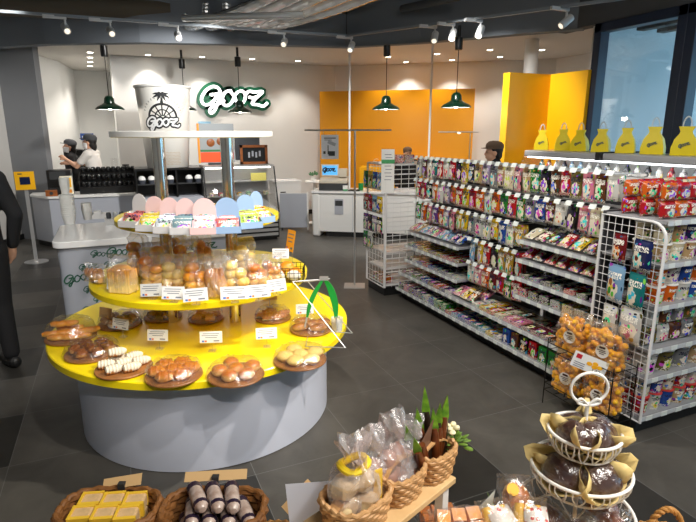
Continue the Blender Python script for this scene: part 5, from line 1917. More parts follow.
# yellow back counter under the orange wall
e = empty('yellow_back_counter', rp(1.35, 1.55, 0), 'bright yellow back counter against the orange panel', 'counter', None, ang)
MB().box((0, 0, 0.55), (1.5, 0.4, 1.10)).build('body', YELLOWP, e)
MB().box((0.1, -0.203, 0.85), (0.30, 0.01, 0.12)).build('grey_box_front', CHAR, e)
e = empty('wire_lettering', rp(1.10, 1.52, 1.105), 'thin white outline letters standing on the yellow back counter', 'sign', None, ang)
o = words_mesh('letters', 'Garden', 0.17, mat('cream_letters', (236, 200, 150), 0.5), e, (0, -0.1, 0.09), (PI / 2, 0, 0), 'CENTER', 0.004)
MB().box((0, -0.095, 0.01), (0.60, 0.02, 0.02)).build('base_rail', STEEL, e)
# ceiling posts standing on the counter
for dx, lab in ((0.62, 'slim white ceiling post on the register counter by the till'), (1.93, 'slim white ceiling post at the far end of the register counter')):
    p = rp(dx, 0.12)
    o = MB().tube([(p[0], p[1], 0.781), (p[0], p[1], 3.098)], 0.017, 12).build('ceiling_post', WHITE)
    tag(o, lab, 'post')
# low cabinet, swing gate, wall shelf with plant
e = empty('low_cabinet', (2.95, 9.75, 0), 'low white cabinet between the pastry case and the swing gate', 'cabinet')
MB().box((0, 0, 0.42), (0.50, 0.40, 0.84)).build('body', WHITE, e)
MB().box((0, 0, 0.855), (0.54, 0.44, 0.03)).build('top', WHITEG, e)
MB().box((-0.1, -0.205, 0.66), (0.10, 0.012, 0.02)).build('handle', CHAR, e)
ga = math.atan2(9.09 - 9.28, 3.18 - 2.70)
e = empty('swing_gate', (2.94, 9.19, 0), 'white half-height swing gate beside the register counter', 'gate', None, ga)
MB().box((0, 0, 0.36), (0.50, 0.03, 0.62)).build('panel', GREYW, e)
MB().box((0.25, 0, 0.34), (0.03, 0.04, 0.68)).build('post', WHITE, e)
MB().box((-0.22, 0, 0.025), (0.03, 0.05, 0.05)).build('foot', CHAR, e)
e = empty('side_shelf', (3.56, 9.75, 0), 'small round white side table by the orange panel', 'side table')
MB().lathe([(0.19, 0.80), (0.20, 0.805), (0.20, 0.83), (0.19, 0.835)], 28).build('top', WHITE, e)
MB().lathe([(0.04, 0.0), (0.04, 0.80)], 16).build('leg', WHITE, e)
MB().lathe([(0.16, 0.0), (0.16, 0.015)], 24).build('base', WHITE, e)
e = empty('potted_plant', (3.52, 9.72, 0.836), 'small green plant in a white pot on the side table', 'plant')
MB().lathe([(0.035, 0), (0.05, 0.07)], 16).build('pot', WHITE, e)
mb = MB()
rnd = random.Random(2)
for k in range(16):
    a, l = rnd.uniform(0, 2 * PI), rnd.uniform(0.05, 0.10)
    M = Matrix.Rotation(a, 4, 'Z') @ Matrix.Rotation(rnd.uniform(0.2, 1.1), 4, 'Y')
    mb.ball((M @ Vector((0, 0, l))) + Vector((0, 0, 0.07)), (0.018, 0.010, 0.03), 8, 6, M=M.to_3x3())
mb.build('leaves', mat('plant_green', (92, 140, 96), 0.5), e)

# ---- pole stands with a cross rail
e = empty('rail_stand', (2.45, 5.42, 0), 'slim steel pole stand with cross rail between the counter and the far rack', 'pole stand')
MB().box((0, 0, 0.006), (0.24, 0.20, 0.012), -0.45).build('base_plate', STEEL, e)
MB().tube([(0, 0, 0.012), (0, 0, 1.77)], 0.010, 10).build('pole', STEEL, e)
MB().tube([(-0.50, 0.23, 1.77), (0.36, -0.165, 1.77)], 0.009, 8).build('cross_rail', STEEL, e)
e = empty('hanging_poster', (2.20, 5.535, 1.76), 'pale grey notice poster hanging from the cross rail of the pole stand', 'poster', None, -0.43)
MB().box((0, 0, -0.17), (0.19, 0.004, 0.26)).build('sheet', mat('poster_grey', (232, 233, 240), 0.5), e)
mb = MB()
mb.box((0.0, -0.003, -0.075), (0.13, 0.001, 0.01)).box((-0.02, -0.003, -0.095), (0.08, 0.001, 0.006))
mb.box((0.02, -0.003, -0.24), (0.07, 0.001, 0.05)).box((-0.06, -0.003, -0.23), (0.025, 0.001, 0.03)).box((-0.02, -0.003, -0.20), (0.01, 0.001, 0.10))
mb.build('poster_print', CHAR, e)
mb = MB()
mb.box((0.02, -0.0032, -0.13), (0.09, 0.001, 0.035), M=Matrix.Rotation(0.4, 3, 'Y'))
mb.build('poster_picture', GREYW, e)
for s in (-1, 1):
    MB().tube([(0.07 * s, 0, 0.012), (0.07 * s, 0, -0.045)], 0.002, 5).build('hook', STEEL, e)
e = empty('rail_stand', (5.06, 6.90, 0), 'steel pole stand with lamp rail behind the shelves near the man', 'pole stand')
MB().box((0, 0, 0.006), (0.30, 0.26, 0.012)).build('base_plate', STEEL, e)
MB().tube([(0, 0, 0.012), (0, 0, 1.75)], 0.008, 8).build('pole', STEEL, e)
MB().tube([(-0.40, 0.28, 1.75), (0.10, -0.07, 1.75)], 0.009, 8).build('cross_rail', STEEL, e)
MB().ball((-0.14, 0.10, 1.735), (0.035, 0.02, 0.015), 10, 6).build('lamp', LAMPDIM, e)

# ------------------------------------------------------------------ chilled cabinet under the window, and the yellow bags
FX0, FX1, FY0, FY1 = 4.42, 5.16, 0.9, 5.12
fr = empty('chilled_cabinet', ((FX0 + FX1) / 2, (FY0 + FY1) / 2, 0), 'long open chilled cabinet with lit canopy under the window', 'fridge')
FL = FY1 - FY0
MB().box((0, 0, 0.30), (FX1 - FX0, FL, 0.52)).build('base', CHAR, fr)
MB().box((0, 0, 0.02), (FX1 - FX0 - 0.1, FL - 0.1, 0.04)).build('plinth', BLACKP, fr)
MB().box((0.34, 0, 1.02), (0.04, FL, 0.92)).build('back_panel', WHITE, fr)
MB().box((0.06, 0, 1.505), (0.60, FL, 0.07)).build('canopy', mat('canopy_grey', (176, 176, 178), 0.3), fr, bevel=0.015)
MB().box((-0.20, 0, 1.462), (0.05, FL - 0.1, 0.016)).build('light_tube', mat('fridge_tube', (255, 255, 255), 0.4, emit=(245, 250, 255), estr=1.5), fr)
for z in (0.80, 1.06, 1.27):
    MB().box((0.10, 0, z), (0.44, FL - 0.06, 0.02)).build('shelf', WHITE, fr)
    MB().box((-0.125, 0, z), (0.01, FL - 0.06, 0.045)).build('price_rail', mat('orange_rail', (236, 170, 60), 0.4) if z > 1.2 else RAIL, fr)
for s in (-1, 1):
    MB().prism([(-0.36, 0.56), (0.36, 0.56), (0.36, 1.47), (-0.24, 1.47), (-0.32, 1.3)], -0.008, 0.008, M=Matrix.Translation((0, s * (FL / 2 - 0.008), 0)) @ Matrix(((1, 0, 0, 0), (0, 0, 1, 0), (0, 1, 0, 0), (0, 0, 0, 1)))).build('side_glass', GLASS, fr)
MB().box((0.02, FL / 2 - 1.12, 1.51), (0.62, 0.05, 0.085)).build('canopy_joint', BLACK, fr)
BOT = MB().lathe([(0.030, 0), (0.032, 0.005), (0.032, 0.10), (0.014, 0.135), (0.014, 0.15)], 14).mesh('drink_bottle', PRINT, 40)
CPM = MB().lathe([(0.032, 0), (0.042, 0.10), (0.044, 0.105)], 14).mesh('chilled_cup', PRINT, 40)
rnd = random.Random(9)
for k in range(34):
    c = rnd.choice('white white pale-blue cream black white grey teal yellow red'.split()).replace('-', ' ')
    if 7 < k < 14:
        c = ('black', 'white')[k % 2]
    o = link_mesh('drink_bottle' if k < 24 else 'chilled_cup', BOT if k < 24 else CPM, None, (FX0 + 0.31, FY1 - 0.12 - 0.118 * k, 1.281), color=lin(CN[c]))
    tag(o, '%s %s, %s from the yellow partition, top shelf of the chilled cabinet' % (c, 'bottle' if k < 24 else 'cup', ORD[k] if k < 30 else ('thirty-first', 'thirty-second', 'thirty-third', 'thirty-fourth')[k - 30]), 'bottle' if k < 24 else 'cup', 'drinks on the chilled top shelf')
BAGY = mat('yellow_bag_paper', (238, 214, 20), 0.5)
ROPE = mat('white_rope', (226, 222, 214), 0.7)


def paper_bag(px, py, w, h, rz, lab, dz=0.0):
    x = 4.78
    p = at(px, py, 1.541)
    t = x / p[0]
    y = p[1] * t
    e = empty('paper_bag', (x, y, 1.542), lab, 'paper bag', 'yellow bags on the chilled cabinet', rz)
    prof = [(0.0, 0.5, 0.22), (0.25, 0.49, 0.24), (0.55, 0.40, 0.20), (0.76, 0.24, 0.10), (0.83, 0.22, 0.09), (1.0, 0.31, 0.05)]
    mb = MB()
    vs, fs = [], []
    for t_, a, b_ in prof:
        for sx, sy in ((-1, -1), (1, -1), (1, 1), (-1, 1)):
            vs.append((sx * a * w, sy * b_ * w, t_ * h))
    for i in range(len(prof) - 1):
        for k in range(4):
            fs.append((i * 4 + k, i * 4 + (k + 1) % 4, i * 4 + 4 + (k + 1) % 4, i * 4 + 4 + k))
    fs.append((3, 2, 1, 0))
    fs.append((20, 21, 22, 23))
    mb.add(vs, fs)
    b_ = mb.build('bag_body', BAGY, e, sharp=25)
    P = [(w * 0.16 * math.cos(a), 0, h + w * 0.40 * math.sin(a)) for a in [PI * k / 12 for k in range(13)]]
    MB().tube(P, 0.006, 6).build('rope_handle', ROPE, e)
    g = gooz(MB(), w * 0.085, w * 0.022, 0.001, Matrix.Translation((0.0, -w * 0.238 - 0.002, h * 0.36)) @ Matrix.Rotation(-0.35, 4, 'Y'), 3)
    g.build('printed_logo', mat('bag_print', (110, 116, 92), 0.6), b_, sharp=0)


fz = -PI / 2 + 0.42
for px, py, w, h, rz, lab in ((541, 149, 0.19, 0.25, fz + 0.3, 'yellow paper bag before the yellow partition, farthest of the row'),
                              (562, 150, 0.20, 0.26, fz + 0.5, 'yellow paper bag before the yellow partition, second of the row'),
                              (579, 151, 0.22, 0.25, fz - 0.1, 'wide yellow paper bag at the edge of the yellow partition'),
                              (600.5, 152, 0.21, 0.26, fz, 'yellow paper bag before the window beside the wide one'),
                              (625, 153, 0.21, 0.27, fz + 0.1, 'yellow paper bag at the middle of the window'),
                              (652, 155, 0.24, 0.28, fz, 'yellow paper bag just before the dark window post'),
                              (683, 157, 0.25, 0.28, fz + 0.1, 'yellow paper bag nearest the camera past the window post')):
    paper_bag(px, py, w * 0.85, h * 0.92, rz, lab)

# ------------------------------------------------------------------ front table
def fpt(px, py, z):
    return Vector(at(px, py, z))


FT = 0.72
tb = empty('front_table', tuple(BR * 0.15 + BF * 0.85), 'pale wooden front table carrying baskets and the wire cake stand', 'table', None, -YAW)
MB().box((0, 0, FT - 0.015), (1.9, 0.74, 0.03)).build('table_top', WOOD, tb, bevel=0.004)
for sx in (-1, 1):
    for sy in (-1, 1):
        MB().box((0.90 * sx, 0.32 * sy, (FT - 0.03) / 2), (0.05, 0.05, FT - 0.03)).build('leg', WHITE, tb)

WICK = mat('honey_wicker', (196, 140, 72), 0.6, var=0.35, vscale=60)
WICKD = mat('dark_wicker', (142, 92, 44), 0.6, var=0.4, vscale=60)
SPLIT = mat('pale_split_wood', (206, 158, 104), 0.55, var=0.25, vscale=40)


def basket(loc, rx, ry, h, rz, m, label, rows=8, handle=None, flare=1.15, thick=0.006, group='baskets on the front table'):
    e = empty('wicker_basket', loc, label, 'basket', group, rz)
    n = 56
    for_w = MB()
    for r in range(rows):
        z = h * (r + 0.5) / rows
        f = 1 + (flare - 1) * (r / (rows - 1))
        pts = []
        for k in range(n):
            a = 2 * PI * k / n
            wv = 1 + 0.035 * math.cos(a * 14 + PI * r)
            ca_, sa_ = math.cos(a), math.sin(a)
            q = (abs(ca_) ** 3 + abs(sa_) ** 3) ** (-1 / 3)
            pts.append((rx * f * wv * ca_ * q, ry * f * wv * sa_ * q, z))
        for_w.tube(pts, h / rows * 0.58, 6, closed=True)
    for_w.lathe([(1.0, 0.002), (1.0, 0.008)], 40, sx=rx * 0.98, sy=ry * 0.98)
    for_w.build('woven_body', m, e)
    pts = []
    for k in range(n):
        a = 2 * PI * k / n
        q = (abs(math.cos(a)) ** 3 + abs(math.sin(a)) ** 3) ** (-1 / 3)
        pts.append((rx * flare * math.cos(a) * q, ry * flare * math.sin(a) * q, h + 0.003 * math.sin(k * 2.2)))
    MB().tube(pts, thick * 1.3, 8, closed=True).build('rim', m, e)
    if handle:
        hh, ax = handle
        mb = MB()
        vs = []
        P = []
        for k in range(19):
            t = PI * k / 18
            if ax == 'x':
                P.append(Vector((rx * flare * 1.02 * math.cos(t), 0, h * 0.7 + hh * math.sin(t))))
            else:
                P.append(Vector((0, ry * flare * 1.02 * math.cos(t), h * 0.7 + hh * math.sin(t))))
        side = Vector((0, 0.011, 0)) if ax == 'x' else Vector((0.011, 0, 0))
        for k, p in enumerate(P):
            t = (P[min(k + 1, 18)] - P[max(k - 1, 0)]).normalized()
            nn = t.cross(side).normalized() * 0.0022
            vs += [p + side + nn, p - side + nn, p - side - nn, p + side - nn]
        fs = []
        for k in range(18):
            for j in range(4):
                fs.append((k * 4 + j, k * 4 + (j + 1) % 4, k * 4 + 4 + (j + 1) % 4, k * 4 + 4 + j))
        mb.add(vs, fs)
        mb.build('handle', m, e)
    return e


def stick_card(loc, rz, w, h, hgt, label, m, roll=0.0, tilt=0.2):
    e = empty('price_card', loc, label, 'price card', 'cards on the front table', rz)
    c = MB().box((0, 0, h / 2), (w, 0.0016, h)).build('card', m, e, (0, 0, hgt))
    c.rotation_euler = (-tilt, roll, 0)
    mb = MB().box((0, 0.004, hgt + 0.004), (0.018, 0.014, 0.016)).tube([(0, 0.006, 0.004), (0, 0.004, hgt)], 0.002, 6).box((0, 0.006, 0.003), (0.03, 0.03, 0.006))
    mb.build('clip_stand', CHAR, e)
    return e


# left basket: yellow-wrapped cakes
c0 = fpt(110, 522, FT)
c0 = BR * c0.dot(BR) + BF * (c0.dot(BF) - 0.085) + Vector((0, 0, FT))
c0 = BR * -0.602 + BF * 1.15 + Vector((0, 0, FT + 0.001))
basket(c0, 0.105, 0.062, 0.112, -YAW, WICKD, 'brown oval wicker basket of yellow-wrapped cakes, leftmost at the front', 7)
YW = mat('yellow_cake_wrap', (240, 196, 60), 0.3, coat=0.4)
CAKET = mat('pale_sponge_top', (226, 190, 138), 0.6, var=0.25, vscale=50)
k = 0
for j in range(2):
    for i in range(3):
        p = c0 + BR * (-0.056 + 0.056 * i) + BF * (0.025 - 0.052 * j) + Vector((0, 0, 0.082))
        e = empty('wrapped_cake', p, 'yellow-wrapped sponge cake, %s row, %s from the left in the leftmost basket' % (('back', 'front')[j], ORD[i]), 'cake', 'cakes in the leftmost basket', -YAW + 0.12)
        MB().box((0, 0, 0.018), (0.05, 0.046, 0.036)).build('sponge', CAKET, e, bevel=0.006)
        MB().box((0, -0.021, 0.019), (0.052, 0.010, 0.038)).box((0.0, 0.021, 0.019), (0.052, 0.008, 0.038)).box((-0.0235, 0, 0.0195), (0.006, 0.05, 0.0385)).build('yellow_wrap', YW, e)
        k += 1
for i in range(4):
    p = c0 + BR * (-0.06 + 0.04 * i) + BF * (0.0) + Vector((0, 0, 0.012))
    o = MB().box((0, 0, 0.034), (0.035, 0.09, 0.066)).build('wrapped_cake', CAKET, None, p, -YAW)
    tag(o, 'plain sponge cake, %s along the bottom layer under the yellow-wrapped cakes' % ORD[i], 'cake', 'lower cakes in the leftmost basket')
d0 = c0 + BF * 0.066 + BR * 0.005
stick_card((d0.x, d0.y, FT + 0.001), -YAW, 0.105, 0.03, 0.118, 'kraft card on a dark clip behind the leftmost basket', CARDK, -0.18, 0.9)

# middle basket: purple-ended wrapped sausage breads
c1 = BR * -0.339 + BF * 1.15 + Vector((0, 0, FT + 0.001))
basket(c1, 0.110, 0.064, 0.112, -YAW, WICKD, 'brown oval wicker basket of silver-wrapped purple-ended rolls at the front middle', 7)
SILW = mat('silver_roll_wrap', (206, 190, 180), 0.28, coat=0.5, var=0.35, vscale=40, col2=(150, 122, 108))
PURP = mat('dark_purple_wrap', (44, 32, 52), 0.35)
n = 0
for lay, (cnt, zz) in enumerate(((4, 0.060), (4, 0.098), (3, 0.132))):
    for i in range(cnt):
        p = c1 + BR * (-0.066 + 0.044 * i + 0.012 * lay) + BF * (0.012 * lay - 0.012) + Vector((0, 0, zz))
        e = empty('wrapped_roll', p, 'silver-wrapped roll with dark purple ends, %s layer, %s along in the middle basket' % (('bottom', 'second', 'top')[lay], ORD[i]), 'wrapped roll', 'rolls in the middle basket', -YAW + 0.35 + 0.15 * math.sin(n))
        MB().tube([(0, -0.055, 0), (0, -0.045, 0), (0, 0.0, 0.002), (0, 0.045, 0), (0, 0.055, 0)], [0.008, 0.017, 0.019, 0.017, 0.008], 12).build('roll', SILW, e)
        MB().tube([(0, 0.022, 0.001), (0, 0.040, 0)], 0.0192, 12).build('purple_band', PURP, e)
        MB().tube([(0, -0.040, 0.0), (0, -0.030, 0.001)], 0.0190, 12).build('purple_band', PURP, e)
        n += 1
d1 = c1 + BF * 0.068 + BR * -0.01
stick_card((d1.x, d1.y, FT + 0.001), -YAW, 0.165, 0.026, 0.138, 'long kraft card on a dark clip behind the middle basket', CARDK, -0.06, 0.9)

# small dark basket and white card in front of the riser
c2 = BR * -0.166 + BF * 1.07 + Vector((0, 0, FT + 0.001))
basket(c2, 0.048, 0.042, 0.09, -YAW, WICK, 'small honey wicker basket with twisted handle beside the white card', 6, (0.065, 'x'))
REDP = mat('red_snack_wrap', (206, 60, 36), 0.3, coat=0.4)
for i in range(3):
    o = MB().ball((0, 0, 0), (0.022, 0.034, 0.018), 12, 8, amp=0.1, seed=i).build('wrapped_sweet', REDP if i != 1 else SILW, None, c2 + BR * (-0.026 + 0.026 * i) + BF * 0.02 + Vector((0, 0, 0.082)), -YAW + 0.3 * i)
    tag(o, '%s wrapped sweet, %s along in the small handled basket' % ('red' if i != 1 else 'silver', ORD[i]), 'sweet', 'sweets in the small basket')
w0 = BR * -0.070 + BF * 1.035 + Vector((0, 0, FT + 0.001))
BLUEC = mat('bluish_white_card', (214, 218, 232), 0.5)
stick_card(w0, -YAW - 0.2, 0.135, 0.09, 0.16, 'large blank bluish-white card in front of the bread bags', BLUEC, -0.22, 0.35)
k0 = BR * -0.105 + BF * 1.135 + Vector((0, 0, FT + 0.001))
stick_card(k0, -YAW + 0.55, 0.09, 0.04, 0.13, 'kraft card seen edge-on beside the small handled basket', CARDK, -0.6, 0.7)

# riser board
RZ = 0.965
ur = Vector((0.93, 0.367, 0)).normalized()
nr = Vector((-ur.y, ur.x, 0))
cr_ = Vector((0.665, 0.895, 0))
aR = math.atan2(ur.y, ur.x)
rs = empty('display_riser', cr_ - ur * 0.28 + nr * 0.07, 'pale wooden riser board on white legs holding the split-wood baskets', 'riser', None, aR)
MB().box((0, 0, RZ - 0.0075), (0.56, 0.145, 0.015)).build('board', WOOD, rs, bevel=0.002)
for sx in (-1, 1):
    for sy in (-1, 1):
        if sx > 0 and sy > 0:
            MB().box((0.14, 0.05 * sy, (RZ - 0.015 + FT) / 2), (0.022, 0.022, RZ - 0.015 - FT)).build('leg', WHITE, rs)
        else:
            MB().box((0.25 * sx, 0.055 * sy, (RZ - 0.015 + FT) / 2), (0.022, 0.022, RZ - 0.015 - FT)).build('leg', WHITE, rs)

B1 = fpt(431, 473, RZ)
B2 = fpt(398, 493, RZ)
B3 = fpt(356, 520, RZ)
for p in (B1, B2, B3):
    p.z = RZ + 0.001
basket(B1, 0.044, 0.036, 0.07, aR, SPLIT, 'split-wood basket of dark wrapped sticks with green tips, far end of the riser', 6, (0.035, 'x'), 1.25, 0.004, 'split-wood baskets on the riser')
basket(B2, 0.046, 0.038, 0.065, aR, SPLIT, 'split-wood basket with arched handle in the middle of the riser', 6, (0.045, 'x'), 1.25, 0.004, 'split-wood baskets on the riser')
basket(B3, 0.060, 0.046, 0.065, aR, SPLIT, 'split-wood basket of gathered bread bags at the near end of the riser', 6, (0.03, 'x'), 1.2, 0.004, 'split-wood baskets on the riser')

# dark sticks with green tips
STK = mat('dark_stick_bread', (112, 56, 24), 0.35, coat=0.4, var=0.5, vscale=30)
TIP = mat('green_wrap_tip', (128, 172, 44), 0.4, var=0.35, vscale=50, col2=(70, 118, 30))
BKS = mat('black_stick_bread', (42, 28, 20), 0.35, coat=0.4)
rnd = random.Random(4)
for i in range(12):
    dx, dy = -0.038 + 0.0068 * i + rnd.uniform(-0.004, 0.004), rnd.uniform(-0.016, 0.016)
    tlt = Vector((-0.42 + 0.062 * i + rnd.uniform(-0.08, 0.08), rnd.uniform(-0.05, 0.15), 1)).normalized()
    Ln = 0.140 + rnd.uniform(-0.012, 0.02) + (0.03 if i == 7 else 0)
    p = B1 + ur * dx + nr * dy + Vector((0, 0, 0.012))
    e = empty('stick_bread', p, '%s bread stick with %s tip, %s along in the far riser basket' % (('brown', 'blackish')[i % 2], 'pale green' if i % 3 != 2 else 'dark', ORD[i]), 'bread stick', 'sticks in the far riser basket')
    d = (ur * tlt.x + nr * tlt.y + Vector((0, 0, 1))).normalized()
    MB().tube([d * Ln * t for t in (0, 0.3, 0.6, 0.72)], [0.008, 0.011, 0.010, 0.008], 9).build('stick', (STK, BKS)[i % 2], e)
    if i % 3 != 2:
        side = d.cross(BF).normalized()
        mb = MB()
        vs = []
        for t, w in ((0.62, 0.007), (0.75, 0.010), (0.9, 0.006), (1.05, 0.0005)):
            c = d * Ln * t
            vs += [c + side * w + BF * 0.003, c - side * w + BF * 0.003, c - side * w - BF * 0.003, c + side * w - BF * 0.003]
        mb.add(vs, [(a * 4 + j, a * 4 + (j + 1) % 4, a * 4 + 4 + (j + 1) % 4, a * 4 + 4 + j) for a in range(3) for j in range(4)])
        mb.build('green_tip', TIP, e)
p = B1 + ur * -0.045 + nr * -0.005 + Vector((0, 0, 0.03))
e = empty('brown_card', p, 'dark brown pointed card standing among the bread sticks', 'price card', None, aR + 0.1)
MB().prism([(-0.012, 0), (0.018, 0), (0.045, 0.11), (-0.005, 0.075)], -0.001, 0.001, M=Matrix(((1, 0, 0, 0), (0, 0, -1, 0), (0, 1, 0, 0), (0, 0, 0, 1)))).build('card', mat('brown_clear_card', (112, 82, 66), 0.3), e)

# gathered bread bags
BAGP = film_mat('pinkish_bag_film', (252, 244, 244), gloss=0.16, rough=0.22, bscale=36, cloud=0.18)
PINKBR = mat('pinkish_brown_bread', (190, 140, 118), 0.5, var=0.35, vscale=40)


def gathered_bag(p, w, h, t, lab, fill, seed, lean, yellow=False, rz=0.0):
    e = empty('bread_bag', p, lab, 'bread bag', 'gathered bread bags on the riser', aR + rz)
    mb = MB()
    rn = random.Random(seed)
    for k in range(4):
        mb.ball((w * (-0.2 + 0.4 * (k % 2)), rn.uniform(-0.1, 0.1) * t, h * (0.18 + 0.22 * (k // 2))), (w * 0.26, t * 0.34, h * 0.14), 12, 8, amp=0.25, seed=seed + k)
    mb.v = [(x + lean[0] * z, y + lean[1] * z, z) for x, y, z in mb.v]
    mb.build('bread', fill, e)
    b = pillow(w, h, t, 10, 14, seed, 0.55, 0.0, 5)
    b.v = [((x * (1 if z < 0.5 * h else (1 - 0.75 * (z / h - 0.5) / 0.18) if z < 0.68 * h else 0.25 + 1.9 * (z / h - 0.68))) + lean[0] * z, y * (1 if z < 0.6 * h else 0.6) + lean[1] * z + (0.014 * math.sin(x * 160) if z > 0.7 * h else 0), z) for x, y, z in b.v]
    b.build('film_bag', BAGP, e, sharp=25)
    if yellow:
        mb = MB()
        mb.tube([(lean[0] * h * 0.64 + w * 0.26 * math.cos(2 * PI * k / 16), lean[1] * h * 0.64 + t * 0.30 * math.sin(2 * PI * k / 16), h * 0.63 + 0.004 * math.sin(k)) for k in range(16)], 0.008, 8, closed=True)
        mb.build('yellow_tie', mat('yellow_ribbon', (246, 214, 40), 0.4), e)
        MB().box((lean[0] * h * 0.3 + w * 0.42, lean[1] * h * 0.3 - t * 0.2, h * 0.30), (0.02, 0.004, 0.09)).build('yellow_strip', YW, e)


PALEB = mat('pale_roll_dough', (232, 208, 158), 0.5, var=0.2, vscale=30)
gathered_bag(B3 + Vector((0, 0, 0.014)) - ur * 0.01, 0.115, 0.185, 0.08, 'clear gathered bag of pale rolls with a yellow tie at the near riser basket', PALEB, 31, (0.05, 0.05), True, -0.3)
gathered_bag(B3 + Vector((0, 0, 0.014)) + ur * 0.045 + nr * 0.005, 0.075, 0.155, 0.06, 'pinkish clear bag of rolls beside the yellow-tied bag', PINKBR, 33, (0.25, 0.1), False, 0.3)
gathered_bag(B2 + Vector((0, 0, 0.014)) - ur * 0.012, 0.085, 0.175, 0.06, 'pinkish clear bag of brown rolls standing tallest in the middle riser basket', PINKBR, 35, (0.12, 0.15), False, 0.1)
gathered_bag(B2 + Vector((0, 0, 0.014)) + ur * 0.02, 0.07, 0.14, 0.05, 'small pinkish bag leaning over the middle riser basket handle', PINKBR, 37, (0.35, 0.05), False, 0.2)
p = fpt(383, 455, RZ + 0.05)
stick_card((B2.x - 0.055 * ur.x + 0.045 * nr.x, B2.y - 0.055 * ur.y + 0.045 * nr.y, RZ + 0.001), aR + 0.35, 0.075, 0.04, 0.105, 'white card standing behind the tallest pinkish bag', PAPER, -0.45, 0.5)

# small plant with pale flowers beside the far basket
p = B1 + ur * 0.062 + nr * 0.0 
p.z = RZ + 0.001
e = empty('flowering_plant', p, 'small green succulent sprig with cream flowers beside the stick basket', 'plant')
MB().lathe([(0.014, 0), (0.018, 0.035)], 16).build('pot', DWOOD, e)
LEAF = mat('succulent_leaf', (122, 152, 56), 0.45, var=0.3, vscale=60, col2=(78, 116, 44))
rnd = random.Random(8)
mb = MB()
for k in range(44):
    a, el, l = rnd.uniform(0, 2 * PI), rnd.uniform(-0.3, 1.3), rnd.uniform(0.016, 0.046)
    d = Vector((math.cos(a) * math.cos(el), math.sin(a) * math.cos(el), math.sin(el) * 0.8))
    q = d.to_track_quat('Z', 'Y').to_matrix()
    mb.ball(d * l + Vector((0.012, -0.004, 0.048)), (0.0045, 0.0035, 0.012), 6, 5, M=q)
mb.build('leaves', LEAF, e)
mb = MB()
for k in range(9):
    a, l = rnd.uniform(0, 2 * PI), rnd.uniform(0.0, 0.022)
    mb.ball((math.cos(a) * l + 0.006, math.sin(a) * l, 0.082 + rnd.uniform(-0.006, 0.012)), (0.008, 0.008, 0.006), 8, 6, amp=0.3, seed=k)
mb.build('flowers', mat('cream_flower', (240, 232, 190), 0.6), e)
# ------------------------------------------------------------------ white wire cake stand
AX = Vector((0.942, 0.789, FT + 0.001))
WW = mat('white_wire', (240, 238, 234), 0.3)
cs = empty('wire_cake_stand', AX, 'white three-tier wire cake stand with ring handle full of wrapped chocolate cakes', 'cake stand', None, -YAW)
ZT = (0.150, 0.265, 0.358)              # rim heights above the table
RT_ = (0.130, 0.111, 0.080)
MB().tube([(0, 0, 0.012), (0, 0, 0.425)], 0.0045, 10).build('centre_pole', WW, cs)
MB().tube([(0.045 * math.cos(2 * PI * k / 8), 0.045 * math.sin(2 * PI * k / 8), 0.005) for k in range(8)] , 0.005, 6, closed=True).tube([(-0.045, 0, 0.006), (0, 0, 0.014), (0.045, 0, 0.006)], 0.004, 6).build('foot_ring', WW, cs)
for zt, r in zip(ZT, RT_):
    n = 40
    mb = MB()
    mb.tube([(r * math.cos(2 * PI * k / n), r * math.sin(2 * PI * k / n), zt) for k in range(n)], 0.0040, 8, closed=True)
    rb = r * 0.82
    zb = zt - 0.045
    mb.tube([(rb * math.cos(2 * PI * k / n), rb * math.sin(2 * PI * k / n), zb) for k in range(n)], 0.0025, 6, closed=True)
    m_ = 18
    for k in range(m_):
        a0, a1 = 2 * PI * k / m_, 2 * PI * (k + 0.62) / m_
        am = (a0 + a1) / 2
        mb.tube(spline([(r * math.cos(a0), r * math.sin(a0), zt), (r * 0.99 * math.cos(a0), r * 0.99 * math.sin(a0), zt - 0.02), (rb * math.cos(am), rb * math.sin(am), zb), (r * 0.99 * math.cos(a1), r * 0.99 * math.sin(a1), zt - 0.02), (r * math.cos(a1), r * math.sin(a1), zt)], 3), 0.0017, 5)
    for k in range(8):
        a = 2 * PI * k / 8
        mb.tube([(0, 0, zb + 0.001), (rb * math.cos(a), rb * math.sin(a), zb)], 0.002, 5)
    mb.build('wire_tier', WW, cs)
n = 28
MB().tube([(0.042 * math.cos(2 * PI * k / n), 0, 0.464 + 0.038 * math.sin(2 * PI * k / n)) for k in range(n)], 0.0036, 8, closed=True).build('ring_handle', WW, cs)
mb = MB()
for s in (-1, 1):
    mb.tube(spline([(0, -0.004, 0.425), (s * 0.018, -0.006, 0.441), (s * 0.026, -0.006, 0.432), (s * 0.010, -0.006, 0.425), (0, -0.004, 0.425)], 5), 0.003, 6)
mb.build('wire_bow', WW, cs)

CHOC = mat('chocolate_muffin', (74, 38, 28), 0.35, coat=0.35, bump=0.4, bscale=60, var=0.3, vscale=30)
CREAMP = mat('cream_paper_wrap', (232, 206, 138), 0.5, var=0.15, vscale=25)
FILM2 = film_mat('muffin_film', gloss=0.12, rough=0.1, bscale=40, cloud=0.01)


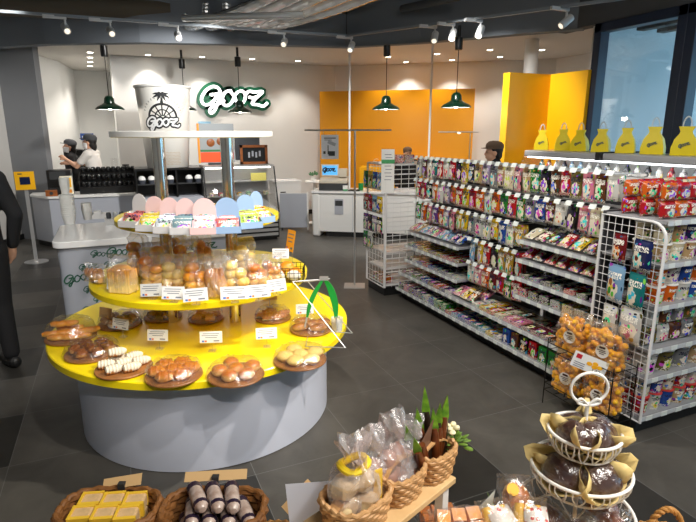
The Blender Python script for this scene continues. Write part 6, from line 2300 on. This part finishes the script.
def choc_cake(tier, ang, rad, size, tilt, lab, seed):
    zb = ZT[tier] - 0.026
    p = AX + BR * (rad * math.cos(ang)) + BF * (rad * math.sin(ang)) + Vector((0, 0, zb))
    e = empty('wrapped_chocolate_cake', p, lab, 'chocolate cake', 'chocolate cakes on the wire stand', ang - YAW + PI / 2)
    M = Matrix.Translation((0, 0, size * 0.62)) @ Matrix.Rotation(tilt, 4, 'X')
    mb = MB().ball((0, 0, 0), (size, size * 0.86, size * 0.60), 18, 12, amp=0.10, seed=seed)
    mb.xf(M).build('cake', CHOC, e)
    # paper collar with pointed corners
    mb = MB()
    vs, fs = [], []
    m = 24
    for j, (rr, zz) in enumerate(((0.55, -0.50), (0.95, -0.28), (1.12, 0.05), (1.22, 0.22))):
        for k in range(m):
            a = 2 * PI * k / m
            cn = max(0, math.cos(2 * a + 0.7 * math.sin(seed * 1.7))) ** 2
            pk = 1 + (0.42 * cn if j >= 2 else 0.12 * cn * (j == 1)) + 0.07 * noise.noise(Vector((a * 3, j, seed)))
            lift = (0.62 * cn - 0.16 * (1 - cn) if j == 3 else 0.10 * cn * (j == 2) - 0.12 * (1 - cn) * (j == 2))
            vs.append((rr * pk * size * math.cos(a), rr * pk * size * 0.9 * math.sin(a), (zz + lift) * size + 0.006 * noise.noise(Vector((a * 5, j, seed + 3.3)))))
    for j in range(3):
        for k in range(m):
            l = (k + 1) % m
            fs.append((j * m + k, j * m + l, (j + 1) * m + l, (j + 1) * m + k))
    fs.append(tuple(reversed(range(m))))
    mb.add(vs, fs)
    o = mb.xf(M).build('paper_wrap', CREAMP, e, sharp=60)
    s = o.modifiers.new('thickness', 'SOLIDIFY')
    s.thickness = 0.0008
    mb = MB().ball((0, 0, 0.01 * size), (size * 1.03, size * 0.90, size * 0.66), 18, 12, amp=0.14, freq=4, seed=seed + 9)
    mb.xf(M).build('clear_film', FILM2, e)


H = PI / 2
for q in ((2, PI * 1.18, 0.040, 0.042, 0.7, 'wrapped chocolate cake on the top tier by the ring handle, outermost towards the bread stand'),
          (2, PI * 1.60, 0.036, 0.044, 0.8, 'wrapped chocolate cake at the front of the top tier'),
          (2, PI * 0.05, 0.042, 0.043, 0.7, 'wrapped chocolate cake on the top tier towards the noodle shelves'),
          (2, PI * 0.62, 0.040, 0.038, 0.5, 'wrapped chocolate cake at the back of the top tier'),
          (1, PI * 1.16, 0.062, 0.050, 0.9, 'large wrapped chocolate cake on the middle tier towards the bread stand'),
          (1, PI * 1.62, 0.062, 0.050, 0.9, 'large wrapped chocolate cake at the front of the middle tier'),
          (1, PI * 0.00, 0.066, 0.046, 0.8, 'wrapped chocolate cake on the middle tier towards the noodle shelves'),
          (1, PI * 0.38, 0.066, 0.040, 0.3, 'wrapped chocolate cake at the back of the middle tier'),
          (1, PI * 0.75, 0.066, 0.040, 0.3, 'wrapped chocolate cake at the back of the middle tier, next to the pole')):
    choc_cake(*q, int(q[1] * 10) + q[0])
BRNB = mat('brown_glossy_bread', (128, 66, 34), 0.3, coat=0.5, var=0.45, vscale=24)
for k, (a, lab) in enumerate(((PI * 1.12, 'film-wrapped brown loaf on the lowest tier towards the bread stand'),
                              (PI * 1.42, 'film-wrapped brown loaf at the front of the lowest tier'),
                              (PI * 1.75, 'film-wrapped brown loaf at the front of the lowest tier, towards the noodle shelves'),
                              (PI * 0.10, 'film-wrapped brown loaf on the lowest tier nearest the noodle shelves'))):
    p = AX + BR * (0.076 * math.cos(a)) + BF * (0.076 * math.sin(a)) + Vector((0, 0, ZT[0] - 0.042))
    e = empty('wrapped_loaf', p, lab, 'loaf', 'brown loaves on the wire stand', a - YAW)
    MB().ball((0, 0, 0.030), (0.034, 0.052, 0.028), 16, 10, amp=0.12, seed=k).build('loaf', BRNB, e)
    b = pillow(0.088, 0.13, 0.066, 8, 10, k, 0.4)
    b.xf(Matrix.Translation((0, -0.065, 0.032)) @ Matrix.Rotation(-PI / 2, 4, 'X') @ Matrix.Scale(-1, 4, (0, 1, 0))).build('film_bag', FILM2, e, sharp=25)

# ------------------------------------------------------------------ packs lying on the table between riser and stand
PACKF = film_mat('clear_pack_film', gloss=0.17, rough=0.12, bscale=36, cloud=0.03)


def lying_pack(px, py, z, w, l, t, rz, lab, fill, fkind, seed, band=None, tilt=0.0):
    p = fpt(px, py, z)
    e = empty('bread_pack', p, lab, 'bread pack', 'bread packs on the front table', rz - YAW)
    e.rotation_euler.x = tilt
    mb = MB()
    if fkind == 'slab':
        mb.ball((0, 0, t * 0.48), (w * 0.40, l * 0.38, t * 0.42), 16, 10, amp=0.1, seed=seed)
    elif fkind == 'cubes':
        for i in range(3):
            for j in range(3):
                mb.box((w * (-0.27 + 0.27 * i), l * (-0.27 + 0.27 * j), t * 0.45), (w * 0.23, l * 0.23, t * 0.7), 0.1 * (i - j))
    else:
        for k in range(3):
            mb.tube([(w * (-0.22 + 0.22 * k), -l * 0.36, t * 0.45), (w * (-0.22 + 0.22 * k), 0, t * 0.5), (w * (-0.22 + 0.22 * k), l * 0.36, t * 0.45)], [t * 0.2, t * 0.36, t * 0.2], 10)
    mb.build('bread', fill, e)
    b = pillow(w, l, t, 10, 10, seed, 0.35, 0, 5)
    b.xf(Matrix.Translation((0, -l / 2, t * 0.5)) @ Matrix(((1, 0, 0, 0), (0, 0, 1, 0), (0, 1, 0, 0), (0, 0, 0, 1)))).build('film_bag', PACKF, e, sharp=25)
    if band:
        m, cx, cw = band
        mb = MB()
        vs = []
        for i in range(9):
            y = -l * 0.36 + l * 0.72 * i / 8
            zz = t * (0.62 + 0.40 * math.sin(PI * i / 8))
            vs += [(w * (cx - cw), y, zz - t * 0.12), (w * cx, y, zz), (w * (cx + cw), y, zz - t * 0.08)]
        fs = []
        for i in range(8):
            for j in range(2):
                fs.append((i * 3 + j, i * 3 + j + 1, i * 3 + 4 + j, i * 3 + 3 + j))
        mb.add(vs, fs)
        o = mb.build('printed_label', m, e, sharp=80)
        s_ = o.modifiers.new('thickness', 'SOLIDIFY')
        s_.thickness = 0.0008
    return e


def dotted(name, base, dot, scale):
    m = mat(name, base, 0.35)
    nt = m.node_tree
    b = nt.nodes['Principled BSDF']
    tc = nt.nodes.new('ShaderNodeTexCoord')
    v = nt.nodes.new('ShaderNodeTexVoronoi')
    v.inputs['Scale'].default_value = scale
    v.inputs['Randomness'].default_value = 0.5
    lt = nt.nodes.new('ShaderNodeMath')
    lt.operation = 'LESS_THAN'
    lt.inputs[1].default_value = 0.30
    mx = nt.nodes.new('ShaderNodeMix')
    mx.data_type = 'RGBA'
    mx.inputs[6].default_value = lin(base)
    mx.inputs[7].default_value = lin(dot)
    nt.links.new(tc.outputs['Object'], v.inputs['Vector'])
    nt.links.new(v.outputs['Distance'], lt.inputs[0])
    nt.links.new(lt.outputs[0], mx.inputs[0])
    nt.links.new(mx.outputs[2], b.inputs['Base Color'])
    return m


DOTW = dotted('white_red_dotted_label', (246, 238, 232), (222, 92, 84), 62)
YELB = mat('yellow_sponge', (240, 186, 56), 0.5, var=0.25, vscale=30)
PINKC = mat('pink_orange_cake', (240, 186, 160), 0.5, var=0.6, vscale=22, col2=(246, 170, 70))
cr = empty('display_crate', BR * 0.32 + BF * 0.93 + Vector((0, 0, FT + 0.001)), 'low pale wooden crate holding the clear bread packs between riser and cake stand', 'crate', None, -YAW)
CH = 0.10
MB().box((0, 0, CH / 2), (0.17, 0.26, CH)).build('base', WOOD, cr, bevel=0.003)
mb = MB()
for (a, b_, c, d) in ((0, 0.126, 0.17, 0.008), (0, -0.126, 0.17, 0.008), (-0.081, 0, 0.008, 0.26), (0.081, 0, 0.008, 0.26)):
    mb.box((a, b_, CH + 0.010), (c, d, 0.020))
mb.build('rim', WOOD, cr)


def stood_pack(br, bf, z, *a, **k):
    e = lying_pack(0, 0, 0.1, *a, **k)
    e.location = BR * br + BF * bf + Vector((0, 0, FT + 0.001 + CH + z))
    return e


stood_pack(0.250, 1.00, 0.040, 0.13, 0.13, 0.065, 0.15, 'domed clear pack of pink and orange cake squares before the riser', PINKC, 'cubes', 41, tilt=0.35)
stood_pack(0.335, 1.02, 0.052, 0.085, 0.13, 0.05, 0.25, 'clear pack of yellow sponge with a red-dotted white label, beside the domed pack', YELB, 'rolls', 43, (DOTW, 0.06, 0.34), tilt=0.7)
stood_pack(0.405, 1.02, 0.055, 0.085, 0.135, 0.055, -0.2, 'clear pack of yellow sponge rolls with a red-dotted label, beside the wire stand', YELB, 'rolls', 45, (DOTW, 0.16, 0.30), tilt=0.75)
e9 = stood_pack(0.395, 1.085, 0.075, 0.085, 0.12, 0.05, -0.1, 'clear bag with one golden roll and a yellow round sticker behind the dotted packs', B_BUN, 'slab', 47, tilt=0.8)
o = MB().lathe([(0, 0), (0.014, 0), (0.014, 0.0006)], 20).build('yellow_sticker', YELLOWP, e9, (-0.012, 0.022, 0.052))
lying_pack(440, 528, FT + 0.002, 0.12, 0.11, 0.05, 0.2, 'clear pack of orange pastry squares tucked under the riser edge', mat('orange_pastry', (226, 130, 50), 0.5, var=0.2), 'cubes', 49)
GRC = film_mat('greenish_clear_card', (214, 232, 214), gloss=0.2, rough=0.15, bump=0.2, cloud=0.35)
p = BR * 0.285 + BF * 1.03
e = empty('clear_card', (p.x, p.y, FT + CH + 0.001), 'greenish clear pointed card standing behind the dotted packs', 'price card', None, -YAW + 0.4)
MB().prism([(-0.045, 0), (0.03, 0), (0.055, 0.135), (-0.035, 0.065)], -0.001, 0.001, M=Matrix(((1, 0, 0, 0), (0, 0, -1, 0), (0, 1, 0, 0), (0, 0, 0, 1)))).build('card', GRC, e)
MB().box((0, 0, 0.004), (0.05, 0.03, 0.008)).build('foot', CLEAR, e)
p = BR * 0.355 + BF * 1.055
e = empty('artificial_grass_sprig', (p.x, p.y, FT + CH + 0.03), 'thin green sprig lying between the dotted packs and the golden roll', 'sprig')
mb = MB()
rnd = random.Random(3)
for k in range(10):
    a, l = rnd.uniform(0, 2 * PI), rnd.uniform(0.03, 0.06)
    mb.tube([(0, 0, 0.01), (l * 0.5 * math.cos(a), l * 0.5 * math.sin(a), 0.03), (l * math.cos(a), l * math.sin(a), 0.045 + 0.02 * rnd.random())], [0.003, 0.003, 0.0005], 5)
mb.build('blades', LEAF, e)
# handled basket at the right corner
p = fpt(659, 540, FT + 0.03)
e = basket(BR * 0.772 + BF * 1.10 + Vector((0, 0, FT + 0.001)), 0.05, 0.045, 0.06, -YAW, WICK, 'honey wicker basket with twisted handle at the right corner of the front table', 5, None, 1.15)
mb = MB()
for s in (0, PI):
    P = [(0.047 * math.cos(PI * k / 40) + 0.004 * math.cos(k * 1.1 + s) * math.cos(PI * k / 40), 0.004 * math.sin(k * 1.1 + s), 0.045 + 0.10 * math.sin(PI * k / 40) + 0.004 * math.cos(k * 1.1 + s) * math.sin(PI * k / 40)) for k in range(41)]
    mb.tube(P, 0.0048, 7)
mb.build('twisted_handle', WICK, e)

# ------------------------------------------------------------------ people
SKIN = mat('skin', (214, 164, 134), 0.55)
HAIR = mat('black_hair', (24, 20, 19), 0.5)
TSHIRT = mat('white_tshirt', (226, 222, 218), 0.8)
DARKC = mat('dark_cloth', (26, 27, 31), 0.85)
DARKP = mat('black_trousers', (20, 20, 23), 0.85)
CAPG = mat('grey_cap', (70, 72, 76), 0.8)
CAPB = mat('brown_cap', (92, 72, 54), 0.8)
MASKM = mat('white_face_mask', (236, 236, 238), 0.8)
SHOE = mat('black_shoe', (22, 22, 22), 0.5)
APRON = mat('black_apron', (30, 30, 33), 0.85)


def capsule(mb, pts, rs, n=12):
    mb.tube(pts, rs, n)
    mb.ball(pts[0], rs[0], n, 8)
    mb.ball(pts[-1], rs[-1], n, 8)


def skinned(name, mb, m, parent, vox=0.011, smooth=3):
    o = mb.build(name, m, parent, sharp=0)
    for p in o.data.polygons:
        p.use_smooth = True
    r = o.modifiers.new('one_surface', 'REMESH')
    r.mode = 'VOXEL'
    r.voxel_size = vox
    r.use_smooth_shade = True
    s = o.modifiers.new('soft', 'SMOOTH')
    s.iterations = smooth
    return o


def hand(mb, wrist, d, palm_n, k=1.0, curl=0.5):
    """palm, four unequal bent fingers and a thumb along direction d"""
    d = Vector(d).normalized()
    pn = Vector(palm_n).normalized()
    s = d.cross(pn).normalized()
    w = Vector(wrist)
    capsule(mb, [w, w + d * 0.05 * k, w + d * 0.085 * k], [0.026 * k, 0.034 * k, 0.032 * k], 10)
    for i, ln in enumerate((0.068, 0.078, 0.072, 0.056)):
        b0 = w + d * 0.085 * k + s * (0.027 - 0.018 * i) * k
        b1 = b0 + (d * (1 - 0.3 * curl) + pn * 0.5 * curl).normalized() * ln * 0.5 * k
        b2 = b1 + (d * (1 - curl) + pn * curl).normalized() * ln * 0.5 * k
        capsule(mb, [b0, b1, b2], [0.0105 * k, 0.0095 * k, 0.008 * k], 8)
    t0 = w + d * 0.025 * k + s * 0.028 * k
    t1 = t0 + (d * 0.6 + s * 0.7).normalized() * 0.035 * k
    capsule(mb, [t0, t1, t1 + (d * 0.9 + pn * 0.4).normalized() * 0.03 * k], [0.013 * k, 0.0115 * k, 0.009 * k], 8)


def torso(mb, stops, k, up, g=0.0):
    n = 14
    for i in range(n + 1):
        z = stops[0][0] + (stops[-1][0] - stops[0][0]) * i / n
        for a, b_ in zip(stops, stops[1:]):
            if a[0] <= z <= b_[0] + 1e-6:
                t = (z - a[0]) / (b_[0] - a[0])
                t = t * t * (3 - 2 * t)
                rx, ry = a[1] + (b_[1] - a[1]) * t, a[2] + (b_[2] - a[2]) * t
                break
        mb.ball(Vector((0, 0, z)) * k + up(z), ((rx + g) * k, (ry + g) * k, 0.07 * k), 20, 10)


def person(loc, rz, height, label, top, sleeves, bottom, cap=None, mask=False, arms=None, legs=None, head_turn=0.0, head_tilt=0.0, lean=0.0, long_hair=False, apron=False):
    k = height / 1.70
    e = empty('person', loc, label, 'person', None, rz)
    HC = Vector((0, -0.03 - lean * 0.6, 1.585)) * k
    Mh = Matrix.Translation(HC) @ Matrix.Rotation(head_turn, 4, 'Z') @ Matrix.Rotation(head_tilt, 4, 'X')
    hip = {-1: Vector((-0.09, 0, 0.90)) * k, 1: Vector((0.09, 0, 0.90)) * k}
    legs = legs or {-1: [(-0.10, -0.01, 0.49), (-0.10, 0.03, 0.085)], 1: [(0.10, -0.01, 0.49), (0.10, 0.03, 0.085)]}
    arms = arms or {-1: [(-0.24, 0.02, 1.13), (-0.24, -0.08, 0.90)], 1: [(0.24, 0.02, 1.13), (0.24, -0.08, 0.90)]}
    lv = Vector((0, -lean, 0))

    def up(z):
        return lv * max(0, (z - 0.95) / 0.6) * k

    sh = {s: Vector((0.185 * s, 0.0, 1.40)) * k + up(1.40) for s in (-1, 1)}
    # --- one continuous body
    mb = MB()
    torso(mb, ((0.92, 0.155, 0.105), (1.08, 0.140, 0.098), (1.26, 0.160, 0.106), (1.36, 0.155, 0.098)), k, up)
    capsule(mb, [sh[-1] * 1.0, Vector((0, 0, 1.42)) * k + up(1.42), sh[1]], [0.058 * k, 0.07 * k, 0.058 * k])
    capsule(mb, [Vector((0, 0, 1.40)) * k + up(1.4), HC + Vector((0, 0.01, -0.09)) * k], [0.058 * k, 0.052 * k])
    h0 = len(mb.v)
    mb.ball((0, 0.012, 0.03), (0.076, 0.094, 0.095), 20, 14)
    mb.ball((0, -0.012, -0.045), (0.060, 0.072, 0.070), 18, 12)
    mb.ball((0, -0.040, -0.092), (0.026, 0.024, 0.020), 12, 8)
    mb.tube([(0, -0.080, 0.020), (0, -0.098, -0.022)], [0.008, 0.013], 8)
    mb.ball((0, -0.098, -0.024), 0.0135, 10, 8)
    for s in (-1, 1):
        mb.ball((0.078 * s, 0.010, -0.005), (0.012, 0.022, 0.032), 10, 8)
        mb.ball((0.030 * s, -0.078, 0.022), (0.020, 0.012, 0.008), 10, 6)
    mb.tube([(-0.022, -0.082, -0.062), (0, -0.087, -0.060), (0.022, -0.082, -0.062)], [0.005, 0.008, 0.005], 8)
    for i in range(h0, len(mb.v)):
        mb.v[i] = tuple(Mh @ (Vector(mb.v[i]) * k))
    for s in (-1, 1):
        el, wr = Vector(arms[s][0]) * k, Vector(arms[s][1]) * k
        capsule(mb, [sh[s], (sh[s] + el) / 2, el], [0.052 * k, 0.046 * k, 0.038 * k])
        capsule(mb, [el, el.lerp(wr, 0.35), wr], [0.038 * k, 0.037 * k, 0.026 * k])
        hand(mb, wr, wr - el, (-s * 0.7, -0.3, -0.5), k)
        kn, an = Vector(legs[s][0]) * k, Vector(legs[s][1]) * k
        capsule(mb, [hip[s], hip[s].lerp(kn, 0.5), kn], [0.088 * k, 0.075 * k, 0.055 * k])
        capsule(mb, [kn, kn.lerp(an, 0.35), an], [0.054 * k, 0.055 * k, 0.036 * k])
        capsule(mb, [an + Vector((0, 0.02, -0.04)) * k, an + Vector((0, -0.13, -0.055)) * k], [0.034 * k, 0.026 * k])
    skinned('body', mb, SKIN, e, 0.0085, 2)
    # --- shirt or jacket
    mb = MB()
    g = 0.014
    torso(mb, ((0.90, 0.163, 0.113), (1.08, 0.156, 0.108), (1.26, 0.168, 0.112), (1.36, 0.160, 0.105)), k, up, g)
    capsule(mb, [sh[-1], Vector((0, 0, 1.415)) * k + up(1.415), sh[1]], [0.072 * k, 0.083 * k, 0.072 * k])
    if sleeves == 'long':
        capsule(mb, [Vector((0, 0.01, 1.44)) * k + up(1.44), Vector((0, 0.0, 1.475)) * k + up(1.475)], [0.074 * k, 0.07 * k])
    for s in (-1, 1):
        el, wr = Vector(arms[s][0]) * k, Vector(arms[s][1]) * k
        if sleeves == 'long':
            capsule(mb, [sh[s], el], [0.068 * k, 0.055 * k])
            capsule(mb, [el, el.lerp(wr, 0.94)], [0.055 * k, 0.042 * k])
        else:
            capsule(mb, [sh[s], sh[s].lerp(el, 0.62)], [0.068 * k, 0.062 * k])
    skinned('shirt' if sleeves != 'long' else 'jacket', mb, top, e, 0.013, 4)
    mb = MB()
    mb.ball(Vector((0, 0, 0.93)) * k, (0.172 * k, 0.125 * k, 0.09 * k), 18, 10)
    for s in (-1, 1):
        kn, an = Vector(legs[s][0]) * k, Vector(legs[s][1]) * k
        capsule(mb, [hip[s], hip[s].lerp(kn, 0.5), kn], [0.103 * k, 0.09 * k, 0.072 * k])
        capsule(mb, [kn, an + Vector((0, 0, 0.03))], [0.072 * k, 0.058 * k])
    skinned('trousers', mb, bottom, e, 0.014, 4)
    for s in (-1, 1):
        an = Vector(legs[s][1]) * k
        mb = MB()
        capsule(mb, [an + Vector((0, 0.035, -0.040)) * k, an + Vector((0, -0.05, -0.042)) * k, an + Vector((0, -0.15, -0.050)) * k], [0.044 * k, 0.046 * k, 0.036 * k])
        mb.v = [(x, y, max(z, 0.002)) for x, y, z in mb.v]
        mb.build('shoe', SHOE, e, sharp=0)
    # --- hair, eyes, cap, mask
    mb = MB()
    mb.ball((0, 0.026, 0.045), (0.086, 0.095, 0.092), 20, 12)
    mb.v = [v for v in mb.v]
    mb.ball((0, 0.060, -0.02), (0.076, 0.056, 0.075), 16, 10)
    if long_hair:
        mb.ball((0, 0.085, -0.06), (0.06, 0.045, 0.08), 14, 10)
    mb.v = [tuple(Mh @ (Vector(v) * k)) for v in mb.v]
    skinned('hair', mb, HAIR, e, 0.01, 2)
    for s in (-1, 1):
        mb = MB().ball((0.030 * s, -0.0835, 0.008), (0.012, 0.006, 0.006), 10, 8)
        mb.v = [tuple(Mh @ (Vector(v) * k)) for v in mb.v]
        mb.build('eye', BLACK, e)
    if cap:
        mb = MB()
        prof = [(0.098, 0.052), (0.104, 0.075), (0.100, 0.105), (0.075, 0.135), (0.03, 0.148)]
        mb.lathe(prof, 24, (0, 0.012, 0), 0.90, 1.08)
        vs, fs = [], []
        for i in range(9):
            a = PI + PI * i / 8
            c_, s_ = math.cos(a), math.sin(a)
            vs += [(0.090 * c_, 0.012 + 0.10 * s_, 0.056), (0.092 * c_, 0.010 + 0.165 * s_, 0.046), (0.092 * c_, 0.010 + 0.165 * s_, 0.051), (0.090 * c_, 0.012 + 0.10 * s_, 0.064)]
        for i in range(8):
            for j in range(4):
                fs.append((i * 4 + j, i * 4 + (j + 1) % 4, i * 4 + 4 + (j + 1) % 4, i * 4 + 4 + j))
        mb.add(vs, fs)
        mb.v = [tuple(Mh @ (Vector(v) * k)) for v in mb.v]
        mb.build('cap', cap, e, sharp=60)
    if mask:
        mb = MB()
        vs, fs = [], []
        for j in range(6):
            z = -0.105 + 0.098 * j / 5
            for i in range(13):
                a = PI + PI * i / 12
                vs.append((0.083 * math.cos(a) * (0.82 + 0.18 * j / 5), 0.0 + (0.108 - 0.012 * abs(j - 3)) * math.sin(a), z))
        for j in range(5):
            for i in range(12):
                fs.append((j * 13 + i, j * 13 + i + 1, j * 13 + 14 + i, j * 13 + 13 + i))
        mb.add(vs, fs)
        mb.v = [tuple(Mh @ (Vector(v) * k)) for v in mb.v]
        o = mb.build('face_mask', MASKM, e, sharp=80)
        s_ = o.modifiers.new('thickness', 'SOLIDIFY')
        s_.thickness = 0.004
    if apron:
        mb = MB()
        vs, fs = [], []
        for j, (z, w, y) in enumerate(((0.55, 0.19, -0.155), (0.75, 0.185, -0.16), (0.93, 0.17, -0.152), (1.02, 0.165, -0.142))):
            for i in range(9):
                t = -1 + 2 * i / 8
                vs.append((w * t * k, (y * (1 - 0.42 * t * t)) * k, z * k))
        for j in range(3):
            for i in range(8):
                fs.append((j * 9 + i, j * 9 + i + 1, j * 9 + 10 + i, j * 9 + 9 + i))
        mb.add(vs, fs)
        o = mb.build('apron', APRON, e, sharp=80)
        s_ = o.modifiers.new('thickness', 'SOLIDIFY')
        s_.thickness = 0.006
    return e


# staff member in white reaching over the coffee machine, seen from the side
person((-0.28, 10.05, 0), -PI / 2 - 0.35, 1.69, 'person in white t-shirt, grey cap and mask reaching to a coffee machine', TSHIRT, 'short', DARKP, CAPG, True,
       {-1: [(-0.20, -0.20, 1.22), (-0.10, -0.45, 1.24)], 1: [(0.20, -0.22, 1.20), (0.12, -0.42, 1.32)]}, None, 0.0, -0.15, 0.05, True, True)
person((-0.62, 10.72, 0), -PI / 2 - 0.1, 1.60, 'person in dark cap and dark shirt bending behind the staff member in white', DARKC, 'long', DARKP, CAPG, True,
       None, None, 0.2, -0.2, 0.06, True)
person((4.95, 8.63, 0), -0.2, 1.46, 'person in dark cap and mask behind the register end of the shelves', DARKC, 'long', DARKP, CAPB, True)
person((4.15, 5.15, 0), -PI / 2 - 0.5, 1.62, 'man in brown flat cap and dark jacket standing behind the shelves', DARKC, 'long', DARKP, CAPB, False, None, None, 0.0, -0.05)
person((-0.95, 4.46, 0), -2.6, 1.72, 'person in black cut by the left edge of the photo, standing', DARKC, 'long', DARKP, None, False,
       {-1: [(-0.27, 0.02, 1.14), (-0.25, -0.05, 0.90)], 1: [(0.27, 0.02, 1.14), (0.25, -0.05, 0.90)]})
